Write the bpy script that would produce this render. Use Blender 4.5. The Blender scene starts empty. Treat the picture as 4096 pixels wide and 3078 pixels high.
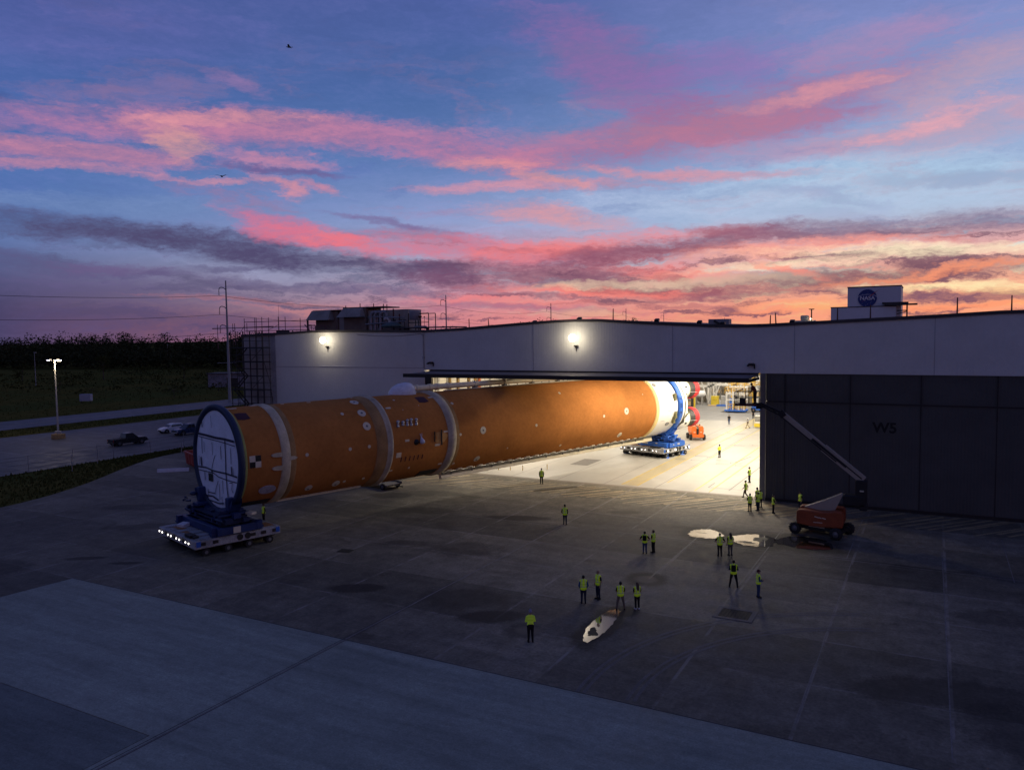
import bpy, math, random
import numpy as np
from mathutils import Vector, Matrix, Euler

random.seed(7)
SC = bpy.context.scene
COL = SC.collection
R = math.radians
PI = math.pi

# ------------------------------------------------------------------ render settings
SC.render.engine = 'CYCLES'
SC.cycles.use_denoising = True
try:
    SC.cycles.denoiser = 'OPENIMAGEDENOISE'
except Exception:
    pass
SC.cycles.max_bounces = 6
SC.cycles.diffuse_bounces = 3
SC.cycles.glossy_bounces = 3
SC.cycles.transmission_bounces = 4
SC.cycles.sample_clamp_indirect = 4.0
SC.cycles.caustics_reflective = False
SC.cycles.caustics_refractive = False
SC.view_settings.view_transform = 'Standard'
SC.view_settings.look = 'None'
SC.view_settings.exposure = 0.0

# ------------------------------------------------------------------ colour helper
def lin(c):
    o = []
    for v in c:
        v = v / 255.0
        o.append(v / 12.92 if v <= 0.04045 else ((v + 0.055) / 1.055) ** 2.4)
    return (o[0], o[1], o[2], 1.0)

# ------------------------------------------------------------------ materials
MATS = {}
def node(nt, kind, loc=None, **kw):
    n = nt.nodes.new(kind)
    for k, v in kw.items():
        if k.startswith('i_'):
            key = k[2:]
            key = int(key) if key.isdigit() else key.replace('_', ' ')
            n.inputs[key].default_value = v
        else:
            setattr(n, k, v)
    return n

def mat(name, rgb, rough=0.6, metal=0.0, var=0.18, scale=2.5, spec=0.4, bump=0.0, bscale=20.0, fine=0.0, emit=None, estr=0.0, wscale=None):
    """Principled surface whose colour and roughness drift with procedural noise."""
    if name in MATS:
        return MATS[name]
    m = bpy.data.materials.new(name)
    m.use_nodes = True
    nt = m.node_tree
    bs = nt.nodes['Principled BSDF']
    bs.inputs['Metallic'].default_value = metal
    bs.inputs['Specular IOR Level'].default_value = spec
    tc = node(nt, 'ShaderNodeTexCoord')
    n1 = node(nt, 'ShaderNodeTexNoise', i_Scale=scale, i_Detail=5.0, i_Roughness=0.6)
    nt.links.new(tc.outputs['Object'], n1.inputs['Vector'])
    mr = node(nt, 'ShaderNodeMapRange', i_1=0.25, i_2=0.75, i_3=1.0 - var, i_4=1.0 + var)
    nt.links.new(n1.outputs['Fac'], mr.inputs[0])
    mul = node(nt, 'ShaderNodeVectorMath', operation='SCALE')
    mul.inputs[0].default_value = rgb[:3]
    nt.links.new(mr.outputs[0], mul.inputs['Scale'])
    col = mul.outputs[0]
    if fine:
        n2 = node(nt, 'ShaderNodeTexNoise', i_Scale=scale * 14, i_Detail=3.0)
        nt.links.new(tc.outputs['Object'], n2.inputs['Vector'])
        mr2 = node(nt, 'ShaderNodeMapRange', i_1=0.3, i_2=0.7, i_3=1.0 - fine, i_4=1.0 + fine)
        nt.links.new(n2.outputs['Fac'], mr2.inputs[0])
        mul2 = node(nt, 'ShaderNodeVectorMath', operation='SCALE')
        nt.links.new(col, mul2.inputs[0])
        nt.links.new(mr2.outputs[0], mul2.inputs['Scale'])
        col = mul2.outputs[0]
    nt.links.new(col, bs.inputs['Base Color'])
    rr = node(nt, 'ShaderNodeMapRange', i_1=0.2, i_2=0.8, i_3=max(0.02, rough - 0.1), i_4=min(1.0, rough + 0.1))
    nt.links.new(n1.outputs['Fac'], rr.inputs[0])
    nt.links.new(rr.outputs[0], bs.inputs['Roughness'])
    if bump:
        nb = node(nt, 'ShaderNodeTexNoise', i_Scale=bscale, i_Detail=4.0)
        nt.links.new(tc.outputs['Object'], nb.inputs['Vector'])
        b = node(nt, 'ShaderNodeBump', i_Strength=bump, i_Distance=0.05)
        nt.links.new(nb.outputs['Fac'], b.inputs['Height'])
        nt.links.new(b.outputs[0], bs.inputs['Normal'])
    if emit:
        bs.inputs['Emission Color'].default_value = emit
        bs.inputs['Emission Strength'].default_value = estr
    MATS[name] = m
    return m

# ------------------------------------------------------------------ mesh builder
class MB:
    def __init__(s):
        s.v = []; s.f = []; s.m = []; s.sm = []
    def add(s, vs, fs, m=0, smooth=False):
        o = len(s.v)
        s.v.extend([tuple(p) for p in vs])
        for f in fs:
            s.f.append(tuple(i + o for i in f)); s.m.append(m); s.sm.append(smooth)
        return s
    def box(s, c, d, rz=0.0, m=0, rx=0.0, ry=0.0, ch=0.0):
        x, y, z = d[0] / 2, d[1] / 2, d[2] / 2
        M = Matrix.Translation(c) @ Euler((rx, ry, rz)).to_matrix().to_4x4()
        if ch > 0:
            k = min(ch, x * .9, y * .9, z * .9)
            vs = []
            for zz, ins in ((-z, k), (-z + k, 0), (z - k, 0), (z, k)):
                a, b = x - ins, y - ins
                vs += [(-a + k * .4, -b, zz), (a - k * .4, -b, zz), (a, -b + k * .4, zz), (a, b - k * .4, zz),
                       (a - k * .4, b, zz), (-a + k * .4, b, zz), (-a, b - k * .4, zz), (-a, -b + k * .4, zz)]
            fs = [tuple(range(7, -1, -1)), tuple(range(24, 32))]
            for l in range(3):
                for i in range(8):
                    j = (i + 1) % 8
                    fs.append((l * 8 + i, l * 8 + j, l * 8 + 8 + j, l * 8 + 8 + i))
        else:
            vs = [(-x, -y, -z), (x, -y, -z), (x, y, -z), (-x, y, -z), (-x, -y, z), (x, -y, z), (x, y, z), (-x, y, z)]
            fs = [(3, 2, 1, 0), (4, 5, 6, 7), (0, 1, 5, 4), (1, 2, 6, 5), (2, 3, 7, 6), (3, 0, 4, 7)]
        return s.add([M @ Vector(p) for p in vs], fs, m)
    def ext(s, lo, hi, m=0, ch=0.0):
        c = [(a + b) / 2 for a, b in zip(lo, hi)]; d = [abs(b - a) for a, b in zip(lo, hi)]
        return s.box(c, d, m=m, ch=ch)
    def bar(s, p0, p1, w, h=None, m=0):
        """rectangular bar between two points"""
        h = h or w
        p0 = Vector(p0); p1 = Vector(p1); d = p1 - p0; L = d.length
        if L < 1e-6: return s
        d.normalize()
        up = Vector((0, 0, 1)) if abs(d.z) < .95 else Vector((1, 0, 0))
        a = d.cross(up).normalized(); b = a.cross(d).normalized()
        vs = []
        for p in (p0, p1):
            for sx, sz in ((-1, -1), (1, -1), (1, 1), (-1, 1)):
                vs.append(p + a * (sx * w / 2) + b * (sz * h / 2))
        return s.add(vs, [(3, 2, 1, 0), (4, 5, 6, 7), (0, 1, 5, 4), (1, 2, 6, 5), (2, 3, 7, 6), (3, 0, 4, 7)], m)
    def cyl(s, p0, p1, r0, r1=None, n=12, m=0, caps=True, smooth=True):
        r1 = r0 if r1 is None else r1
        p0 = Vector(p0); p1 = Vector(p1); d = (p1 - p0)
        if d.length < 1e-7: return s
        d.normalize()
        up = Vector((0, 0, 1)) if abs(d.z) < .95 else Vector((1, 0, 0))
        a = d.cross(up).normalized(); b = a.cross(d).normalized()
        vs = []
        for p, r in ((p0, r0), (p1, r1)):
            for i in range(n):
                t = 2 * PI * i / n
                vs.append(p + a * (r * math.cos(t)) + b * (r * math.sin(t)))
        fs = [(i, (i + 1) % n, n + (i + 1) % n, n + i) for i in range(n)]
        s.add(vs, fs, m, smooth)
        if caps:
            s.add(vs[:n], [tuple(range(n - 1, -1, -1))], m)
            s.add(vs[n:], [tuple(range(n))], m)
        return s
    def tube(s, pts, r, n=8, m=0):
        for a, b in zip(pts[:-1], pts[1:]):
            s.cyl(a, b, r, n=n, m=m)
        return s
    def lathe(s, prof, o, d, n=48, m=0, smooth=True, a0=0.0, a1=2 * PI):
        """profile [(t along axis, radius)] turned about o + t*d"""
        o = Vector(o); d = Vector(d).normalized()
        up = Vector((0, 0, 1)) if abs(d.z) < .95 else Vector((1, 0, 0))
        b = (up - d * up.dot(d)).normalized(); a = b.cross(d).normalized()
        full = abs(a1 - a0 - 2 * PI) < 1e-5
        k = n if full else n + 1
        vs = []
        for t, r in prof:
            for i in range(k):
                w = a0 + (a1 - a0) * i / n
                vs.append(o + d * t + a * (r * math.cos(w)) + b * (r * math.sin(w)))
        fs = []
        for j in range(len(prof) - 1):
            for i in range(n):
                i2 = (i + 1) % k if full else i + 1
                fs.append((j * k + i, j * k + i2, (j + 1) * k + i2, (j + 1) * k + i))
        return s.add(vs, fs, m, smooth)
    def ball(s, c, r, n=14, k=8, m=0, smooth=True):
        if not hasattr(r, '__len__'): r = (r, r, r)
        vs = []
        for j in range(1, k):
            t = PI * j / k
            for i in range(n):
                w = 2 * PI * i / n
                vs.append((c[0] + r[0] * math.sin(t) * math.cos(w), c[1] + r[1] * math.sin(t) * math.sin(w), c[2] + r[2] * math.cos(t)))
        vs.append((c[0], c[1], c[2] + r[2])); vs.append((c[0], c[1], c[2] - r[2]))
        T = len(vs) - 2; B = T + 1
        fs = []
        for j in range(k - 2):
            for i in range(n):
                fs.append((j * n + i, (j + 1) * n + i, (j + 1) * n + (i + 1) % n, j * n + (i + 1) % n))
        for i in range(n):
            fs.append((T, i, (i + 1) % n)); fs.append((B, (k - 2) * n + (i + 1) % n, (k - 2) * n + i))
        return s.add(vs, fs, m, smooth)
    def prism(s, poly, axis, lo, hi, m=0, taper=None):
        """extrude a 2-D outline along x, y or z; taper shrinks nothing by default"""
        def P(a, b, t):
            return {'x': (t, a, b), 'y': (a, t, b), 'z': (a, b, t)}[axis]
        n = len(poly)
        vs = [P(a, b, lo) for a, b in poly] + [P(a, b, hi) for a, b in poly]
        fs = [tuple(range(n - 1, -1, -1)), tuple(range(n, 2 * n))]
        fs += [(i, (i + 1) % n, n + (i + 1) % n, n + i) for i in range(n)]
        return s.add(vs, fs, m)
    def sheet(s, poly, z, m=0):
        return s.add([(a, b, z) for a, b in poly], [tuple(range(len(poly)))], m)
    def mesh(s, name, mats):
        me = bpy.data.meshes.new(name)
        me.from_pydata(s.v, [], s.f)
        for mm in mats: me.materials.append(mm)
        if s.m:
            me.polygons.foreach_set('material_index', s.m)
            me.polygons.foreach_set('use_smooth', s.sm)
        me.update()
        import bmesh
        bm = bmesh.new(); bm.from_mesh(me)
        bmesh.ops.recalc_face_normals(bm, faces=bm.faces[:])
        bm.to_mesh(me); bm.free()
        return me
    def build(s, name, mats, parent=None):
        if not isinstance(mats, (list, tuple)): mats = [mats]
        return link(name, s.mesh(name, mats), parent)

def link(name, me, parent=None):
    o = bpy.data.objects.new(name, me); COL.objects.link(o)
    if parent is not None: o.parent = parent
    return o

def thing(name, label, cat, loc=(0, 0, 0), rz=0.0, group=None):
    o = bpy.data.objects.new(name, None); COL.objects.link(o)
    o.location = loc; o.rotation_euler = (0, 0, rz)
    o['label'] = label; o['category'] = cat
    if group: o['group'] = group
    return o

def tag(o, label, cat, group=None):
    o['label'] = label; o['category'] = cat
    if group: o['group'] = group
    return o

def structure(o):
    o['kind'] = 'structure'; return o
def stuff(o):
    o['kind'] = 'stuff'; return o

def copy_tree(o, label=None, group=None, parent=None):
    c = o.copy(); COL.objects.link(c)
    if parent is not None: c.parent = parent
    if label: c['label'] = label
    if group: c['group'] = group
    for ch in [q for q in bpy.data.objects if q.parent == o]:
        copy_tree(ch, parent=c)
    return c

def text_mesh(txt, size, extrude=0.01, offset=0.0):
    cu = bpy.data.curves.new('lettering', 'FONT')
    cu.body = txt; cu.size = size; cu.extrude = extrude; cu.offset = offset
    cu.align_x = 'CENTER'; cu.align_y = 'CENTER'
    ob = bpy.data.objects.new('lettering', cu); COL.objects.link(ob)
    dg = bpy.context.evaluated_depsgraph_get()
    me = bpy.data.meshes.new_from_object(ob.evaluated_get(dg))
    bpy.data.objects.remove(ob); bpy.data.curves.remove(cu)
    return me

# ------------------------------------------------------------------ camera (drone, 16.75 m up)
YAW, PIT, ROL, FPX = 0.498638848, 0.0632888643, -0.0136488375, 3097.205
fw = Vector((-math.sin(YAW) * math.cos(PIT), math.cos(YAW) * math.cos(PIT), -math.sin(PIT)))
r0 = Vector((math.cos(YAW), math.sin(YAW), 0)); u0 = r0.cross(fw)
rt = r0 * math.cos(ROL) + u0 * math.sin(ROL); up = rt.cross(fw)
cam = bpy.data.cameras.new('camera'); cam.sensor_width = 36.0; cam.lens = 36.0 * FPX / 4096.0
cam.clip_start = 0.5; cam.clip_end = 9000
camo = bpy.data.objects.new('camera', cam); COL.objects.link(camo)
camo.matrix_world = Matrix(((rt.x, up.x, -fw.x, 0), (rt.y, up.y, -fw.y, 0), (rt.z, up.z, -fw.z, 16.75), (0, 0, 0, 1)))
SC.camera = camo

# ------------------------------------------------------------------ sky: dusk gradient and sunset clouds, by compass bearing and elevation
SKY = [
 (-2.18,9.63,9.46,1.44,-0.071,(166,198,226),0.9),
 (-6.96,8.51,14.86,1.08,-0.062,(172,190,220),0.8),
 (-54.62,8.77,9.35,0.64,0.028,(100,130,182),0.8),
 (-41.84,4.67,7.18,0.85,-0.058,(150,160,196),0.55),
 (-55.67,19.02,7.66,1.42,0.107,(96,92,168),0.3),
 (-61.01,14.72,1.34,0.31,0.108,(70,62,120),0.7),
 (-57.99,13.74,5.83,0.6,0.085,(140,108,172),0.35),
 (-47.93,17.06,2.22,0.4,-0.277,(165,115,161),0.5),
 (-45.38,14.07,11.38,1.01,0.016,(199,120,152),1.0),
 (-48.93,14.52,5.28,0.41,0.065,(221,141,152),0.9),
 (-51.45,12.85,1.3,0.87,-0.239,(219,151,142),0.8),
 (-57.14,11.94,6.32,0.56,-0.021,(197,123,152),0.95),
 (-58.85,10.95,4.47,0.3,0.022,(199,129,156),0.9),
 (-53.34,10.76,2.02,0.2,-0.002,(209,134,156),0.7),
 (-45.5,12.25,3.44,0.27,-0.019,(209,129,156),0.8),
 (-44.36,11.72,3.4,0.21,-0.038,(112,78,135),0.9),
 (-48.89,10.84,2.33,0.18,0.083,(215,139,156),0.8),
 (-44.82,10.76,1.63,0.34,-0.327,(219,134,147),0.9),
 (-42.3,10.79,1.63,0.28,-0.207,(212,131,152),0.9),
 (-28.53,13.51,9.37,0.75,-0.054,(168,113,163),0.6),
 (-28.41,21.75,5.59,1.68,0.016,(70,90,165),0.4),
 (-20.53,18.32,6.61,1.81,-0.485,(138,94,156),0.85),
 (-13.84,18.01,5.25,1.31,-0.029,(140,100,168),0.75),
 (-12.65,14.6,12.25,1.65,0.123,(164,100,142),0.95),
 (-14.16,14.07,5.65,0.78,0.075,(182,112,142),0.8),
 (-6.78,15.77,4.69,0.45,0.101,(212,139,152),0.9),
 (-3.98,18.08,4.17,1.07,0.103,(168,128,172),0.75),
 (-28.88,12.78,5.29,0.82,-0.095,(199,116,148),0.9),
 (-30.57,12.43,3.02,0.38,0.018,(223,137,142),0.8),
 (-24.85,14.04,4.13,0.62,-0.07,(186,120,156),0.6),
 (-26.91,10.83,7.53,0.35,0.005,(219,139,153),0.85),
 (-25.7,11.22,2.51,0.38,-0.224,(223,141,142),0.8),
 (-15.77,11.22,6.83,0.34,-0.087,(217,139,152),0.9),
 (-8.39,12.41,5.62,0.77,-0.003,(180,140,174),0.8),
 (0.46,12.8,5.86,1.51,0.048,(195,153,171),0.75),
 (-0.91,13.1,3.45,0.61,0.211,(238,158,166),0.8),
 (1.78,15.56,4.33,1.1,0.14,(182,153,176),0.8),
 (-6.95,9.05,4.17,0.3,-0.197,(130,140,185),0.5),
 (0.88,9.4,4.71,0.4,-0.023,(125,140,180),0.6),
 (-5.5,7.8,4.05,0.42,-0.134,(150,160,200),0.5),
 (-54.68,7.05,9.34,0.77,-0.028,(70,66,108),1.15),
 (-44.32,5.74,9.28,0.83,-0.126,(72,64,106),1.15),
 (-34.89,4.69,4.35,0.57,-0.142,(84,64,104),1.1),
 (-58.85,5.03,4.79,0.43,-0.079,(80,76,122),0.9),
 (-54.32,4.77,4.15,0.3,-0.064,(110,85,135),0.6),
 (-48.97,4.94,1.84,0.19,-0.002,(84,78,122),0.9),
 (-51.88,4.55,2.72,0.25,-0.025,(86,78,124),0.8),
 (-45.72,3.91,4.86,0.29,-0.074,(84,74,118),0.9),
 (-38.57,3.6,4.26,0.33,-0.099,(92,74,118),0.85),
 (-55.45,3.32,8.68,0.84,-0.043,(80,72,118),0.7),
 (-51.07,1.26,13.69,0.81,-0.037,(74,64,108),0.8),
 (-46.41,2.78,7.05,0.16,-0.029,(200,120,120),0.45),
 (-42.81,7.39,4.73,0.7,-0.248,(222,92,120),1.0),
 (-40.32,6.92,2.23,0.39,-0.235,(240,104,118),0.9),
 (-36.32,8.2,4.13,0.29,-0.162,(112,82,136),0.8),
 (-25.57,8.65,4.19,0.65,-0.135,(223,141,144),0.95),
 (-34.02,7.19,3.02,0.39,-0.093,(150,90,125),0.7),
 (-29.47,6.04,8.52,0.8,-0.077,(216,92,116),0.95),
 (-24.98,4.31,7.94,0.8,-0.067,(112,66,98),1.0),
 (-33.07,3.95,3.43,0.47,-0.14,(122,72,108),0.9),
 (-22.96,6.38,7.14,0.53,0.061,(242,112,112),0.95),
 (-21.91,5.61,3.76,0.66,0.074,(120,70,102),0.9),
 (-15.41,6.22,5.82,0.71,0.154,(132,62,92),0.95),
 (-12.2,6.85,4.21,0.44,-0.099,(176,84,102),0.8),
 (-2.29,6.64,9.63,0.71,-0.004,(112,88,124),0.95),
 (-6.97,5.78,7.18,0.49,0.018,(255,146,124),0.95),
 (-11.28,5.4,4.5,0.32,0.036,(252,176,150),0.8),
 (-0.16,5.09,7.3,0.44,-0.041,(255,236,196),0.95),
 (-10.16,4.51,6.49,0.32,0.036,(255,224,186),0.85),
 (-15.36,4.1,4.36,0.43,-0.119,(244,104,98),0.9),
 (-4.46,3.6,12.14,0.52,0.034,(106,64,92),1.0),
 (-14.99,3.62,1.85,0.39,-0.229,(120,66,92),0.9),
 (-9.06,4.14,2.1,0.22,-0.252,(250,120,98),0.85),
 (0.5,3.72,6.09,0.23,0.083,(255,142,92),0.95),
 (1.31,2.87,5.7,0.23,0.021,(255,236,176),0.95),
 (-21.34,3.15,8.22,0.3,-0.048,(250,112,98),0.95),
 (-17.56,3.64,7.49,0.3,-0.004,(240,206,172),0.75),
 (-27.84,2.57,4.76,0.24,-0.038,(244,120,112),0.8),
 (-26.65,2.96,3.81,0.17,-0.045,(130,76,102),0.85),
 (-12.57,2.71,5.97,0.26,0.003,(128,78,104),0.95),
 (-16.69,2.12,5.84,0.17,-0.031,(176,100,108),0.8),
 (1.61,2.16,5.4,0.35,-0.013,(124,80,106),0.95),
 (-8.03,2.01,3.18,0.19,-0.011,(255,152,104),0.8),
 (-1.29,1.54,8.66,0.18,-0.004,(255,140,88),0.9),
 (-29.53,2.21,8.55,0.27,-0.057,(160,90,124),0.8),
 (-39.36,1.97,6.61,0.2,-0.041,(206,120,120),0.7),
 (-32.08,2.83,3.8,0.24,-0.04,(236,110,118),0.7),
]
W = bpy.data.worlds.new('World'); SC.world = W; W.use_nodes = True
nt = W.node_tree; nt.nodes.clear()
N = nt.nodes; LK = nt.links.new
def sock(n, i=0): return n.outputs[i]
def math_(op, a, b=None, c=None, clamp=False):
    n = N.new('ShaderNodeMath'); n.operation = op; n.use_clamp = clamp
    for k, v in enumerate((a, b, c)):
        if v is None: continue
        if isinstance(v, (int, float)): n.inputs[k].default_value = v
        else: LK(v, n.inputs[k])
    return n.outputs[0]
def vmath(op, a, b=None):
    n = N.new('ShaderNodeVectorMath'); n.operation = op
    for k, v in enumerate((a, b)):
        if v is None: continue
        if isinstance(v, (tuple, list)): n.inputs[k].default_value = v
        else: LK(v, n.inputs[k])
    return n.outputs['Value'] if op in ('DOT_PRODUCT', 'LENGTH') else n.outputs[0]
def mrange(v, a, b, c, d, smooth=True):
    n = N.new('ShaderNodeMapRange'); n.interpolation_type = 'SMOOTHSTEP' if smooth else 'LINEAR'
    LK(v, n.inputs[0])
    for k, q in zip((1, 2, 3, 4), (a, b, c, d)): n.inputs[k].default_value = q
    return n.outputs[0]
def mix(f, a, b):
    n = N.new('ShaderNodeMix'); n.data_type = 'RGBA'; n.clamp_factor = True
    if isinstance(f, (int, float)): n.inputs[0].default_value = f
    else: LK(f, n.inputs[0])
    for k, v in ((6, a), (7, b)):
        if isinstance(v, (tuple, list)): n.inputs[k].default_value = v
        else: LK(v, n.inputs[k])
    return n.outputs[2]
def noise(vec, scale, detail=5.0, rough=0.55, dist=0.0):
    n = N.new('ShaderNodeTexNoise'); n.inputs['Scale'].default_value = scale; n.inputs['Detail'].default_value = detail
    n.inputs['Roughness'].default_value = rough; n.inputs['Distortion'].default_value = dist
    LK(vec, n.inputs['Vector']); return n.outputs['Fac'], n.outputs['Color']
def ramp(fac, stops):
    n = N.new('ShaderNodeValToRGB'); cr = n.color_ramp
    while len(cr.elements) < len(stops): cr.elements.new(0.5)
    for e, (p, c) in zip(cr.elements, stops):
        e.position = p; e.color = lin(c)
    LK(fac, n.inputs[0]); return n.outputs[0]

tcw = N.new('ShaderNodeTexCoord')
sep = N.new('ShaderNodeSeparateXYZ'); LK(tcw.outputs['Generated'], sep.inputs[0])
az = math_('MULTIPLY', math_('ARCTAN2', sep.outputs[0], sep.outputs[1]), 180 / PI)
el = math_('MULTIPLY', math_('ARCSINE', sep.outputs[2]), 180 / PI)
cmb = N.new('ShaderNodeCombineXYZ'); LK(az, cmb.inputs[0]); LK(el, cmb.inputs[1])
P0 = cmb.outputs[0]
# wisps: two scales of displacement, stretched along the horizon
strch = vmath('MULTIPLY', P0, (0.32, 1.0, 1.0))
_, w1 = noise(strch, 0.22, 4.0, 0.6)
_, w2 = noise(strch, 0.9, 5.0, 0.65)
d1 = vmath('MULTIPLY', vmath('SUBTRACT', w1, (0.5, 0.5, 0.5)), (9.0, 2.1, 0.0))
d2 = vmath('MULTIPLY', vmath('SUBTRACT', w2, (0.5, 0.5, 0.5)), (4.0, 1.15, 0.0))
_, w3 = noise(vmath('MULTIPLY', P0, (0.5, 1.0, 1.0)), 2.3, 5.0, 0.7)
d3 = vmath('MULTIPLY', vmath('SUBTRACT', w3, (0.5, 0.5, 0.5)), (1.8, 0.7, 0.0))
PW = vmath('ADD', vmath('ADD', vmath('ADD', P0, d1), d2), d3)
streak = vmath('MULTIPLY', PW, (0.22, 1.0, 1.0))
nA, _ = noise(streak, 0.85, 7.0, 0.62, 0.3)
nB, _ = noise(vmath('MULTIPLY', P0, (0.45, 1.25, 1.0)), 2.6, 5.0, 0.6)
nD, _ = noise(vmath('MULTIPLY', PW, (0.4, 1.5, 1.0)), 4.5, 5.0, 0.7)
nMix = math_('ADD', math_('MULTIPLY_ADD', nD, 0.22, math_('MULTIPLY', nA, 0.52)), math_('MULTIPLY', nB, 0.26))
nC = math_('SUBTRACT', nMix, 0.5)

# clear sky behind the clouds: three bearings and the dark side, ramped by elevation (degrees / 90)
t = lambda d: max(0.0, d) / 90.0
elf = math_('DIVIDE', el, 90.0, clamp=True)
LEFT = ramp(elf, [(0, (70, 62, 102)), (t(2.5), (68, 64, 106)), (t(4.5), (78, 86, 134)), (t(6.5), (84, 112, 170)), (t(9.5), (62, 106, 174)), (t(14), (54, 96, 168)), (t(20), (64, 84, 156)), (t(30), (48, 62, 122)), (1, (38, 54, 108))])
MID = ramp(elf, [(0, (196, 116, 132)), (t(1.2), (214, 138, 138)), (t(3), (186, 158, 180)), (t(5.5), (168, 172, 204)), (t(8.5), (138, 156, 206)), (t(12), (92, 124, 184)), (t(17), (58, 98, 162)), (t(23), (64, 88, 158)), (t(32), (46, 62, 122)), (1, (38, 54, 108))])
RIGHT = ramp(elf, [(0, (250, 158, 92)), (t(1.8), (254, 186, 112)), (t(3.5), (240, 212, 176)), (t(5.5), (186, 198, 216)), (t(8), (164, 192, 222)), (t(11), (150, 174, 214)), (t(15), (130, 152, 206)), (t(20), (114, 130, 192)), (t(34), (56, 70, 130)), (1, (38, 54, 108))])
DARK = ramp(elf, [(0, (66, 72, 106)), (t(6), (78, 86, 128)), (t(15), (78, 92, 142)), (t(40), (52, 72, 128)), (1, (38, 54, 108))])
g1 = mix(mrange(az, -62, -30, 0, 1, False), LEFT, MID)
g2 = mix(mrange(az, -32, -4, 0, 1, False), g1, RIGHT)
g3 = mix(mrange(az, 40, 100, 0, 1), g2, DARK)
base = mix(mrange(az, -130, -80, 1, 0), g3, DARK)
# thin mottled haze all over
hz = mrange(nMix, 0.44, 0.72, 0.0, 0.14)
base = mix(math_('MULTIPLY', hz, mrange(el, 24, 8, 0.5, 1.0)), base, lin((150, 122, 180)))

# broken streaks: dusky bars and lit gaps low down, pink fibres higher up
low = vmath('ADD', vmath('MULTIPLY', PW, (0.11, 1.0, 1.0)), (3.7, 0.0, 0.0))
nL, _ = noise(low, 0.95, 8.0, 0.62, 0.2)
azr = mrange(az, -45, -24, 0, 1)
band = math_('MULTIPLY', mrange(el, 0.2, 1.2, 0.25, 1), mrange(el, 5.2, 8.5, 1, 0))
base = mix(math_('MULTIPLY', math_('MULTIPLY', mrange(nL, 0.39, 0.48, 0, .58), band), azr), base, mix(mrange(az, -30, 0, 0, 1), lin((226, 108, 120)), lin((250, 132, 108))))
base = mix(math_('MULTIPLY', mrange(nL, 0.50, 0.61, 0, .85), math_('MULTIPLY', band, mrange(az, -58, -36, .45, 1))), base, mix(azr, lin((70, 69, 108)), lin((112, 72, 98))))
fib = vmath('ADD', vmath('MULTIPLY', PW, (0.16, 0.62, 1.0)), (9.1, 4.4, 0.0))
nP, _ = noise(fib, 0.55, 8.0, 0.66, 0.3)
hi = math_('MULTIPLY', mrange(el, 6.0, 9.0, 0, 1), mrange(el, 13, 21, 1, 0.15))
base = mix(math_('MULTIPLY', mrange(nP, 0.50, 0.68, 0, .6), hi), base, mix(mrange(az, -40, 0, 0, 1), lin((160, 114, 152)), lin((204, 152, 174))))
base = mix(math_('MULTIPLY', mrange(nP, 0.44, 0.34, 0, .3), hi), base, lin((74, 104, 176)))

col = base
for cx, cy, a, b, rot, c, st in SKY:
    ca, sa = math.cos(rot), math.sin(rot)
    u = math_('SUBTRACT', vmath('DOT_PRODUCT', PW, (ca / a, sa / a, 0)), (cx * ca + cy * sa) / a)
    v = math_('SUBTRACT', vmath('DOT_PRODUCT', PW, (-sa / b, ca / b, 0)), (-cx * sa + cy * ca) / b)
    r2 = math_('MULTIPLY_ADD', u, u, math_('MULTIPLY', v, v))
    body = math_('MULTIPLY_ADD', r2, -0.5, 1.0)
    body = math_('MULTIPLY_ADD', nC, 3.5, body)
    mk = mrange(body, -0.32, 1.45, 0.0, st * 0.9)
    col = mix(mk, col, lin(c))
# a little brightness relief in the cloud field
rel = math_('MULTIPLY_ADD', nC, 0.5, 1.0)
col = vmath('SCALE', col); SCN = col.node; LK(rel, SCN.inputs['Scale'])
below = mrange(el, -4.0, -0.2, 0.0, 1.0)
col = mix(below, lin((30, 30, 46)), col)
hs = N.new('ShaderNodeHueSaturation'); hs.inputs['Saturation'].default_value = .93; LK(col, hs.inputs['Color']); col = hs.outputs[0]
bg = N.new('ShaderNodeBackground'); LK(col, bg.inputs[0]); bg.inputs[1].default_value = 1.0
nis = N.new('ShaderNodeTexSky'); nis.sky_type = 'NISHITA'; nis.sun_disc = False
nis.sun_elevation = R(-3.0); nis.sun_rotation = R(12.0)
bg2 = N.new('ShaderNodeBackground'); LK(nis.outputs[0], bg2.inputs[0]); bg2.inputs[1].default_value = 0.05
ad = N.new('ShaderNodeAddShader'); LK(bg.outputs[0], ad.inputs[0]); LK(bg2.outputs[0], ad.inputs[1])
out = N.new('ShaderNodeOutputWorld'); LK(ad.outputs[0], out.inputs[0])
W.cycles.sampling_method = 'MANUAL'; W.cycles.sample_map_resolution = 512

# afterglow: one weak, wide, warm sun just above the horizon behind the hangar (bearing +12 degrees)
sun = bpy.data.lights.new('sun', 'SUN'); sun.energy = 0.03; sun.angle = R(12); sun.color = (1.0, 0.55, 0.4)
suno = bpy.data.objects.new('sun', sun); COL.objects.link(suno)
sd = Vector((math.sin(R(12)) * math.cos(R(2)), math.cos(R(12)) * math.cos(R(2)), math.sin(R(2))))
suno.rotation_euler = sd.to_track_quat('Z', 'Y').to_euler()

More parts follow.
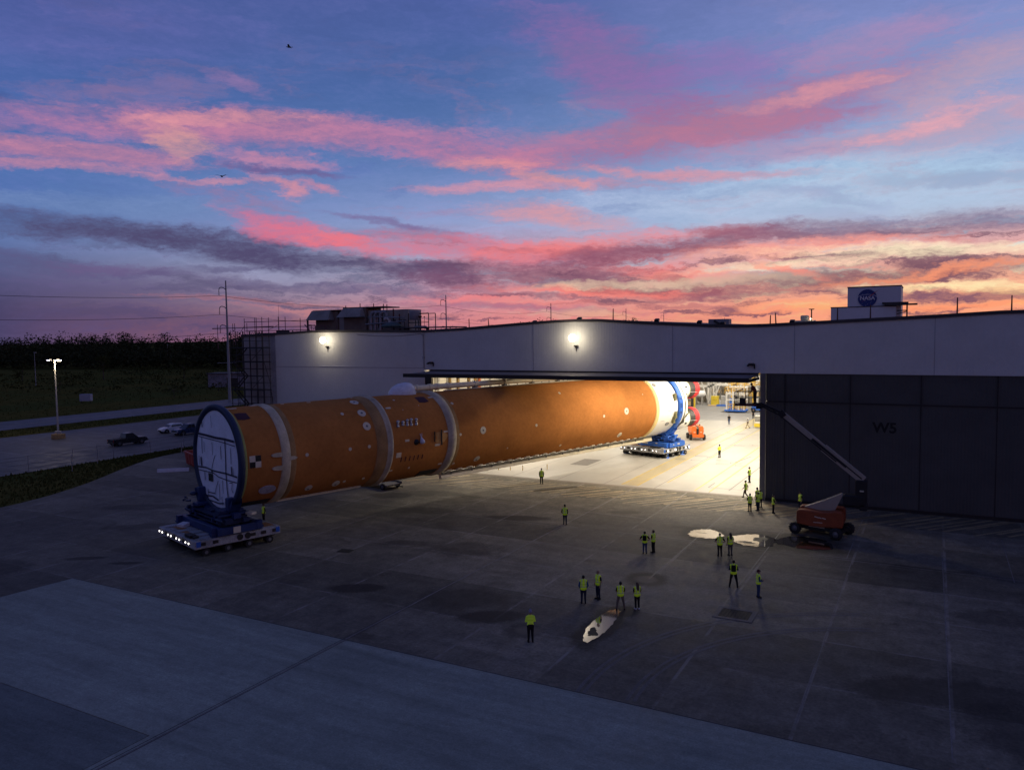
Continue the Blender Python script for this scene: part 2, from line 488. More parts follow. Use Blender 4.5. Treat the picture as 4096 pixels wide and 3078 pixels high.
# ------------------------------------------------------------------ ground materials
def ground_mat(name, color, kind):
    m = bpy.data.materials.new(name); m.use_nodes = True
    g = m.node_tree; bs = g.nodes['Principled BSDF']; L = g.links.new
    def nn(k): return g.nodes.new(k)
    def mt(op, a, b=None, c=None, cl=False):
        n = nn('ShaderNodeMath'); n.operation = op; n.use_clamp = cl
        for i, v in enumerate((a, b, c)):
            if v is None: continue
            if isinstance(v, (int, float)): n.inputs[i].default_value = v
            else: L(v, n.inputs[i])
        return n.outputs[0]
    def mr(v, a, b, c, d, sm=True):
        n = nn('ShaderNodeMapRange'); n.interpolation_type = 'SMOOTHSTEP' if sm else 'LINEAR'
        L(v, n.inputs[0])
        for i, q in zip((1, 2, 3, 4), (a, b, c, d)): n.inputs[i].default_value = q
        return n.outputs[0]
    def nz(sc, det=5.0, ro=0.6, stretch=None, dist=0.0):
        n = nn('ShaderNodeTexNoise'); n.inputs['Scale'].default_value = sc; n.inputs['Detail'].default_value = det
        n.inputs['Roughness'].default_value = ro; n.inputs['Distortion'].default_value = dist
        if stretch:
            v = nn('ShaderNodeVectorMath'); v.operation = 'MULTIPLY'; L(pos, v.inputs[0]); v.inputs[1].default_value = stretch
            L(v.outputs[0], n.inputs['Vector'])
        else: L(pos, n.inputs['Vector'])
        return n.outputs['Fac']
    def mx(f, a, b):
        n = nn('ShaderNodeMix'); n.data_type = 'RGBA'
        if isinstance(f, (int, float)): n.inputs[0].default_value = f
        else: L(f, n.inputs[0])
        for i, v in ((6, a), (7, b)):
            if isinstance(v, (tuple, list)): n.inputs[i].default_value = tuple(v) + ((1,) if len(v) == 3 else ())
            else: L(v, n.inputs[i])
        return n.outputs[2]
    def scale(c, f):
        n = nn('ShaderNodeVectorMath'); n.operation = 'SCALE'; L(c, n.inputs[0]); L(f, n.inputs['Scale']); return n.outputs[0]
    geo = nn('ShaderNodeNewGeometry'); pos = geo.outputs['Position']
    sx = nn('ShaderNodeSeparateXYZ'); L(pos, sx.inputs[0]); X, Y = sx.outputs[0], sx.outputs[1]
    big, mid, fin = nz(0.07, 4), nz(0.45, 6, .65), nz(6.0, 4, .7)
    if kind == 'apron':
        ix = mt('FLOOR', mt('DIVIDE', mt('ADD', X, 28.5), 5.9)); iy = mt('FLOOR', mt('DIVIDE', mt('ADD', Y, -32.5), 5.75))
        cell = nn('ShaderNodeCombineXYZ'); L(ix, cell.inputs[0]); L(iy, cell.inputs[1])
        wn = nn('ShaderNodeTexWhiteNoise'); wn.noise_dimensions = '2D'; L(cell.outputs[0], wn.inputs['Vector'])
        rw = nn('ShaderNodeTexWhiteNoise'); rw.noise_dimensions = '1D'; L(iy, rw.inputs['W'])
        c = color
        v = mt('MULTIPLY', mr(wn.outputs['Value'], 0, 1, .84, 1.16, False), mr(rw.outputs['Value'], 0, 1, .78, 1.22, False))
        v = mt('MULTIPLY', v, mr(mid, .25, .75, .62, 1.38, False)); v = mt('MULTIPLY', v, mr(fin, .25, .75, .66, 1.34, False)); v = mt('MULTIPLY', v, mr(nz(1.7, 6, .72, (1, .6, 1)), .25, .75, .68, 1.32, False)); v = mt('MULTIPLY', v, mr(nz(.55, 7, .7, (.22, 1.5, 1), .5), .3, .7, .82, 1.18, False))
        v = mt('MULTIPLY', v, mr(big, .3, .7, .8, 1.2, False))
        rgb = nn('ShaderNodeRGB'); rgb.outputs[0].default_value = tuple(c) + (1,)
        base = scale(rgb.outputs[0], v)
        # dark oil and damp stains, most of them stretched along the slabs
        st = mr(nz(0.16, 5, .6, (1.0, 1.6, 1), .4), .60, .72, 0, .62)
        base = mx(st, base, (c[0] * .35, c[1] * .32, c[2] * .3))
        st2 = mr(nz(0.9, 4, .55, None, .6), .66, .74, 0, .5)
        base = mx(st2, base, (c[0] * .4, c[1] * .36, c[2] * .33))
        # pale sealed joints, broken up by wear
        fx = mt('ABSOLUTE', mt('SUBTRACT', mt('FRACT', mt('DIVIDE', mt('ADD', X, 28.5 + 2.95), 5.9)), .5))
        fy = mt('ABSOLUTE', mt('SUBTRACT', mt('FRACT', mt('DIVIDE', mt('ADD', Y, -32.5 + 2.875), 5.75)), .5))
        wear = mr(nz(0.35, 5, .7), .42, .62, .05, 1.0)
        jx = mt('MULTIPLY', mr(fx, .010, .018, 1, 0), wear); jy = mt('MULTIPLY', mr(fy, .010, .018, .7, 0), mr(nz(0.28, 4, .7, (1.1, 1, 1)), .45, .62, 0.0, 1.0))
        base = mx(mt('MULTIPLY', mt('MAXIMUM', jx, jy), .5), base, (.34, .31, .29))
        wob = mt('ADD', mt('MULTIPLY_ADD', mid, 1.6, -.8), mt('MULTIPLY_ADD', fin, .7, -.35))
        for (sxc, syc), r_, ka, kb, ro_, dk in STAINS:
            ca_, sa_ = math.cos(ro_), math.sin(ro_)
            dx_ = mt('ADD', X, -sxc); dy_ = mt('ADD', Y, -syc)
            u_ = mt('ADD', mt('MULTIPLY', dx_, ca_ / (r_ * ka)), mt('MULTIPLY', dy_, sa_ / (r_ * ka)))
            v_ = mt('ADD', mt('MULTIPLY', dx_, -sa_ / (r_ * kb)), mt('MULTIPLY', dy_, ca_ / (r_ * kb)))
            q_ = mt('ADD', mt('MULTIPLY_ADD', u_, u_, mt('MULTIPLY', v_, v_)), wob)
            if dk >= 0: base = mx(mr(q_, .5, 1.35, .75 if dk else .5, 0), base, (.026, .021, .018))
            else: base = mx(mr(q_, .3, 1.1, .6, 0), base, (.2, .165, .12))
        L(base, bs.inputs['Base Color'])
        L(mr(mid, .3, .7, .74, .86), bs.inputs['Roughness'])
        bs.inputs['Specular IOR Level'].default_value = .22
    elif kind == 'slab':
        v = mt('MULTIPLY', mr(mid, .25, .75, .86, 1.14, False), mr(fin, .25, .75, .9, 1.1, False)); v = mt('MULTIPLY', v, mr(big, .3, .7, .86, 1.14, False))
        brush = nz(0.5, 7, .75, (.2, 1.8, 1), .3); v = mt('MULTIPLY', v, mr(brush, .3, .7, .76, 1.24, False)); v = mt('MULTIPLY', v, mr(nz(2.2, 6, .75), .25, .75, .8, 1.2, False)); v = mt('MULTIPLY', v, mr(nz(11, 3, .6), .25, .75, .78, 1.22, False))
        rgb = nn('ShaderNodeRGB'); rgb.outputs[0].default_value = tuple(color) + (1,)
        L(scale(rgb.outputs[0], v), bs.inputs['Base Color']); L(mr(mid, .3, .7, .65, .85), bs.inputs['Roughness']); bs.inputs['Specular IOR Level'].default_value = .2
    elif kind == 'grass':
        v = mt('MULTIPLY', mr(mid, .25, .75, .6, 1.4, False), mr(fin, .25, .75, .6, 1.4, False))
        a = mx(mr(nz(.04, 5), .4, .6, 0, 1), (color[0] * 1.3, color[1] * 1.05, color[2]), color)
        L(scale(a, v), bs.inputs['Base Color']); bs.inputs['Roughness'].default_value = .95; bs.inputs['Specular IOR Level'].default_value = .0
    elif kind == 'asphalt':
        v = mt('MULTIPLY', mr(mid, .25, .75, .65, 1.35, False), mr(fin, .25, .75, .85, 1.15, False)); v = mt('MULTIPLY', v, mr(big, .3, .7, .8, 1.2, False))
        rgb = nn('ShaderNodeRGB'); rgb.outputs[0].default_value = tuple(color) + (1,)
        L(scale(rgb.outputs[0], v), bs.inputs['Base Color']); L(mr(mid, .3, .7, .5, .8), bs.inputs['Roughness']); bs.inputs['Specular IOR Level'].default_value = .3
    elif kind == 'hangar':
        v = mt('MULTIPLY', mr(mid, .25, .75, .9, 1.1, False), mr(nz(.25, 6, .7, (1, .35, 1)), .3, .7, .86, 1.1, False))
        rgb = nn('ShaderNodeRGB'); rgb.outputs[0].default_value = tuple(color) + (1,)
        b = scale(rgb.outputs[0], v)
        scuff = mr(nz(.8, 6, .7, (1.2, .3, 1), .5), .6, .8, 0, .0); b = mx(scuff, b, (.17, .155, .135))
        fx = mt('ABSOLUTE', mt('SUBTRACT', mt('FRACT', mt('DIVIDE', mt('ADD', X, 32.3 + 2.95), 5.9)), .5))
        fy = mt('ABSOLUTE', mt('SUBTRACT', mt('FRACT', mt('DIVIDE', mt('ADD', Y, 2.0), 6.1)), .5))
        j = mt('MAXIMUM', mr(fx, .005, .009, .75, 0), mr(fy, .005, .008, .35, 0)); b = mx(j, b, (.09, .075, .065))
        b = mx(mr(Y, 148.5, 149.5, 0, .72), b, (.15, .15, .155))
        L(b, bs.inputs['Base Color']); L(mr(mid, .3, .7, .42, .52), bs.inputs['Roughness']); bs.inputs['Specular IOR Level'].default_value = .25
    if kind in ('apron', 'slab', 'asphalt'):
        bp = nn('ShaderNodeBump'); bp.inputs['Strength'].default_value = .25; bp.inputs['Distance'].default_value = .02
        L(fin, bp.inputs['Height']); L(bp.outputs[0], bs.inputs['Normal'])
    return m

STAINS = (((-50.4, 65.4), 1.7, 1.3, .9, .3, 1), ((-33.7, 39.8), 1.3, 1.5, .75, .5, 1), ((-23.0, 39.1), 1.4, 1.5, .75, .6, 1), ((-32.0, 51.1), 2.1, 1.4, .9, .3, 0), ((-37.5, 50.6), 1.2, 1.5, .7, .4, 0), ((-26.4, 41.2), 2.0, 1.5, .9, .4, 0),
        ((-57.5, 36.0), 1.0, 1.7, .5, .6, 1), ((-53.4, 36.6), .8, 1.7, .5, .5, 1), ((-62, 31.0), 2.6, 1.4, .9, .4, 0), ((-62, 45), 2.0, 1.9, .6, .6, 0), ((-70, 50), 2.4, 1.7, .6, .5, 0), ((-47, 68), 2.2, 1.7, .7, .3, 0), ((-43, 61), 2.0, 1.6, .7, .2, 0), ((-25.2, 68.4), 1.1, 1.6, .6, .3, 0), ((-33.5, 62), 1.7, 1.8, .6, .3, 1), ((-17.0, 50.1), 1.5, 1.0, 1.1, 0, 1), ((-20.2, 38.2), 1.2, 1.1, 1.0, 0, 0), ((0.6, 40), 2.2, 1.9, .8, .3, 0), ((6.5, 38), 3.2, 1.7, .9, .2, 0), ((3.5, 52.0), 1.6, 1.4, .9, .2, 0),
        ((-16.45, 63.6), 2.1, 1.05, 1.25, .3, 1), ((-12.4, 63.2), 2.6, 1.0, 1.15, .5, 1), ((-8.6, 64.2), 3.0, 1.1, .95, .2, 1), ((-16.55, 40.6), 1.5, .75, 2.3, .06, 1), ((-16.2, 43.6), 1.0, 1.0, 1.0, 0, 1), ((-17.0, 50.0), .9, 1.0, 1.0, 0, -1), ((-19.9, 38.3), .8, 1.2, 1.0, 0, -1))
G_APRON = ground_mat('old apron concrete', (.140, .124, .096), 'apron')
G_SLAB = ground_mat('new pale concrete', (.245, .268, .232), 'slab')
G_SLAB2 = ground_mat('dark concrete', (.15, .168, .155), 'slab')
G_GRASS = ground_mat('rough grass', (.078, .080, .024), 'grass')
G_ASPH = ground_mat('car park asphalt', (.095, .09, .09), 'asphalt')
G_ROAD = ground_mat('road asphalt', (.115, .11, .115), 'asphalt')
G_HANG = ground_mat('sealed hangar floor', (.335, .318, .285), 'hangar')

def sheet(name, poly, z, m):
    return structure(MB().sheet(poly, z).build(name, m))

def ring_pts(c, n, r0, jit, sx=1.0, sy=1.0, rot=0.0, seed=1):
    rnd = random.Random(seed); ph = [rnd.uniform(0, 6.28) for _ in range(5)]
    out = []
    for i in range(n):
        a = 2 * PI * i / n
        r = r0 * (1 + .035 * math.sin(13 * a + ph[4]) + .025 * math.sin(21 * a + ph[0]) + .02 * math.sin(34 * a + ph[1]) + jit * (math.sin(2 * a + ph[0]) * .5 + math.sin(3 * a + ph[1]) * .35 + math.sin(5 * a + ph[2]) * .25 + math.sin(9 * a + ph[3]) * .12))
        x, y = r * math.cos(a) * sx, r * math.sin(a) * sy
        out.append((c[0] + x * math.cos(rot) - y * math.sin(rot), c[1] + x * math.sin(rot) + y * math.cos(rot)))
    return out

# terrain to the horizon
structure(MB().sheet([(-6000, -1500), (3000, -1500), (3000, 7000), (-6000, 7000)], -0.12).build('ground', G_GRASS))
apron = [(-82.5, -60), (90, -60), (90, 80.6), (-99.5, 80.6), (-98.6, 75), (-97.4, 71), (-95.2, 67), (-92.7, 63), (-90, 59), (-88, 55.8), (-86.2, 52.5), (-84.8, 49.4), (-83.6, 45.5), (-82.9, 40)]
sheet('apron', apron, 0.0, G_APRON)
sheet('pale_pavement', [(-53.4, 32.45), (-54.6, 20.6), (-29.0, 20.6), (-29.0, -50), (70, -50), (70, 32.45)], 0.005, G_SLAB)
sheet('dark_pavement', [(-75, 20.55), (-75, -50), (-29.05, -50), (-29.05, 20.55)], 0.005, G_SLAB2)
sheet('car_park', [(-145.5, -40), (-103.5, -40), (-103.0, 60), (-103.6, 80), (-101, 88), (-97, 110), (-97, 175), (-144, 175)], -0.06, G_ASPH)
sheet('road', [(-173.5, -200), (-156.5, -200), (-158, 420), (-175, 420)], -0.06, G_ROAD)
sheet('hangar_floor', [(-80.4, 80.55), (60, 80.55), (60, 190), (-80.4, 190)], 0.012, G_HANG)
sheet('door_sill', [(-55.4, 79.9), (-14.5, 79.9), (-14.5, 80.55), (-55.4, 80.55)], 0.012, mat('sill concrete', (.2, .17, .14), .7))

# straight marks on the ground
P_YEL = mat('worn yellow paint', (.46, .33, .07), .5, var=.25, scale=1.2, fine=.2)
P_YELPALE = mat('yellow tinted lane', (.35, .30, .19), .35, var=.15, scale=1.0, fine=.1)
P_WHITE = mat('worn white paint', (.28, .28, .30), .6, var=.4, scale=.8, fine=.3)
P_TAPE = mat('floor tape grey', (.12, .115, .11), .5)
P_JOINT = mat('rubbed joint sealant', (.165, .15, .142), .7, var=.5, scale=.9, fine=.3)
P_HATCH = mat('scrubbed hatch paint', (.26, .20, .115), .7, var=.55, scale=.55, fine=.35)
P_TRACK = mat('pale tyre dust', (.13, .12, .115), .8, var=.3, scale=1.2, fine=.3)
P_STAIN = mat('oil stain', (.035, .03, .026), .55, var=.35, scale=1.6, fine=.2)
P_STAIN2 = mat('faint damp stain', (.06, .053, .047), .5, var=.3, scale=1.6, fine=.2)
def line(mb, p0, p1, w, z):
    p0 = Vector((p0[0], p0[1])); p1 = Vector((p1[0], p1[1])); d = (p1 - p0).normalized(); n = Vector((-d.y, d.x)) * (w / 2)
    mb.sheet([tuple(p0 + n), tuple(p0 - n), tuple(p1 - n), tuple(p1 + n)], z)
mb = MB()
for x, y0, y1 in ((-30.35, 81, 157), (-28.55, 81, 150), (-26.05, 84, 150), (-22.1, 81, 150), (-20.55, 81, 150)):
    line(mb, (x, y0), (x, y1), .16, .02)
line(mb, (-47, 121), (-30, 128), .15, .02); line(mb, (-52, 132), (-29, 136), .15, .02); line(mb, (-36, 150.5), (-14, 150.5), .18, .02)
structure(mb.build('yellow_floor_lines', P_YEL))
sheet('yellow_lane', [(-30.25, 81), (-28.65, 81), (-28.65, 150), (-30.25, 157)], .016, P_YELPALE)
mb = MB()
line(mb, (-18.85, 82.5), (-18.7, 99), .14, .02); line(mb, (-22.3, 101), (-21.4, 106.6), .16, .02)
for cx, cy in ((-27.6, 104.5), (-25.9, 104.0), (-29.3, 101.0), (-27.2, 100.8), (-24.1, 101.9), (-23.5, 99.2), (-22.0, 100.4), (-21.0, 98.7), (-25.0, 116.5), (-22.7, 117.6), (-27.8, 130.2), (-29.3, 130.6), (-17.6, 90.2)):
    for k in (-.32, .32): line(mb, (cx - .75, cy + k), (cx + .75, cy + k), .12, .02)
    line(mb, (cx - .75, cy - .32), (cx - .75, cy + .32), .1, .02)
structure(mb.build('floor_tape_marks', P_TAPE))
mb = MB()
mb.sheet([(-21.3, 83.3), (-16.9, 83.3), (-16.9, 83.42), (-21.3, 83.42)], .02); mb.sheet([(-21.3, 83.42), (-21.18, 83.42), (-21.18, 86.2), (-21.3, 86.2)], .02)
structure(mb.build('floor_box_mark', P_TAPE))
# scrubbed diagonal hatching in front of the doors
mb = MB(); rnd = random.Random(4)
dx, dy = math.sin(R(38)), math.cos(R(38))
for k in range(62):
    x = -57 + k * 1.12
    ln = rnd.uniform(6.0, 8.2); y0 = 78.6 - ln * dy + rnd.uniform(-.8, .8)
    line(mb, (x - ln * dx * .5, y0), (x + ln * dx * .5, y0 + ln * dy * .96), rnd.uniform(.26, .42), .004)
structure(mb.build('hatch_marking', P_HATCH))
# the strongest pale joints
mb = MB()
for p0, p1, w in (((-28.6, -5), (-28.45, 78.4), .16), ((-16.85, 50.2), (-16.75, 72.5), .13), ((-11.1, 44.5), (-11.0, 72), .11), ((-5.35, 61), (-5.25, 75), .13), ((.95, 34), (.85, 66), .09), ((-4.9, 34), (-4.95, 60), .07), ((-22.6, 66), (-22.4, 78), .12), ((5.0, 60), (5.05, 72), .1), ((-34.5, 60), (-34.4, 77), .12),
                  ((-42, 60.9), (-3, 60.7), .12), ((-30, 66.9), (-12, 66.6), .12), ((-29, 55.2), (-13, 55.0), .09), ((-6, 60.8), (8, 60.5), .12), ((-46, 49.7), (-24, 49.6), .08)):
    line(mb, p0, p1, w * .62, .0075)
structure(mb.build('slab_joint_lines', P_JOINT))
mb = MB()
for k in (-.12, .12): line(mb, (-28.7 + k, -5), (-28.5 + k, 44), .05, .0085)
line(mb, (-53.4, 32.5), (30, 32.5), .07, .0085)
structure(mb.build('dark_joint_lines', mat('dark joint', (.05, .045, .045), .8)))
# swept tyre arcs
mb = MB()
def arc(c, r, a0, a1, w, z):
    n = 26
    for i in range(n):
        t0, t1 = R(a0 + (a1 - a0) * i / n), R(a0 + (a1 - a0) * (i + 1) / n)
        mb.sheet([(c[0] + (r - w) * math.cos(t0), c[1] + (r - w) * math.sin(t0)), (c[0] + (r + w) * math.cos(t0), c[1] + (r + w) * math.sin(t0)),
                  (c[0] + (r + w) * math.cos(t1), c[1] + (r + w) * math.sin(t1)), (c[0] + (r - w) * math.cos(t1), c[1] + (r - w) * math.sin(t1))], z)
for r in (13.2, 13.55, 15.6, 15.95): arc((1.4, 34.2), r, 108, 186, .09, .0095)
structure(mb.build('tyre_tracks', P_TRACK))
# puddles: flat water that mirrors the hall, the wall and the sky
WATER = bpy.data.materials.new('puddle water'); WATER.use_nodes = True
_t = WATER.node_tree; _b = _t.nodes['Principled BSDF']; _b.inputs['Base Color'].default_value = (.014, .012, .010, 1); _b.inputs['Roughness'].default_value = .3
_g = _t.nodes.new('ShaderNodeBsdfGlossy'); _g.inputs['Roughness'].default_value = .04; _g.inputs['Color'].default_value = (1.0, .97, .97, 1)
_lw = _t.nodes.new('ShaderNodeLayerWeight'); _lw.inputs['Blend'].default_value = .5
_mr = _t.nodes.new('ShaderNodeMapRange'); _t.links.new(_lw.outputs['Facing'], _mr.inputs[0])
for _i, _v in ((1, .45), (2, .85), (3, .45), (4, .95)): _mr.inputs[_i].default_value = _v
_n = _t.nodes.new('ShaderNodeTexNoise'); _n.inputs['Scale'].default_value = 2.2
_bp = _t.nodes.new('ShaderNodeBump'); _bp.inputs['Strength'].default_value = .03; _bp.inputs['Distance'].default_value = .02
_t.links.new(_n.outputs['Fac'], _bp.inputs['Height']); _t.links.new(_bp.outputs[0], _g.inputs['Normal'])
_mx = _t.nodes.new('ShaderNodeMixShader'); _t.links.new(_mr.outputs[0], _mx.inputs[0]); _t.links.new(_b.outputs[0], _mx.inputs[1]); _t.links.new(_g.outputs[0], _mx.inputs[2])
_t.links.new(_mx.outputs[0], _t.nodes['Material Output'].inputs['Surface'])
for c, r, sx, sy, rot, jit, sd in (((-16.45, 63.7), 1.3, 1.0, 1.25, .3, .14, 3), ((-12.5, 63.4), 1.75, .95, 1.15, .5, .16, 8), ((-8.7, 64.3), 2.0, 1.05, .95, .2, .16, 12), ((-16.6, 40.9), 1.0, .62, 2.6, .06, .10, 6)):
    structure(MB().sheet(ring_pts(c, 56, r, jit, sx, sy, rot, sd), .026).build('puddle', WATER))
for c, r, sx, sy, rot, sd in (((-12.1, 63.9), .6, .9, 1.1, .3, 31), ((-12.9, 62.5), .42, 1.5, .7, .2, 35), ((-16.8, 63.9), .16, 2.2, .4, .1, 36), ((-16.6, 39.6), .4, .8, 1.3, .2, 38)):
    structure(MB().sheet(ring_pts(c, 30, r, .5, sx, sy, rot, sd), .032).build('mud_patch', mat('wet mud', (.022, .018, .014), .7)))

# car-park paint and grass edges
mb = MB()
for k in range(9): line(mb, (-141, 66 + k * 11), (-121, 66 + k * 11 + .4), .12, -.05)
line(mb, (-141, 60), (-141, 150), .14, -.05); line(mb, (-124, 84), (-124, 104), .12, -.05); line(mb, (-110, 60), (-110, 82), .12, -.05)
structure(mb.build('parking_lines', P_WHITE))
mb = MB(); rnd = random.Random(9)
line(mb, (-165, -60), (-166, 380), .15, -.05)
structure(mb.build('road_centre_line', P_YEL))
# tufts that roughen the verge, the strip by the road and the field beyond
mb = MB(); rnd = random.Random(12)
def tuft(x, y, h, z0=-.12):
    for _ in range(3):
        a = rnd.uniform(0, 6.28); w = rnd.uniform(.06, .16) * (h / .3) ** .5; l = rnd.uniform(-.3, .3) * h
        mb.add([(x + w * math.cos(a), y + w * math.sin(a), z0), (x - w * math.cos(a), y - w * math.sin(a), z0), (x + l, y + rnd.uniform(-.3, .3) * h, z0 + h * rnd.uniform(.6, 1.2))], [(0, 1, 2)])
for _ in range(2600):
    y = rnd.uniform(36, 84); xe = np.interp(y, [36, 45, 50, 56, 63, 72, 81], [-83, -83.6, -85, -88.2, -92.9, -97.7, -99.3])
    tuft(rnd.uniform(-103, xe - .2), y, rnd.uniform(.1, .4))
for _ in range(2400): tuft(rnd.uniform(-155.8, -146.2), rnd.uniform(62, 170), rnd.uniform(.1, .4))
for _ in range(5200):
    y = rnd.uniform(60, 330); tuft(rnd.uniform(-176 - (y - 60) * .9 - 60, -175.5), y, rnd.uniform(.12, .42) * (1 + (y - 60) / 220))
stuff(mb.build('grass', mat('grass blades', (.072, .076, .022), .95, var=.25, scale=.12, spec=.1)))
# drain grates and covers set into the concrete
IRON = mat('rusty iron', (.03, .026, .022), .85, .0, var=.4, scale=3, fine=.2)
def grate(loc, sx, sy, rz, label, frame=True):
    g = thing('drain_grate', label, 'drain', (loc[0], loc[1], 0.012), rz, 'drain grates in the apron')
    if frame:
        f = MB()
        for a, b, c, d in ((-sx, -sy, sx, -sy + .28), (-sx, sy - .28, sx, sy), (-sx, -sy + .28, -sx + .28, sy - .28), (sx - .28, -sy + .28, sx, sy - .28)): f.ext((a, b, 0), (c, d, .02))
        f.build('frame', mat('grate kerb', (.13, .12, .11), .85), g)
    k = MB(); n = 9
    for i in range(n):
        x = -sx + .34 + (2 * sx - .68) * i / (n - 1); k.ext((x - .035, -sy + .3, 0.0), (x + .035, sy - .3, .016))
    k.sheet([(-sx + .29, -sy + .29), (sx - .29, -sy + .29), (sx - .29, sy - .29), (-sx + .29, sy - .29)], .002)
    k.build('bars', IRON, g)
grate((-10.1, 46.0), 1.15, 1.0, 0, 'square iron drain grate with pale concrete frame inside the tyre arcs')
grate((-40.5, 46.5), .85, .75, 0.2, 'small dark iron drain cover on the apron left of the oil stains', False)
pl = MB().ext((-41.2, 91.2, .014), (-38.8, 96.0, .03), ch=.01).build('floor_plate', mat('brown plate', (.09, .075, .06), .5)); tag(pl, 'brown steel floor plate set in the bright hangar floor under the rocket', 'floor plate')

# ------------------------------------------------------------------ hangar building
SIDING = mat('white corrugated siding', (.56, .57, .56), .6, var=.10, scale=.22, fine=.03)
def corrugate(m, freq, strength):
    g = m.node_tree; bs = g.nodes['Principled BSDF']
    geo = g.nodes.new('ShaderNodeNewGeometry'); s = g.nodes.new('ShaderNodeSeparateXYZ'); g.links.new(geo.outputs['Position'], s.inputs[0])
    a = g.nodes.new('ShaderNodeMath'); a.operation = 'MULTIPLY'; a.inputs[1].default_value = freq; g.links.new(s.outputs[0], a.inputs[0])
    w = g.nodes.new('ShaderNodeMath'); w.operation = 'SINE'; g.links.new(a.outputs[0], w.inputs[0])
    b = g.nodes.new('ShaderNodeBump'); b.inputs['Strength'].default_value = strength; b.inputs['Distance'].default_value = .03
    g.links.new(w.outputs[0], b.inputs['Height']); g.links.new(b.outputs[0], bs.inputs['Normal'])
corrugate(SIDING, 20.0, .2)
DOORM = mat('dark grey door cladding', (.066, .068, .066), .7, var=.2, scale=.4, fine=.05); corrugate(DOORM, 24.0, .3)
DOORPOST = mat('door end post', (.15, .15, .155), .5)
TRIM = mat('dark roof trim', (.055, .05, .055), .7, var=.35, scale=.6)
ROOFM = mat('grey roof membrane', (.20, .19, .20), .8, var=.25, scale=.15)
SEAM = mat('panel seam', (.30, .30, .33), .7)
STEEL_D = mat('dark steel', (.03, .028, .028), .5, .3)
CANOPYTOP = mat('canopy sheet', (.16, .15, .16), .45, .1, var=.3, scale=.5)
DIRTY = mat('stained concrete wall', (.33, .32, .33), .85, var=.35, scale=.35, fine=.1)
INWALL = mat('interior wall panel', (.72, .66, .54), .6, var=.1, scale=.3)
INCEIL = mat('interior ceiling', (.84, .82, .80), .8)
INSTEEL = mat('interior steel', (.42, .40, .37), .6)

HB = thing('hangar', 'long white corrugated hangar with a wavy roofline and an open lit bay', 'building', (0, 0, 0))
roofline = [(-87.2, 17.45), (-80.6, 17.6), (-74, 17.85), (-66, 17.8), (-55.5, 17.62), (-50, 17.8), (-42, 18.25), (-37.5, 18.46), (-35, 18.5), (-32, 18.45), (-26.4, 18.05), (-20, 17.66), (-17.5, 17.58), (-14.5, 17.6), (-11.3, 17.72), (-5, 17.95), (.5, 18.15), (5, 18.36), (7, 18.38), (12, 18.2), (24, 17.6), (30, 17.6), (60, 18.4)]
Y0 = 79.2
def top_at(x): return float(np.interp(x, [p[0] for p in roofline], [p[1] for p in roofline]))
def wall_face(x0, x1, z0, y, th, name, m, drop=0.28):
    xs = [x0] + [p[0] for p in roofline if x0 < p[0] < x1] + [x1]
    poly = [(x0, z0), (x1, z0)] + [(x, top_at(x) - drop) for x in reversed(xs)]
    return MB().prism(poly, 'y', y, y + th).build(name, m, HB)
wall_face(-80.6, -55.45, 0, Y0, .35, 'wall', SIDING)
wall_face(-87.2, -80.62, 0, Y0 + .12, .35, 'wall', DIRTY)['label'] = 'stained grey end wall behind the scaffold'
wall_face(-55.43, 60, 12.7, Y0, .5, 'header', SIDING)
# roof deck with its dark rolled edge
for nm, ya, yb, dz, m in (('roof_edge', Y0 - .12, Y0 + .6, 0.0, TRIM), ('roof', Y0 + .61, 190, -.06, ROOFM)):
    poly = [(x, z + dz) for x, z in roofline] + [(x, z + dz - .3) for x, z in reversed(roofline)]
    MB().prism(poly, 'y', ya, yb).build(nm, m, HB)
# seams, groove, downpipe
for x in (-40.3, -23.96, -11.85, .1, 14): MB().ext((x - .022, Y0 - .018, 12.75), (x + .022, Y0 - .002, top_at(x) - .3)).build('panel_seam', SEAM, HB)
MB().ext((-80.5, Y0 - .018, 12.88), (-55.6, Y0 - .002, 12.95)).build('wall_groove', SEAM, HB)
mb = MB(); mb.cyl((-55.5, Y0 - .09, 12.9), (-55.5, Y0 - .09, 17.2), .07, n=8); mb.box((-55.5, Y0 - .1, 14.2), (.22, .16, .3)); mb.box((-55.55, Y0 - .1, 17.1), (.3, .2, .2)); mb.build('downpipe', SEAM, HB)
mb = MB(); mb.tube([(-66 + i * 1.05, Y0 - .04, 17.2 - .28 * math.sin(PI * i / 10)) for i in range(11)], .018, 5); mb.build('cable', STEEL_D, HB)
MB().ext((-72.6, Y0 - .05, 12.99), (-66.4, Y0 - .005, 13.03)).build('ledge_strip', mat('bright strip', (.8, .8, .8), .4), HB)
# sliding doors on the right: leaves, sill band and end post
mb = MB(); mb.ext((-14.5, Y0 + .1, .02), (60, Y0 + .4, 9.9)); mb.build('door_leaf', DOORM, HB)
mb = MB(); mb.ext((-14.5, Y0 + .16, 10.0), (60, Y0 + .46, 12.7)); mb.build('door_transom', DOORM, HB)
mb = MB()
for x in (-12.7, -6.8, -.9, 5.0, 10.9, 16.8): mb.ext((x - .05, Y0 + .05, 8.6), (x + .05, Y0 + .095, 12.66))
mb.ext((-14.4, Y0 + .03, 9.88), (60, Y0 + .09, 10.02)); mb.build('door_rail', STEEL_D, HB)
for x in (-12.7, -6.8, -.9, 5.0, 10.9): MB().ext((x - .04, Y0 + .075, .1), (x + .04, Y0 + .098, 8.55)).build('door_seam', STEEL_D, HB)
MB().ext((-15.05, Y0 - .05, .015), (-14.55, Y0 + .75, 12.69)).build('door_post', DOORPOST, HB)
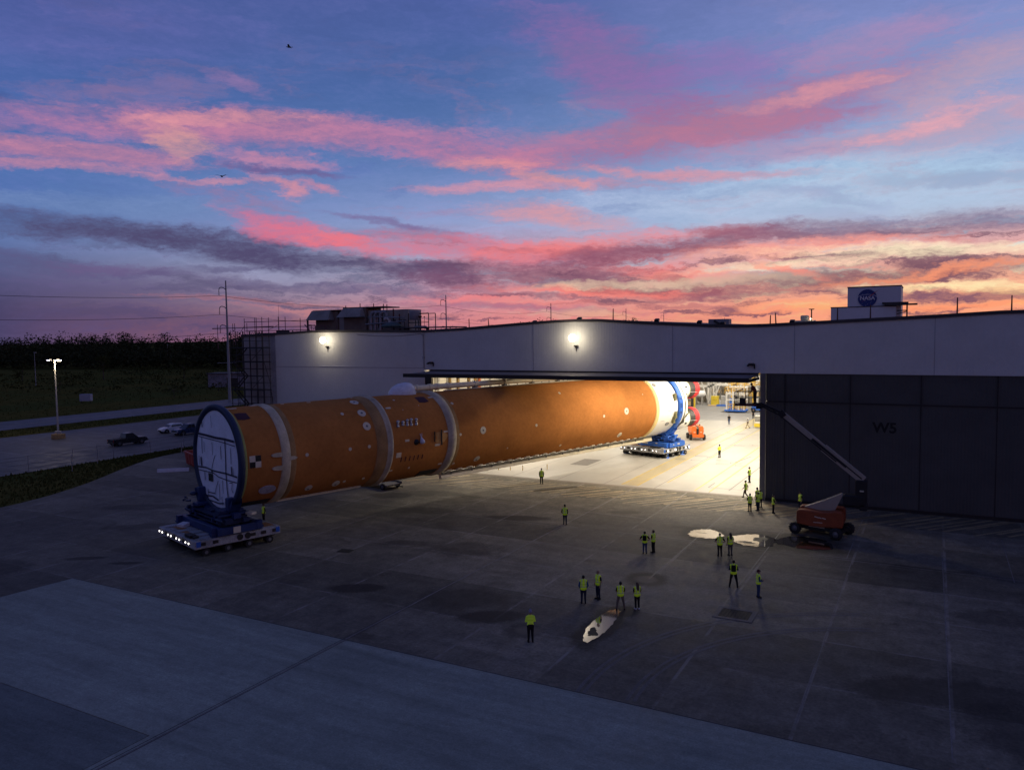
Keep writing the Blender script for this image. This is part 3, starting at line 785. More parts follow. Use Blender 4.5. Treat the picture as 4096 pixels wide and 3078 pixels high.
mb = MB(); mb.ext((-14.5, Y0 - .02, .02), (60, Y0 + .08, .3)); mb.build('door_kick_plate', STEEL_D, HB)
w5 = link('bay_number', text_mesh('W5', 1.32, .012, .035), HB); w5.data.materials.append(mat('black lettering', (.008, .008, .008), .7))
w5.rotation_euler = (PI / 2, 0, 0); w5.location = (-3.83, Y0 + .085, 7.72); w5.scale = (1.0, 1.0, 1.0)
# door opening: left jamb, head beam and the canopy rail
mb = MB(); mb.ext((-55.42, Y0 + .02, .015), (-54.5, Y0 + .4, 12.1)); mb.build('door_jamb', STEEL_D, HB)
mb = MB()
for i, x in enumerate((-53.4, -52.7, -51.6, -51.1)): mb.ext((x - .12, 81.5 + i * .8, .02), (x + .12, 81.9 + i * .8, 12.4))
mb.build('inner_jamb', mat('ochre jamb steel', (.45, .33, .12), .6), HB)
mb = MB()
mb.ext((-54.6, 79.0, 12.33), (-15.2, Y0 - .005, 12.74))                       # head beam against the wall
mb.build('canopy_beam', STEEL_D, HB)
mb = MB(); mb.prism([(74.05, 12.44), (78.99, 12.56), (78.99, 12.48), (74.05, 12.36)], 'x', -54.55, -15.25); mb.build('canopy_deck', CANOPYTOP, HB)
mb = MB()
mb.ext((-54.75, 73.75, 12.08), (-15.1, 74.03, 12.5)); mb.ext((-54.75, 74.04, 12.08), (-54.6, 78.98, 12.34)); mb.ext((-15.24, 74.04, 12.08), (-15.1, 78.98, 12.34))
for k in range(14):
    x = -53 + k * 2.85; mb.ext((x - .08, 74.04, 12.12), (x + .08, 78.98, 12.34))
mb.build('canopy_frame', STEEL_D, HB)
# outer shell that is out of sight or behind: side walls, back wall
MB().ext((-87.2, Y0 + .5, 0), (-86.8, 190, 17.1)).build('side_wall', DIRTY, HB)
MB().ext((59.6, Y0 + .5, 0), (60, 190, 17.9)).build('side_wall', SIDING, HB)
MB().ext((-87.2, 189.6, 0), (60, 190, 17.1)).build('back_wall', mat('brown back wall', (.30, .26, .20), .8, var=.35, scale=.5, fine=.2), HB)
mb = MB(); mb.ext((-80.9, 80.0, .013), (-80.5, 189.5, 16.4)); mb.build('inner_wall', INWALL, HB)
# left inner wall: framed white panels, columns
mb = MB()
for k in range(27): mb.ext((-80.49, 82 + k * 4, .02), (-80.2, 82.28 + k * 4, 16.2))
for z in (4, 7.6, 10.8): mb.ext((-80.49, 82.4, z), (-80.35, 189, z + .15))
mb.build('wall_frame', INSTEEL, HB)
mb = MB(); mb.ext((-80.2, 133, .02), (-79.8, 133.5, 16)); mb.build('red_column', mat('red oxide column', (.45, .12, .04), .6), HB)
MB().ext((-80.5, 80.2, 15.9), (59.5, 189.5, 16.2)).build('inner_ceiling', INCEIL, HB)
for x in (-79, -60, -41, -22, -3, 16):
    for y in (98, 117, 136, 155, 174):
        if (x, y) in ((-41, 98), (-22, 98), (-41, 117), (-22, 117), (-22, 136), (-22, 155), (-41, 136), (-41, 155), (-41, 174), (-22, 174)): continue
        MB().ext((x - .2, y - .2, .02), (x + .2, y + .2, 15.9)).build('column', INSTEEL, HB)
mb = MB()
for y in range(88, 188, 10): mb.ext((-80, y - .15, 14.9), (59, y + .15, 15.6))
mb.build('roof_girder', INSTEEL, HB)

# wall floodlights: round lit lens on a short arm over a small bracket
LENS = mat('lit lens', (1, .9, .7), .5, emit=(1.0, .86, .62, 1), estr=16.0)
for (x, z, lab) in ((-71.2, 16.52, 'round lit floodlight on the left white wall below the roof plant'), (-35.05, 16.42, 'round lit floodlight on the wall above the open bay at the roof peak')):
    t = thing('wall_floodlight', lab, 'floodlight', (x, Y0, z), 0, 'floodlights on the hangar wall')
    MB().ball((0, -.78, 0), (.42, .36, .42), 24, 14).build('lens', LENS, t)
    mb = MB(); mb.cyl((0, -.03, .1), (0, -.5, .1), .06, n=8); mb.lathe([(-.1, .08), (0, .16), (.1, .2)], (0, -.45, 0), (0, -1, 0), 20); mb.build('housing', STEEL_D, t)
    mb = MB(); mb.cyl((.15, -.05, -1.45), (.15, -.05, -.85), .05, n=8); mb.box((.15, -.12, -.88), (.46, .2, .16)); mb.box((.15, -.1, -1.0), (.2, .16, .2)); mb.build('bracket', STEEL_D, t)
    l = bpy.data.lights.new('floodlight_glow', 'POINT'); l.energy = 230; l.color = (1, .84, .6); l.shadow_soft_size = .35
    lo = bpy.data.objects.new('floodlight_glow', l); COL.objects.link(lo); lo.location = (x, Y0 - 1.25, z)
for x, lab in ((-54.4, 'small dark camera bracket on the wall above the left end of the canopy'), (-15.9, 'small dark camera bracket on the wall above the right end of the canopy')):
    t = thing('security_camera', lab, 'camera', (x, Y0, 13.5), 0, 'cameras over the bay opening')
    MB().box((0, -.28, .1), (.5, .5, .14), rx=.2).build('hood', STEEL_D, t); mb = MB(); mb.cyl((.2, -.02, 0), (.2, -.3, .02), .06, n=8); mb.box((.3, -.06, -.1), (.12, .1, .5)); mb.build('bracket', STEEL_D, t)
    MB().box((-.25, -.42, -.02), (.18, .34, .16)).build('camera_body', STEEL_D, t)

# roof posts, vents
POST = mat('rust red post', (.10, .035, .03), .7)
for x, y, h, lean, lab in ((-51.8, 84, 1.25, -.02, 'leftmost thin rusty post on the roof edge beside the dark slab'), (-48.9, 84, 1.1, -.1, 'leaning thin rusty post on the rising roof left of the peak'), (-32.4, 84, 1.25, .02, 'tall rusty post on the roof just right of the peak'), (-15.0, 84, .95, .03, 'left of two short rusty posts over the valley of the roof'), (-14.4, 84, 1.15, -.08, 'right of two short rusty posts over the valley of the roof, leaning'), (-8.5, 84, 1.25, 0, 'dark red post in front of the left side of the pale roof block'), (-5.5, 84, 1.4, 0, 'dark red post in front of the round blue emblem'), (1.9, 84, 1.55, 0, 'dark red post on the roof right of the pale block'), (6.2, 84, 1.45, 0, 'dark red post at the far right end of the roof')):
    o = MB().cyl((0, 0, -.3), (math.sin(lean) * h, 0, h), .075, .05, n=8).build('roof_post', POST); o.location = (x, y, top_at(x)); tag(o, lab, 'post', 'rusty posts on the roof')
t = thing('roof_vent_pipe', 'thin roof pipe with a flat wide cap left of the pale block', 'vent', (-10.95, 84, top_at(-10.95)), 0)
MB().cyl((0, 0, -.1), (0, 0, 1.25), .06, n=8).build('pipe', STEEL_D, t); MB().cyl((0, 0, 1.25), (0, 0, 1.34), .2, .3, n=12).build('cap', STEEL_D, t)
for x, lab in ((-27.2, 'small dark vent cowl right of the roof peak'), (-22.4, 'second small dark vent cowl on the falling roof'), (-19.9, 'third small dark vent cowl near the roof valley'), (-12.8, 'boxy dark vent cowl beside the lit roof unit'), (-42.5, 'small dark vent cowl on the rising roof left of the peak'), (-36.6, 'little vent cowl at the roof peak over the floodlight')):
    o = MB().box((0, 0, .15), (.5, .5, .35), rx=.3, ch=.06).build('roof_vent', STEEL_D); o.location = (x, 84, top_at(x)); tag(o, lab, 'vent', 'vent cowls on the roof')
t = thing('roof_unit', 'pale rooftop unit with a small glowing lamp in the roof valley', 'roof unit', (-14.1 + 1.6, 90, 17.3), 0)
MB().ext((-1.2, 0, 0), (1.1, 1.2, .7), ch=.05).build('cabinet', mat('pale unit', (.5, .5, .42), .6), t); MB().ext((-.4, .2, .7), (.4, .9, 1.25), ch=.08).build('hood', MATS['pale unit'], t)
MB().ball((.75, -.1, .85), .1).build('lamp', mat('small lamp', (1, .9, .7), .5, emit=(1, .85, .6, 1), estr=12), t)
t = thing('roof_unit', 'grey rooftop unit with a sloping duct beyond the roof valley', 'roof unit', (-22.2, 92, 17.4), 0)
MB().ext((-1.3, 0, 0), (1.1, 1.4, 1.0), ch=.05).build('cabinet', mat('grey unit', (.25, .25, .26), .6), t); MB().bar((-.6, -.1, .8), (.6, -.3, .1), .22).build('duct', STEEL_D, t)

# low dark slab edge on the roof at the left of the bay
o = MB().box((-58.2, 84.5, 18.0), (9.6, 3.0, .14)).build('roof_slab', TRIM); tag(o, 'thin flat dark slab lying on the roof right of the pipework', 'roof slab')

# roof plant: two louvred hoods, block house, pipework
PLANT = mat('weathered plant cladding', (.27, .26, .25), .8, var=.3, scale=.5, fine=.1)
PLANT2 = mat('rusty plant base', (.17, .13, .11), .85, var=.4, scale=.6)
PIPE = mat('galvanised pipe', (.22, .22, .24), .4, .5, var=.25)
t = thing('roof_plant_house', 'dark weathered roof plant house with two overhanging louvre hoods', 'plant house', (0, 85, 17.7), 0)
def hood(x0, x1, z0, z1, ins):
    v = [(x0, -1.3, z0), (x1, -1.3, z0), (x1, 0, z0), (x0, 0, z0), (x0 + ins, -.5, z1), (x1 - ins * .6, -.5, z1), (x1 - ins * .6, 0, z1), (x0 + ins, 0, z1)]
    return MB().add(v, [(3, 2, 1, 0), (4, 5, 6, 7), (0, 1, 5, 4), (1, 2, 6, 5), (2, 3, 7, 6), (3, 0, 4, 7)])
hood(-79.1, -74.9, 1.65, 3.0, .45).build('louvre_hood', PLANT, t); hood(-73.4, -69.3, 1.95, 3.2, .6).build('louvre_hood', PLANT, t)
MB().ext((-78.4, .02, -.6), (-74.3, 3.2, 2.95)).build('block', PLANT2, t); MB().ext((-74.28, .3, -.6), (-73.2, 3.2, 2.9)).build('block', PLANT, t)
MB().ext((-73.18, .02, -.6), (-69.2, 3.4, 3.18)).build('block', PLANT2, t); MB().ext((-69.18, .5, -.6), (-62.4, 3.6, 2.85), ch=.04).build('block', mat('tan plant wall', (.36, .32, .28), .8, var=.25, scale=.6), t)
mb = MB(); mb.ext((-73.3, .0, 3.19), (-66, 3.5, 3.34)); mb.ext((-78.5, -.4, 2.96), (-73.3, 3.2, 3.06)); mb.build('roof_cap', TRIM, t)
mb = MB(); mb.ext((-79, -1.2, -.2), (-78.85, -1.05, 1.7)); mb.ext((-79, -1.2, .9), (-78.4, -1.05, 1.0)); mb.build('hood_leg', STEEL_D, t)
for x, h in ((-73.6, 3.65), (-71, 3.9), (-68.6, 3.8), (-66.9, 3.7), (-66.3, 3.65)): MB().cyl((x, 1, 2.8), (x, 1, h), .06, n=8).build('vent_stub', POST, t)
t = thing('roof_pipework', 'tangle of large dark pipes and valves in front of the plant house', 'pipework', (0, 84.2, 17.7), 0)
for x in (-67.6, -66.9, -66.0):
    MB().tube([(x, 0, -.2), (x, 0, 2.0), (x + .1, 0, 2.35), (x + .4, .1, 2.55), (x + .75, .2, 2.4), (x + .85, .2, 1.9), (x + .85, .2, .4)], .24, 10).build('riser_pipe', PIPE, t)
MB().tube([(-65.2, -.2, 1.5), (-64.8, -.2, 1.65), (-64.4, -.2, 1.4), (-64.2, -.2, .4)], .22, 10).build('elbow_pipe', mat('pale pipe', (.4, .38, .38), .5), t)
mb = MB(); mb.cyl((-68.4, -.3, .9), (-61.6, -.3, 1.2), .1, n=8); mb.cyl((-68, -.2, 1.9), (-63, -.2, 1.75), .08, n=8); mb.cyl((-64.6, -.3, 1.7), (-61.8, -.3, 1.7), .06, n=8); mb.build('cross_pipe', PIPE, t)
mb = MB(); mb.lathe([(0, .05), (.02, 1.5), (.3, 1.4), (.5, .9), (.62, .3)], (-63.8, -.4, .45), (0, 0, 1), 24); mb.build('fan_cowl', mat('dark green cowl', (.06, .10, .10), .5), t)
for x in (-64.0, -63.0): MB().cyl((x, .2, 0), (x, .2, 2.9 if x < -63.5 else 2.2), .1, n=8).build('exhaust_stack', POST, t)
for x in (-63.6, -62.5, -61.9): mb = MB(); mb.cyl((x, -.2, 0), (x, -.2, 1.3), .05, n=6); mb.cyl((x - .18, -.2, 1.3), (x + .18, -.2, 1.3), .13, n=10); mb.build('valve', STEEL_D, t)
t = thing('roof_tank', 'pale cylindrical tank inside a pipe frame at the right of the roof plant', 'tank', (-60.95, 85, 17.7), 0)
MB().lathe([(1.35, 0), (1.35, .7), (2.45, .7), (2.5, .74), (2.55, .74), (2.56, 0)], (0, 0, 0), (0, 0, 1), 24).build('drum', mat('pale tank', (.34, .36, .42), .5), t)
mb = MB()
for a, b in (((-1, 0, 0), (-1, 0, 2.25)), ((-1, 0, 2.2), (2.25, 0, 2.2)), ((2.25, 0, 0), (2.25, 0, 2.2)), ((-1, 0, 1.0), (2.25, 0, 1.0)), ((.6, 0, 0), (.6, 0, 2.2)), ((-1, 1.6, 0), (-1, 1.6, 2.2)), ((2.25, 1.6, 0), (2.25, 1.6, 2.2)), ((-1, 1.6, 2.2), (2.25, 1.6, 2.2))): mb.cyl(a, b, .06, n=6)
mb.build('pipe_frame', STEEL_D, t)
mb = MB(); mb.cyl((1.1, -.3, -.1), (1.1, -.3, 1.75), .09, n=8); mb.cyl((1.1, -.3, 1.6), (1.1, -.3, 1.85), .14, .3, n=12); mb.build('mushroom_vent', POST, t)
MB().tube([(.2, -.3, .35), (1.9, -.3, .35), (2.2, -.3, .2), (2.25, -.3, -.1)], .2, 10).build('outlet_pipe', PIPE, t)
mb = MB(); mb.cyl((1.7, -.2, 0), (1.7, -.2, 1.7), .03, n=6); mb.ball((1.7, -.2, 1.72), .09); mb.build('marker_rod', POST, t)

# distant pale tower with the round emblem
TW = mat('pale tower cladding', (.62, .63, .68), .6, var=.08, scale=.1, fine=.03)
t = thing('tower_block', 'pale two-step block with a round blue emblem rising behind the roof', 'tower', (0, 250, 0), 0)
MB().ext((-22.6, 0, 0), (-8.4, 14, 29.5)).build('upper_block', TW, t); MB().ext((-27, -1.5, 0), (-9.6, -.05, 23.7)).build('lower_block', TW, t)
MB().ext((-22.7, -.1, 29.5), (-8.3, 14.1, 29.8)).build('parapet', TRIM, t); MB().ext((-27.1, -1.6, 23.7), (-9.5, -.06, 23.95)).build('parapet', TRIM, t)
em = MB().cyl((-17.25, -.06, 26.35), (-17.25, -.22, 26.35), 2.55, n=48, smooth=False).build('emblem', mat('emblem blue', (.018, .04, .20), .5), t)
lt = link('emblem_lettering', text_mesh('NASA', 1.55, .02, .03), em); lt.data.materials.append(mat('emblem white', (.75, .75, .78), .5)); lt.rotation_euler = (PI / 2, 0, 0); lt.location = (-17.25, -.26, 26.3)
mb = MB()
sw = [(-19.9, 25.3), (-18.4, 27.5), (-17.2, 26.6), (-14.2, 29.1), (-16.9, 27.3), (-18.2, 28.1)]
sw2 = [(-14.0, 28.9), (-16.3, 26.9), (-18.9, 25.1), (-16.1, 27.4)]
mb.add([(x, -.25, z) for x, z in sw2] + [(x, -.23, z) for x, z in sw2], [(0, 1, 2, 3), (7, 6, 5, 4)]); mb.build('emblem_swoosh', mat('emblem red', (.42, .06, .07), .5), em)
mb = MB()
mb.add([(-17.25 + 2.9 * math.cos(a) * .95, -.24, 26.35 + 1.1 * math.sin(a)) for a in [i * PI / 16 for i in range(17)]] + [(-17.25 + 2.72 * math.cos(a) * .95, -.24, 26.35 + 1.02 * math.sin(a)) for a in [i * PI / 16 for i in range(16, -1, -1)]], [tuple(range(34))]); mb.build('emblem_orbit', MATS['emblem white'], em)
rnd = random.Random(3)
for _ in range(16):
    a, r = rnd.uniform(0, 6.28), rnd.uniform(.9, 2.3); MB().box((-17.25 + r * math.cos(a), -.24, 26.35 + r * math.sin(a)), (.09, .02, .09)).build('emblem_star', MATS['emblem white'], em)
mb = MB(); mb.ext((-12.6, -2.6, 24.0), (-4.2, 1, 24.4)); mb.ext((-13.2, -2.4, 24.45), (-6.5, .5, 24.9)); mb.ext((-7.0, -2, 20), (-6.6, -1.6, 24.0)); mb.ext((-9.4, -2, 22.3), (-6.6, -1.6, 22.6)); mb.bar((-9.4, -1.8, 21.5), (-6.8, -1.8, 22.2), .25); mb.build('access_platform', TRIM, t)

# scaffold in front of the stained end wall
TUBE = mat('scaffold tube', (.035, .033, .036), .5, .5); BOARD = mat('scaffold board', (.03, .027, .026), .85, var=.3)
TUBE_R = mat('painted scaffold tube', (.12, .045, .06), .6)
t = thing('scaffold_tower', 'tall dark scaffold stair tower against the left end of the hangar', 'scaffold', (0, 77.6, 0), 0)
xs = (-87.0, -85.9, -84.6, -83.3, -82.1, -80.9)
for x in xs:
    for y in (-.55, .75): MB().cyl((x, y, -.02), (x, y, 17.9), .05, n=6).build('standard', TUBE, t)
for z in [1.9 + 1.95 * k for k in range(8)]:
    mb = MB()
    for y in (-.55, .75): mb.cyl((-87.2, y, z), (-80.7, y, z), .045, n=6)
    for y in (-.55, .75): mb.cyl((-87.2, y, z + 1.0), (-80.7, y, z + 1.0), .035, n=6)
    mb.build('ledger', TUBE, t)
    if int(z / 1.95) % 2 == 0 or z > 13: MB().ext((-87.1, -.5, z + .06), (-80.8, .7, z + .12)).build('deck', BOARD, t)
for k in range(8):
    z = 1.9 + 1.95 * k
    if k < 7:
        s = 1 if k % 2 == 0 else -1; a, b = (-86.8, -84.6) if s > 0 else (-84.6, -86.8)
        mb = MB()
        for y in (-.4, .2): mb.bar((a, y, z), (b, y, z + 1.95), .06, .16)
        for j in range(7): q = (j + .5) / 7; mb.box((a + (b - a) * q, -.1, z + 1.95 * q), (.26, .6, .04))
        mb.build('stair_flight', BOARD, t)
mb = MB()
for k in range(0, 8, 2): mb.cyl((-83.3, -.58, 1.9 + 1.95 * k), (-80.9, -.58, 3.85 + 1.95 * k), .035, n=6)
for x in (-80.9,): mb.tube([(x, -.6, 14.5), (-79.6, -.6, 11.0), (-79.2, -.6, 8.0)], .04, 6); mb.cyl((-79.2, -.6, 0), (-79.2, -.6, 9), .04, n=6)
for z in (3.9, 7.2): mb.cyl((-80.9, -.6, z), (-79.2, -.6, z), .04, n=6)
mb.build('brace', TUBE, t)
t = thing('roof_scaffold', 'open rail scaffold of thin red tubes standing up from the left roof corner', 'scaffold', (0, 80.2, 17.4), 0)
for x, z0, z1 in ((-93.2, -2, 1.6), (-90, -1.5, 1.7), (-89.6, -1.5, 1.7), (-87.6, -.2, 2.4), (-87.1, 0, 1.7), (-85.5, 0, 2.45), (-85.2, 0, 2.45), (-84.1, .1, 2.5), (-82.8, .1, 2.4), (-80.9, .1, 2.5), (-79.6, .1, 2.45), (-76.8, .2, 2.2), (-75.3, .2, 2.2)):
    MB().cyl((x, 0, z0), (x, 0, z1), .045, n=6).build('standard', TUBE_R, t)
mb = MB()
for x0, x1, z in ((-94.3, -72.2, 1.05), (-87.6, -75.3, 1.85), (-87.4, -75.4, .55), (-85.4, -77, .2)): mb.cyl((x0, 0, z), (x1, 0, z), .05, n=6)
mb.bar((-94.4, .1, 1.0), (-82, .1, 1.15), .1, .1); mb.bar((-88.8, 0, 0), (-87.5, 0, 1.4), .05); mb.bar((-76, 0, 1.3), (-74.8, 0, .2), .16, .05); mb.bar((-83, 0, .6), (-81, 0, 1.3), .05)
for x in (-74, -72.2, -70.3): mb.cyl((x, 0, .3), (x, 0, 1.05), .04, n=6)
mb.build('rail', TUBE_R, t)
o = MB().cyl((0, 0, 0), (0, 0, 4.2), .03, .015, n=6).build('whip_antenna', TUBE_R); o.location = (-82.6, 82, 17.4); tag(o, 'thin upright whip aerial behind the roof scaffold', 'aerial')
o = MB().ext((-.9, -.4, 0), (.9, .4, .38)).build('roof_box', TRIM); o.location = (-81.2, 81.3, 17.55); tag(o, 'low dark box on the roof edge beside the roof scaffold', 'box')
t = thing('roof_guardrail', 'short steel guardrail on the roof beside the left louvre hood', 'guardrail', (0, 83, 17.8), 0)
mb = MB()
for x in (-78.2, -77.4, -76.7): mb.cyl((x, 0, -.1), (x, 0, .9), .04, n=6)
mb.build('post', TUBE_R, t); mb = MB(); mb.cyl((-78.2, 0, .88), (-76.7, 0, .88), .04, n=6); mb.cyl((-78.2, 0, .45), (-76.7, 0, .45), .04, n=6); mb.build('rail', TUBE_R, t)

# ------------------------------------------------------------------ the rocket stage.  local frame: x towards the camera side, y aft, z up; axis at z 6.9
TH = 0.290672486
RS = (-62.42 * math.cos(TH) + 27 * math.sin(TH), 62.42 * math.sin(TH) + 27 * math.cos(TH), 0)
AZ, RR = 6.9, 4.2
FOAM = mat('orange spray foam', (.42, .163, .046), .95, var=.22, scale=.22, fine=.08, spec=.04, bump=.25, bscale=9)
FOAM2 = mat('tan foam', (.34, .20, .085), .85, var=.35, scale=.7, fine=.12, spec=.15)
FOAMY = mat('pale yellow foam', (.70, .52, .24), .75, var=.12, scale=.6, spec=.15)
CREAM = mat('cream coated flange', (.50, .43, .31), .8, var=.35, scale=.7, fine=.1, spec=.2)
GREEN = mat('yellow green primer', (.30, .32, .10), .7, var=.2, scale=.8)
WHITEP = mat('white rocket paint', (.80, .78, .74), .45, var=.05, scale=.5)
PATCH = mat('white patch', (.60, .54, .42), .7, var=.15, scale=3)
DIM = mat('grey port', (.12, .12, .13), .5)
MAROON = mat('dark maroon patch', (.055, .012, .022), .7, var=.4, scale=2)
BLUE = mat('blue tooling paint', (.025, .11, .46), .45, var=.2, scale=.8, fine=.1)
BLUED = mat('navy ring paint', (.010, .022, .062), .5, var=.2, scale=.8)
COVER = mat('white cover sheet', (.70, .77, .88), .55, var=.14, scale=.5, fine=.06, bump=.9, bscale=1.3)
TAPE = mat('dark seam tape', (.02, .022, .05), .6, var=.2)
BLACK = mat('black rubber', (.014, .014, .015), .6)
rk = thing('rocket_stage', 'huge orange rocket core stage lying on blue cradles, half rolled out of the lit bay', 'rocket', RS, -TH)
def cp(y, ang, r=RR): a = R(ang); return (r * math.cos(a), y, AZ + r * math.sin(a))
def ring(name, prof, m, n=96): return MB().lathe(prof, (0, 0, AZ), (0, 1, 0), n).build(name, m, rk)
def patch(name, y, ang, pts, m, h=.03, parent=None):
    """flat-topped shape wrapped on the tank: pts are (dy, arc metres)"""
    mb = MB(); c = cp(y, ang, RR + h); top = [cp(y + a, ang + math.degrees(b / RR), RR + h) for a, b in pts]; bot = [cp(y + a, ang + math.degrees(b / RR), RR - .02) for a, b in pts]
    n = len(pts); mid = [cp(y + a * .5, ang + math.degrees(b * .5 / RR), RR + h) for a, b in pts]
    mb.add([c] + mid + top + bot, [(0, 1 + i, 1 + (i + 1) % n) for i in range(n)] + [(1 + i, 1 + n + i, 1 + n + (i + 1) % n, 1 + (i + 1) % n) for i in range(n)] + [(1 + n + i, 1 + 2 * n + i, 1 + 2 * n + (i + 1) % n, 1 + n + (i + 1) % n) for i in range(n)])
    return mb.build(name, m, parent or rk)
disc = lambda r, k=1.0, n=22: [(r * math.cos(2 * PI * i / n), k * r * math.sin(2 * PI * i / n)) for i in range(n)]
rect = lambda a, b: [(-a / 2, -b / 2), (0, -b / 2), (a / 2, -b / 2), (a / 2, 0), (a / 2, b / 2), (0, b / 2), (-a / 2, b / 2), (-a / 2, 0)]
# skins
ring('foam_skin', [(.70, RR - .02), (1.08, RR), (13.5, RR), (22, RR), (30, RR), (40, RR), (50, RR), (57.2, RR)], FOAM)
ring('primer_edge', [(.73, RR + .005), (.78, RR + .02), (1.0, RR + .02), (1.04, RR + .002)], GREEN)
ring('white_band', [(4.0, RR), (4.02, RR + .07), (4.1, RR + .1), (4.72, RR + .1), (4.8, RR + .06), (4.82, RR)], CREAM)
ring('tan_band', [(4.82, RR + .002), (4.85, RR + .02), (5.28, RR + .02), (5.34, RR + .002)], FOAM2)
ring('tan_band', [(13.42, RR), (13.45, RR + .04), (13.9, RR + .06), (14.3, RR + .12), (14.55, RR + .1)], FOAM2)
ring('white_band', [(14.552, RR + .1), (14.6, RR + .14), (14.86, RR + .12), (14.9, RR + .2), (15.12, RR + .2), (15.18, RR + .13), (15.2, RR)], CREAM)
ring('white_band', [(21.85, RR), (21.88, RR + .08), (22.12, RR + .1), (22.14, RR + .16), (22.8, RR + .16), (22.86, RR + .06)], CREAM)
ring('tan_band', [(22.862, RR + .05), (23.1, RR + .04), (23.34, RR + .002)], FOAM2)
ring('yellow_band', [(57.2, RR), (57.24, RR + .1), (57.5, RR + .1), (57.52, RR + .05), (57.95, RR + .05), (58.02, RR + .005)], FOAMY)
ring('engine_section', [(58.0, RR), (62.0, RR), (63.9, RR), (64.2, RR - .03), (64.5, RR - .05), (64.9, RR - .12), (65.15, RR - .3), (65.3, RR - .6), (65.32, 0)], WHITEP)
# front end: navy handling ring and the sheeted cover
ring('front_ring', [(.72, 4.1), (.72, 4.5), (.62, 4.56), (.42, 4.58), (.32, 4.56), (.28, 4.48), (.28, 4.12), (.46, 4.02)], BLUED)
mb = MB(); mb.lathe([(.45, 4.14), (.40, 3.6), (.37, 2.6), (.35, 1.4), (.34, .6), (.34, .001)], (0, 0, AZ), (0, 1, 0), 72)
cov = mb.build('end_cover', COVER, rk)
def strip(pts, w, par, name='seam_tape', y=.31):
    mb = MB()
    for (xa, za), (xb, zb) in zip(pts[:-1], pts[1:]):
        d = Vector((xb - xa, zb - za)).normalized(); n_ = Vector((-d.y, d.x)) * w * .66
        mb.add([(xa + n_.x, y, AZ + za + n_.y), (xa - n_.x, y, AZ + za - n_.y), (xb - n_.x, y, AZ + zb - n_.y), (xb + n_.x, y, AZ + zb + n_.y)], [(0, 1, 2, 3)])
    return mb.build(name, TAPE, par)
strip([(-3.45, 1.9), (-1.5, 1.86), (0, 1.8), (1.8, 1.82), (3.45, 1.76)], .15, cov); strip([(-3.3, 1.66), (-1, 1.6), (1.8, 1.52), (3.6, 1.4)], .05, cov)
strip([(-3.75, -.98), (-2, -.9), (-.5, -1.02), (1.8, -.98), (3.8, -1.05)], .1, cov); strip([(-3.65, -1.25), (-.6, -1.2), (.4, -1.42), (1.9, -1.5), (3.7, -1.5)], .06, cov)
strip([(-2.2, -3.3), (-.9, -3.2), (.2, -3.4)], .1, cov); strip([(-1.8, -2.95), (-.3, -2.9)], .06, cov); strip([(-1.7, -3.6), (.3, -3.65), (1.2, -3.5)], .08, cov)
strip([(1.78, 1.8), (1.82, .2), (1.78, -1.0), (1.9, -2.4), (2.1, -3.3)], .1, cov)
for x, za, zb, w in ((-2.7, 1.65, .25, .07), (-2.25, 1.3, .4, .04), (-.65, 1.35, .3, .04), (.95, 1.2, .1, .06), (2.75, 1.2, -.1, .06), (2.8, -.3, -.95, .12), (3.1, -.4, -1.0, .05), (-2.95, -.1, -.85, .16), (-3.35, .0, -.8, .05), (-2.3, -1.3, -2.0, .07), (.45, -2.0, -3.3, .05), (1.1, -1.6, -2.7, .05), (-1.75, -2.7, -3.4, .06), (.9, -3.0, -3.7, .05), (-.7, 3.6, 2.6, .04), (-2.5, 3.0, 2.5, .1)): strip([(x, za), (x + .02, (za + zb) / 2), (x + .05, zb)], w, cov)
strip([(-.1, .35), (-.55, -.25), (-.85, -.85)], .05, cov); strip([(.3, -1.75), (-.1, -2.3), (-.4, -2.85)], .05, cov)
strip([(2.35, -1.7), (2.9, -1.6), (2.75, -2.2), (3.0, -2.4)], .05, cov)
MB().ext((-1.5, .28, AZ - 1.95), (-.7, .31, AZ - 1.3)).build('cover_window', mat('window dark', (.03, .04, .04), .3), cov)
MB().ext((-.95, .29, AZ - 1.25), (-.75, .31, AZ - .95)).build('cover_window', MATS['window dark'], cov)
# discs, tabs and other marks on the skin (station, bearing, radius, port)
for y, a, r, port in ((12.86, 69, .78, 1), (12.7, 46, .76, 1), (12.66, 26.8, .75, 1), (10.7, 47.6, .3, 0), (10.56, 1.3, .29, 0), (12.57, 1.3, .29, 0), (6.31, 1.2, .29, 0), (9.81, -46, .72, 2), (7.08, -45.6, .66, 2), (10.62, -44.3, .26, 0), (12.65, -44.6, .26, 0),
                      (23.57, 48, .3, 0), (23.43, 1.4, .26, 0), (26.51, 3.2, .72, 1), (34.45, .3, .31, 0), (26.54, -42.3, .72, 2), (39.9, 48.8, .32, 0), (46.33, .6, .34, 0), (50.83, 4, .8, 1), (50.68, -40.6, .74, 2), (39.62, -42.9, .3, 0), (23.43, -44.4, .3, 0)):
    p_ = patch('cover_disc', y, a, disc(r * .53), PATCH, .03)
    if port: patch('disc_port', y, a - (2 if port == 2 else 0), disc(.105), DIM, .045, p_)
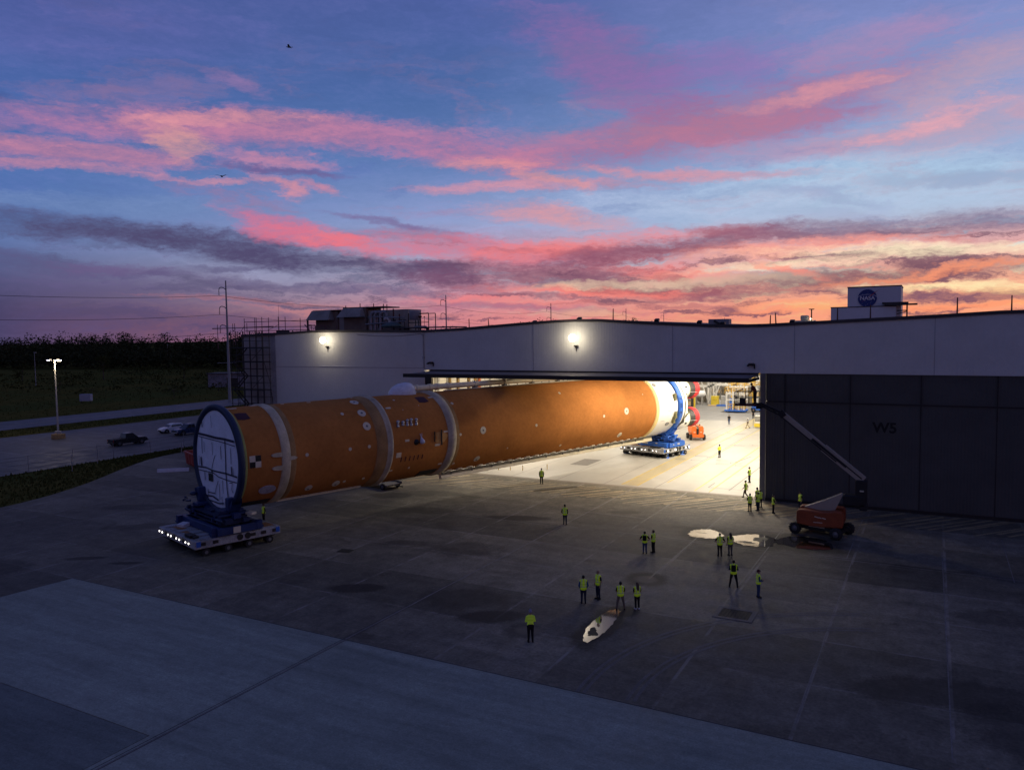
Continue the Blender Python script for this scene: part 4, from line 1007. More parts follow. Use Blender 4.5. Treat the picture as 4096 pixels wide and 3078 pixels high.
for y, a, sx, sz in ((15.8, 50.2, .95, .3), (16.81, 2.6, .8, .34), (15.9, -15.2, .95, .8), (21.54, 8, .85, .28), (20.48, -8.4, 1.05, .36), (21.6, 65, .9, .3), (3.7, 88, 1.1, .3), (6.2, 84, .5, .2), (8.7, 82, .6, .2), (13.4, 86, .4, .2), (1.5, 80, 1.3, .25), (17.2, 66, .35, .3), (21.5, -40, .8, .3), (15.3, -38, 1.2, .22), (17.6, -38, .3, .3), (30.5, -30, .25, .25), (55, 30, .25, .18), (17.3, 45, .14, .14), (19.4, 50, .14, .14)): patch('tape_tab', y, a, rect(sx * .6, sz * .6), PATCH, .025)
for y, a in ((3.55, 5.3), (3.6, -9.5)): patch('bracket_fairing', y, a, [(-.5, 0), (-.36, .12), (-.05, .17), (.45, .18), (.45, -.18), (-.05, -.17), (-.36, -.12)], CREAM, .14)
patch('bracket_fairing', 4.95, 0, [(-.3, .17), (.2, .13), (.45, 0), (.2, -.13), (-.3, -.17)], CREAM, .12)
for y, a, sx, sz in ((1.68, 59, 1.1, 1.0), (20.37, 61.9, 1.2, 1.1)): patch('maroon_patch', y, a, [(-sx * .5, -sz * .42), (0, -sz * .5), (sx * .5, -sz * .4), (sx * .46, sz * .4), (0, sz * .48), (-sx * .48, sz * .42)], MAROON, .03)
# checkered target
ck = patch('checker_target', 1.69, 1.0, rect(.98, .98), PATCH, .03)
for dy, dz in ((.245, 2.6 + .75), (-.245, -2.6 - .75)): patch('checker_square', 1.69 + dy, 1.0 + dz, rect(.48, .48), mat('black target', (.006, .006, .007), .6), .036, ck)
# foil wrapped fittings, bagged cone, foam scar
FOIL = mat('crinkled foil', (.42, .44, .50), .3, .6, var=.35, scale=6)
for y, a, k in ((16.02, 24.9, 1), (16.59, 24.8, .55), (17.11, 25.2, 1), (17.58, 25.3, 1.15), (18.16, 24.9, 1.05)):
    mb = MB(); c = Vector(cp(y, a, RR + .08))
    k *= .72; mb.ball(c, (.1, .11, .3 * k), 8, 6); mb.ball(c + Vector((.02, 0, .3 * k)), (.1, .2, .14), 8, 5); mb.ball(c - Vector((-.02, 0, .3 * k)), (.1, .2, .14), 8, 5); mb.build('foil_fitting', FOIL, rk)
c = Vector(cp(18.45, 1.3, RR)); mb = MB(); mb.lathe([(0, .05), (.2, .16), (.4, .25), (.6, .22), (.66, 0)], c + Vector((.1, -.05, .25)), (.3, .12, -1), 14); mb.cyl(c + Vector((.0, -.12, .6)), c + Vector((.12, -.06, .25)), .03, n=6); mb.cyl(c + Vector((.0, .12, .6)), c + Vector((.12, 0, .25)), .03, n=6); mb.build('bagged_fitting', mat('white bag', (.6, .6, .68), .5), rk)
c = Vector(cp(17.9, -1, RR)); MB().lathe([(0, .32), (.16, .22), (.26, .04)], c - Vector((.05, 0, 0)), (1, 0, 0), 14).build('black_fitting', MATS['black rubber'] if 'black rubber' in MATS else BLACK, rk)
patch('foam_scar', 20.9, 1.1, [(-.62, -.5), (0, -.55), (.4, -.5), (.95, .1), (.5, .45), (0, .55), (-.6, .5)], mat('bare tan foam', (.50, .26, .08), .8, var=.25, scale=2), .02)
mb = MB(); mb.box(cp(20.95, 1.1, RR + .06), (.1, .1, 1.5)); mb.box(cp(20.1, 3, RR + .06), (.08, .08, 1.0)); mb.build('thin_bar', STEEL_D, rk)
patch('dark_hatch', 20.5, -58, rect(2.2, 1.1), mat('dark hatch', (.02, .014, .012), .6), .05); patch('dark_hatch', 2.6, -62, rect(2.4, 1.0), MATS['dark hatch'], .05)
for i in range(6): patch('cable_clip', 16.3 + i * .5, -22, rect(.08, .5), MAROON, .03)
patch('mist_vent', 3.0, -35.6, disc(.75, .55), mat('plastic wrapped vent', (.35, .33, .38), .4, var=.4, scale=4), .1)
# feed line along the top, with its white inlet fairing
fa = 96
fl = MB(); fr = RR + .48
fl.cyl(cp(20.4, fa, fr), cp(58.6, fa, fr), .29, n=14); fl = fl.build('feed_line', mat('cream feed line', (.80, .70, .48), .6, var=.15), rk)
for y in (21.5, 23.2, 24.2, 25.6, 29.5, 34, 38.5, 43, 47.5, 52, 56.5):
    MB().cyl(cp(y, fa, fr), cp(y + .3, fa, fr), .35, n=14).build('feed_line_collar', MATS['cream feed line'], fl)
    if y > 28: MB().box(cp(y + .15, fa, RR + .14), (.5, .4, .36)).build('feed_line_bracket', DIM, fl)
mb = MB(); A = Vector(cp(18.2, fa, RR - .05)); mb.lathe([(0, .02), (.25, .55), (.7, .9), (1.3, 1.12), (2.0, 1.2), (2.5, 1.12), (2.52, .3)], A, (0, 1, 0), 24); mb.build('inlet_fairing', mat('white fairing', (.66, .66, .72), .45), rk)
for y in (26, 28.5, 31, 33.5, 36.5, 40, 44.5): patch('feed_line_pad', y, 88, rect(.9, .3), PATCH, .05)
mb = MB(); mb.cyl(cp(24.5, 84, RR + .1), cp(57, 84, RR + .1), .07, n=8); mb.build('pressure_line', CREAM, rk)
# systems tunnel along the underside with stand-off brackets
ta = -71
mb = MB()
def tun(y0, y1, r0, r1, a0, a1):
    v = [cp(y, a, r) for y in (y0, y1) for a, r in ((a0, r0), (a1, r0), (a1, r1), (a0, r1))]
    mb.add(v, [(3, 2, 1, 0), (4, 5, 6, 7), (0, 1, 5, 4), (1, 2, 6, 5), (2, 3, 7, 6), (3, 0, 4, 7)])
tun(23.0, 60.0, RR + .10, RR + .66, ta - 4.6, ta + .6); tun(4.9, 13.3, RR + .02, RR + .12, ta - 2, ta + 2)
tn = mb.build('systems_tunnel', mat('cream tunnel', (.85, .76, .55), .6, var=.2, scale=.8), rk)
mb = MB(); mb.cyl(cp(23.0, ta + 3.2, RR + .16), cp(59.8, ta + 3.2, RR + .16), .07, n=8); mb.cyl(cp(23, ta + 1.8, RR + .3), cp(58.0, ta + 1.8, RR + .3), .05, n=8); mb.build('tunnel_pipe', mat('dark line', (.13, .12, .09), .5), tn)
for i in range(24):
    y = 23.8 + i * 1.45
    patch('tunnel_pad', y, ta + 6.2, [(-.42, -.1), (.25, -.14), (.42, .02), (.3, .16), (-.3, .16)], PATCH, .1)
    if i % 2 == 0: MB().box(cp(y + .5, ta + 2.0, RR + .3), (.12, .10, .2)).build('tunnel_bracket', DIM, tn)
for i in range(9): patch('tunnel_pad', 5.6 + i * .9, ta + 3.6, rect(.8 if i % 3 else 1.4, .2), PATCH, .06)
# details of the white engine section
for y, a, rx in ((58.6, 47, .36), (60.6, -32, .42)): p_ = patch('access_port', y, a, disc(rx, .7), DIM, .03); patch('port_ring', y, a, disc(rx * .55), mat('port grey', (.3, .3, .3), .5), .04, p_)
for y, a in ((61.7, 18), (61.7, -14), (61.6, -24)):
    mb = MB(); mb.box(cp(y, a, RR + .12), (.3, .45, .9)); mb.box(cp(y - .1, a, RR + .25), (.12, .2, .5)); mb.build('ring_clamp', mat('olive clamp', (.14, .13, .06), .5), rk)
ring('dark_gap', [(64.06, RR + .002), (64.08, RR + .03), (64.26, RR + .01), (64.28, RR - .03)], mat('dark gap', (.03, .028, .02), .6), 72)
for y0, a0, y1, a1 in ((63.6, 66, 65.0, 40), (64.1, -26, 65.1, -12), (63.3, 74, 64.6, 58)):
    mb = MB(); n = 10
    pts = [cp(y0 + (y1 - y0) * i / n, a0 + (a1 - a0) * i / n, RR + .08) for i in range(n + 1)]; mb.tube(pts, .09, 6); mb.build('cable_run', mat('olive cable', (.10, .09, .04), .6), rk)
patch('dark_fillet', 64.0, -42, [(-.3, -1.6), (.2, -1.7), (.75, -.6), (.8, .6), (.3, 1.4), (-.1, .5)], MATS['dark gap'], .05)
for y, a in ((59.5, 30), (60.2, -6), (60.8, 4), (59.2, -24)): patch('thin_label', y, a, rect(.9, .05), MATS['port grey'], .01)
# engines: white boat-tail fairings, ribbed dark nozzles, red end covers
NOZ = mat('dark nozzle steel', (.085, .08, .078), .45, .4, var=.35, scale=1.5, fine=.15)
REDC = mat('red nozzle cover', (.55, .035, .04), .55, var=.2, scale=1.5, bump=.5, bscale=3)
eb = None
DY = -1.05
for ex, ez in ((2.05, 2.0), (2.05, -2.0), (-2.05, 2.0), (-2.05, -2.0)):
    e_ = MB().lathe([(64.2, .95), (65.4, 1.45), (66.6, 1.55), (67.6, 1.38), (67.62, .9)], (ex, DY, AZ + ez), (0, 1, 0), 32).build('engine_fairing', WHITEP, rk)
    MB().lathe([(67.58, 1.36), (67.66, 1.4), (67.7, 1.36)], (ex, DY, AZ + ez), (0, 1, 0), 32).build('fairing_lip', GREEN, e_)
    prof = [(67.3, .75), (67.7, .9)]
    for k in range(9):
        t_ = 67.7 + k * .24; r_ = .98 + .30 * (k / 9) ** .7; prof += [(t_, r_), (t_ + .05, r_ + .05), (t_ + .1, r_ + .05), (t_ + .15, r_ + .005)]
    MB().lathe(prof + [(69.95, 1.22), (69.95, .3)], (ex, DY, AZ + ez), (0, 1, 0), 32).build('nozzle', NOZ, e_)
    MB().lathe([(69.2, 1.24), (69.26, 1.36), (69.6, 1.42), (69.95, 1.42), (70.2, 1.34), (70.26, 1.1), (70.28, 0)], (ex, DY, AZ + ez), (0, 1, 0), 20).build('nozzle_cover', REDC, e_)
    mb = MB(); mb.cyl((ex + 1.1, 67.6 + DY, AZ + ez - .35), (ex + 1.32, 69.8 + DY, AZ + ez - .4), .05, n=6); mb.build('drain_line', MATS['port grey'], e_)
    for a in (18, -22):
        for s_ in (1,):
            a_ = R(a); c = (ex + 1.5 * math.cos(a_), 66.4 + DY, AZ + ez + 1.5 * math.sin(a_)); MB().box(c, (.12, .42, .26), ry=-a_).build('fairing_window', BLACK, e_)

# ------------------------------------------------------------------ transporters and cradles under the stage
DECK = mat('white transporter deck', (.30, .30, .31), .65, var=.5, scale=.9, fine=.3)
RUSTD = mat('rusty deck patch', (.28, .13, .05), .8, var=.4, scale=1.5)
TYRE = mat('tyre rubber', (.018, .018, .019), .8)
HUB = mat('wheel hub', (.16, .16, .17), .5, .3)
LAMP = mat('lit marker lamp', (1, .95, .9), .4, emit=(1.0, .93, .88, 1), estr=3.6)
def place(lx, ly): return (RS[0] + lx * math.cos(TH) + ly * math.sin(TH), RS[1] - lx * math.sin(TH) + ly * math.cos(TH), 0)
def transporter(label, cy, ylo, yhi, side_lamps):
    t = thing('heavy_transporter', label, 'transporter', place(0, cy), -TH, 'self-propelled transporters under the rocket')
    for i in range(3):
        x0 = -3.66 + i * 2.44
        mb = MB(); mb.ext((x0 + .03, ylo, .66), (x0 + 2.41, yhi, 1.3), ch=.04)
        mb.ext((x0 + .25, ylo + .3, 1.3), (x0 + 1.0, yhi - .3, 1.36)); mb.ext((x0 + 1.45, ylo + .3, 1.3), (x0 + 2.2, yhi - .3, 1.36)); mb.build('deck_module', DECK, t)
        mb = MB(); mb.ext((x0 + .6, ylo + .2, .45), (x0 + 1.85, yhi - .2, .78)); mb.build('chassis_beam', STEEL_D, t)
        n = 4
        for k in range(n):
            y = ylo + .9 + (yhi - ylo - 1.8) * k / (n - 1)
            for sx in (.42, 2.02):
                w = MB(); w.cyl((x0 + sx - .3, y, .31), (x0 + sx - .04, y, .31), .31, n=16, smooth=True); w.cyl((x0 + sx + .04, y, .31), (x0 + sx + .3, y, .31), .31, n=16)
                w = w.build('wheel', TYRE, t); h = MB(); h.cyl((x0 + sx - .32, y, .31), (x0 + sx + .32, y, .31), .14, n=10); h.build('hub', HUB, w)
    mb = MB()
    mb.box((-1.6, ylo + .9, 1.365), (1.4, .5, .02), rz=.2); mb.box((2.6, yhi - .8, 1.365), (1.4, .9, .02)); mb.box((1.0, ylo + .7, 1.365), (2.4, .4, .02)); mb.build('rust_patch', RUSTD, t)
    mb = MB(); mb.box((-1.9, ylo + 1.35, 1.5), (.8, .7, .25), rz=.3, rx=.15); mb.build('tool_box', mat('pale lid', (.6, .6, .66), .5), t)
    mb = MB(); mb.box((1.9, ylo + .35, 1.45), (1.0, .5, .2)); mb.box((2.6, ylo + .45, 1.42), (.5, .4, .15)); mb.build('hose_bundle', BLACK, t)
    for x in (-3.35, -2.75, -1.55, -.95, .15, .75, 1.95, 2.55):
        b = MB().cyl((x, ylo - .02, 1.0), (x, ylo - .09, 1.0), .075, n=12).build('lamp', LAMP, t)
        MB().cyl((x, ylo + .02, 1.0), (x, ylo - .05, 1.0), .13, n=12).build('lamp_rim', STEEL_D, b)
    for x in (-2.15, -.4, 1.35): MB().ext((x - .22, ylo - .03, .86), (x + .22, ylo - .005, 1.2)).build('end_grille', STEEL_D, t)
    for y in side_lamps: MB().cyl((3.67, y, 1.0), (3.76, y, 1.0), .10, n=12).build('lamp', LAMP, t)
    for y in (ylo + .6, ylo + 1.6, yhi - 2.4, yhi - 1.5, yhi - .5): MB().ext((3.64, y - .22, .9), (3.68, y + .22, 1.15)).build('side_fitting', STEEL_D, t)
    for y in (.1, .75): MB().cyl((3.6, y, 1.02), (3.68, y, 1.02), .26, n=14).build('side_fan', STEEL_D, t)
    MB().ext((3.645, ylo + .08, .84), (3.69, ylo + .42, 1.26)).build('blue_marker', BLUE, t); MB().ext((3.645, yhi - .42, .84), (3.69, yhi - .08, 1.26)).build('blue_marker', BLUE, t)
    return t
transporter('white transporter with lit lamps out on the dark apron under the rocket nose', .35, -3.5, 3.6, ())
transporter('white transporter with glowing lamps inside the lit bay under the rocket tail', 62.9, -3.2, 3.2, (-2.2, -.4, 2.1, 2.9))
def cradle(label, cy, ring_r, mats, aft):
    Bm, Dk = mats
    t = thing('rocket_cradle', label, 'cradle', place(0, cy), -TH, 'blue cradles carrying the rocket')
    mb = MB()
    for y in (-1.75, 1.5): mb.ext((-3.75, y, 1.38), (3.8, y + .4, 2.0), ch=.04)
    for x in (-3.74, 3.4): mb.ext((x, -1.34, 1.4), (x + .38, 1.49, 1.96))
    mb.ext((-.2, -1.34, 1.4), (.2, 1.49, 1.9)); mb.build('base_frame', Bm, t)
    for x in (-3.3, 3.3):
        for y in (-1.9, 1.9):
            l = MB(); l.ext((x - .2, y - .22, .3 if aft else 1.25), (x + .2, y + .22, 2.05)); l.ext((x - .28, y - .28, 1.5), (x + .28, y + .28, 1.62)); l = l.build('jack_leg', Bm, t)
            if aft: MB().lathe([(0, .42), (.06, .42), (.14, .2), (.3, .12)], (x, y, .02), (0, 0, 1), 16).build('jack_foot', Bm, l)
    mb = MB()
    for i, z in enumerate((2.02, 2.32, 2.6)):
        k = 3.1 - .22 * i; mb.ext((-k, -1.15, z), (k, 1.1, z + .12)); mb.ext((-k, -1.2, z + .12), (-k + .5, 1.15, z + .29)); mb.ext((k - .5, -1.2, z + .12), (k, 1.15, z + .29)); mb.ext((-.7, -.9, z + .12), (.7, .9, z + .28))
    mb.build('adjust_table', Dk, t)
    for sx in (-1, 1):
        mb = MB(); mb.ext((sx * 2.2 - .5, -1.0, 2.9), (sx * 2.2 + .5, .9, 3.1)); mb.ext((sx * 2.75 - .28, -.5, 3.1), (sx * 2.75 + .28, .5, 4.1 if sx > 0 else 4.3), ch=.05); mb.ext((sx * 3.25 - .3, -.3, 2.5), (sx * 3.25 + .3, .3, 2.95)); mb.build('saddle_post', Bm, t)
        mb = MB(); mb.cyl((sx * 3.0, -1.3, 2.75), (sx * 3.0, 1.2, 2.75), .13, n=10); mb.cyl((sx * 2.4, -1.25, 2.45), (sx * 3.6, -1.25, 2.45), .1, n=8); mb.cyl((sx * 2.5, -1.28, 3.3), (sx * 3.3, -1.28, 3.2), .09, n=8); mb.ext((sx * 3.55 - .25, -1.1, 2.2), (sx * 3.55 + .25, -.5, 2.6)); mb.ext((sx * 3.55 - .22, .4, 2.2), (sx * 3.55 + .22, .9, 2.5)); mb.build('hydraulic_ram', Dk, t)
        for j in range(4): MB().box((sx * (1.6 + j * .5), -1.22, 2.3 + .22 * (j % 2)), (.22, .14, .3)).build('bolt_block', Bm, t)
    # saddle: crescent that follows the ring from below
    n = 24; a0, a1 = R(-142), R(-38); mb = MB(); ro = ring_r + .01
    v = []
    for y in (-.42, .42):
        for i in range(n + 1):
            a = a0 + (a1 - a0) * i / n; v.append((ro * math.cos(a), y, AZ + ro * math.sin(a)))
        for i in range(n + 1):
            a = a0 + (a1 - a0) * i / n; x = ro * math.cos(a); v.append((x * .98, y, max(2.86 if abs(x) > 1.2 else 2.0, min(AZ + ro * math.sin(a) - .5, 3.4)) if abs(x) < 3.3 else AZ + ro * math.sin(a) - .45))
    k = n + 1; f_ = []
    for i in range(n):
        f_ += [(i, i + 1, k + i + 1, k + i), (2 * k + i, 3 * k + i, 3 * k + i + 1, 2 * k + i + 1), (i, 2 * k + i, 2 * k + i + 1, i + 1), (k + i, k + i + 1, 3 * k + i + 1, 3 * k + i)]
    mb.add(v, f_); mb.build('saddle', Bm, t)
    if aft:
        MB().lathe([(-.45, RR + .02), (-.45, ring_r), (.45, ring_r), (.45, RR + .02)], (0, 0, AZ), (0, 1, 0), 96).build('support_ring', Bm, t)
        mb = MB()
        for a in (14, 4, 0, -10): mb.box(((ring_r + .005) * math.cos(R(a)), .05, AZ + ring_r * math.sin(R(a))), (.03, .16, .3), ry=-R(a)); mb.box(((ring_r + .005) * math.cos(R(a)), -.2, AZ + ring_r * math.sin(R(a))), (.03, .12, .24), ry=-R(a))
        mb.build('ring_slot', mat('dark blue slot', (.01, .03, .12), .5), t)
        MB().box((.6, -1.78, 2.3), (.5, .03, .4)).build('warning_label', mat('orange label', (.6, .12, .05), .5), t)
        mb = MB(); mb.box((-1.0, -1.77, 1.75), (2.4, .02, .14)); mb.box((1.6, -1.77, 1.85), (.3, .02, .14)); mb.box((3.815, .3, 1.75), (.02, .5, .12)); mb.box((3.815, -.9, 1.75), (.02, .2, .12)); mb.build('stencil_bar', PATCH, t)
    else:
        MB().box((3.82, -.2, 1.7), (.03, .6, .5)).build('notice_plate', PATCH, t)
        mb = MB(); mb.tube([(-3.6, -1.4, 3.2), (-3.9, -1.0, 3.25), (-4.4, -.9, 3.05), (-4.4, -.9, 3.35)], .1, 8); mb.ball((-3.2, -.7, 3.75), (.45, .3, .18)); mb.build('hoist_arm', Dk, t)
        MB().box((3.4, 1.2, 2.75), (.7, .5, .2), rz=.3).build('pale_cloth', PATCH, t)
    return t
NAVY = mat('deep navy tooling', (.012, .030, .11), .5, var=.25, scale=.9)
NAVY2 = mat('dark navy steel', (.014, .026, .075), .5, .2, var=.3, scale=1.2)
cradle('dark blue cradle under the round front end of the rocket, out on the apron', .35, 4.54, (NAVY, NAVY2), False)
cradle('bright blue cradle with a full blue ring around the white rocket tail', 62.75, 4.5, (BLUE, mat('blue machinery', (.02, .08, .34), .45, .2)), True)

# ------------------------------------------------------------------ people: one continuous body each, clothes as children
def capsule(mb, p0, r0, p1, r1, n=10):
    p0 = Vector(p0); p1 = Vector(p1); d = p1 - p0; L = d.length
    d = d / L if L > 1e-6 else Vector((0, 0, 1))
    prof = [(-r0, 0.0001), (-r0 * .87, r0 * .5), (-r0 * .5, r0 * .87), (0, r0), (L, r1), (L + r1 * .5, r1 * .87), (L + r1 * .87, r1 * .5), (L + r1, 0.0001)]
    mb.lathe(prof, p0, d, n)
def remesh(caps, voxel, smooth=3, grow=0.0, keep=0.6):
    mb = MB()
    for c in caps: capsule(mb, c[0], c[1] + grow, c[2], c[3] + grow)
    me = mb.mesh('figure_source', [])
    ob = bpy.data.objects.new('figure_source', me); COL.objects.link(ob)
    m = ob.modifiers.new('r', 'REMESH'); m.mode = 'VOXEL'; m.voxel_size = voxel; m.use_smooth_shade = True
    s = ob.modifiers.new('s', 'SMOOTH'); s.factor = .5; s.iterations = smooth
    if keep < 1:
        d = ob.modifiers.new('d', 'DECIMATE'); d.ratio = keep
    dg = bpy.context.evaluated_depsgraph_get()
    out = bpy.data.meshes.new_from_object(ob.evaluated_get(dg))
    bpy.data.objects.remove(ob); bpy.data.meshes.remove(me)
    out.polygons.foreach_set('use_smooth', [True] * len(out.polygons))
    return out
def seg_dist(P, a, b):
    a = np.array(a); b = np.array(b); d = b - a; L = max(d @ d, 1e-9)
    t = np.clip(((P - a) @ d) / L, 0, 1)[:, None]
    return np.linalg.norm(P - (a + t * d), axis=1)
def centers(me):
    n = len(me.polygons); c = np.empty(n * 3); me.polygons.foreach_get('center', c); return c.reshape(-1, 3)

POSES = {
    'crossed': dict(e=((.25, .05, 1.14), (-.25, .05, 1.14)), w=((-.03, .20, 1.17), (.05, .22, 1.13)), f=((-1, -.1, .2), (1, -.1, .1))),
    'hang': dict(e=((.245, -.04, 1.13), (-.245, -.04, 1.13)), w=((.25, .07, .89), (-.25, .06, .89)), f=((0, .25, -1), (0, .25, -1))),
    'front': dict(e=((.245, .0, 1.13), (-.245, .0, 1.13)), w=((.09, .24, 1.08), (-.09, .25, 1.10)), f=((-.5, 1, .3), (.5, 1, .3))),
    'hips': dict(e=((.38, -.08, 1.17), (-.38, -.08, 1.17)), w=((.18, .06, 1.0), (-.18, .06, 1.0)), f=((-.6, .6, -.4), (.6, .6, -.4))),
    'pockets': dict(e=((.28, -.09, 1.14), (-.28, -.09, 1.14)), w=((.2, .06, .95), (-.2, .06, .95)), f=((-.2, .3, -1), (.2, .3, -1))),
    'walk': dict(e=((.24, -.14, 1.14), (-.24, .02, 1.14)), w=((.25, -.12, .9), (-.24, .22, .97)), f=((0, .2, -1), (0, .7, -.7)), k=((.09, .20, .52), (-.09, -.02, .50)), a=((.09, .27, .10), (-.09, -.34, .14))),
    'wide': dict(e=((.26, .04, 1.14), (-.26, .04, 1.14)), w=((-.02, .21, 1.16), (.04, .22, 1.12)), f=((-1, -.1, .2), (1, -.1, .1)), k=((.18, .02, .5), (-.18, .02, .5)), a=((.24, -.01, .09), (-.24, -.01, .09))),
    'lean': dict(e=((.28, .02, 1.14), (-.28, .02, 1.14)), w=((.26, .26, 1.02), (-.26, .26, 1.02)), f=((0, 1, -.3), (0, 1, -.3)), lean=-28),
}
def caps_for(pose):
    p = POSES[pose]; ln = R(p.get('lean', 0))
    def T(v):
        v = Vector(v)
        if ln and v.z > .95:
            v = Vector((v.x, v.y * math.cos(ln) - (v.z - .95) * math.sin(ln), .95 + v.y * math.sin(ln) + (v.z - .95) * math.cos(ln)))
        return tuple(v)
    k = p.get('k', ((.10, .02, .5), (-.10, .02, .5))); a = p.get('a', ((.11, -.01, .09), (-.11, -.01, .09)))
    C = {'torso': [((-.075, 0, .96), .112, (.075, 0, .96), .112), (T((-.06, 0, 1.1)), .105, T((.06, 0, 1.1)), .105), (T((-.085, .01, 1.28)), .118, T((.085, .01, 1.28)), .118), (T((-.15, 0, 1.405)), .07, T((.15, 0, 1.405)), .07), (T((-.06, -.005, 1.43)), .085, T((.06, -.005, 1.43)), .085)],
         'neck': [(T((0, -.005, 1.44)), .058, T((0, .012, 1.56)), .054)],
         'head': [(T((0, .008, 1.645)), .088, T((0, .0, 1.675)), .09), (T((0, .03, 1.575)), .052, T((0, .05, 1.60)), .055), (T((-.03, .05, 1.62)), .05, T((.03, .05, 1.62)), .05), (T((0, .105, 1.655)), .012, T((0, .118, 1.625)), .016)]
                 + [(T((s * .09, .0, 1.66)), .016, T((s * .09, -.005, 1.625)), .014) for s in (1, -1)],
         'eye': [(T((s * .034, .086, 1.668)), .014, T((s * .036, .088, 1.668)), .014) for s in (1, -1)], 'lip': [(T((-.02, .096, 1.592)), .011, T((.02, .096, 1.592)), .011)],
         'thigh': [], 'shin': [], 'foot': [], 'upper': [], 'fore': [], 'hand': []}
    for i, s in ((0, 1), (1, -1)):
        C['thigh'].append(((s * .095, 0, .90), .092, k[i], .062)); C['shin'].append((k[i], .06, a[i], .042))
        C['foot'].append(((a[i][0], a[i][1] - .04, a[i][2] - .04), .046, (a[i][0] + s * .02, a[i][1] + .15, a[i][2] - .055), .036))
        e, w = T(p['e'][i]), T(p['w'][i]); C['upper'].append((T((s * .185, 0, 1.40)), .056, e, .044)); C['fore'].append((e, .042, w, .029))
        f = Vector(p['f'][i]).normalized(); wv = Vector(w); side = f.cross(Vector((0, 0, 1)));
        side = side.normalized() if side.length > .2 else Vector((0, 1, 0))
        C['hand'].append((w, .026, tuple(wv + f * .075), .030))
        nrm = side.cross(f).normalized()
        for j, (off, ln_) in enumerate(((-.036, .060), (-.012, .072), (.012, .076), (.036, .064))):
            b = wv + f * .08 + side * off; m_ = b + f * ln_ * .6 + side * off * .15; t_ = m_ + (f * .7 + nrm * (-.5)).normalized() * ln_ * .5
            C['hand'] += [(tuple(b), .0095, tuple(m_), .009), (tuple(m_), .009, tuple(t_), .0075)]
        b = wv + f * .025 - side * .03 * s; t_ = b + (f * .6 - side * .8 * s).normalized() * .06; C['hand'].append((tuple(b), .012, tuple(t_), .009))
    return C
SKIN = mat('skin', (.30, .17, .115), .6, var=.1, scale=8); SKIN2 = mat('brown skin', (.12, .065, .042), .6, var=.1, scale=8)
EYE = mat('eye dark', (.02, .018, .016), .4); LIP = mat('lip', (.22, .09, .075), .5)
cloth = lambda n, c: mat(n, c, .85, var=.22, scale=5, spec=.15, fine=.1)
LIME = mat('lime safety fabric', (.50, .72, .03), .7, var=.15, scale=5, spec=.2, emit=(.42, .60, .03, 1), estr=.06)  # faint emission added to the fabric so vests read brighter at dusk
SILVER = mat('reflective stripe', (.40, .46, .30), .5, var=.1, emit=(.4, .46, .3, 1), estr=.02)  # slight added glow stands in for light the stripe would throw back
YEL = mat('bright yellow shirt cloth', (.62, .72, .05), .8, var=.12, scale=5)
LIMESHIRT = mat('lime shirt cloth', (.46, .68, .05), .8, var=.15, scale=5, emit=(.42, .6, .05, 1), estr=.06)  # same added glow as the vest fabric, brightening the cloth
CLO = {'black': cloth('black cloth', (.012, .012, .014)), 'navy': cloth('navy cloth', (.016, .022, .045)), 'jeans': cloth('blue denim', (.035, .06, .13)), 'khaki': cloth('khaki cloth', (.14, .115, .09)), 'grey': cloth('grey cloth', (.07, .07, .075)), 'brown': cloth('brown cloth', (.07, .04, .025)),
       'blue': cloth('blue shirt cloth', (.02, .06, .15)), 'beige': cloth('beige cloth', (.36, .31, .22)), 'red': cloth('dark red shirt cloth', (.10, .014, .01)), 'green': cloth('olive cloth', (.03, .05, .03)), 'yellow': YEL, 'lime': LIMESHIRT, 'white': cloth('white shoe', (.6, .6, .66)), 'shoe': cloth('dark shoe', (.016, .015, .014)), 'vestblack': cloth('black vest cloth', (.02, .02, .022))}
HAIR = mat('dark hair', (.012, .009, .007), .5, var=.3, scale=20); HAIRB = mat('brown hair', (.06, .035, .02), .5, var=.3, scale=20)
_fig = {}
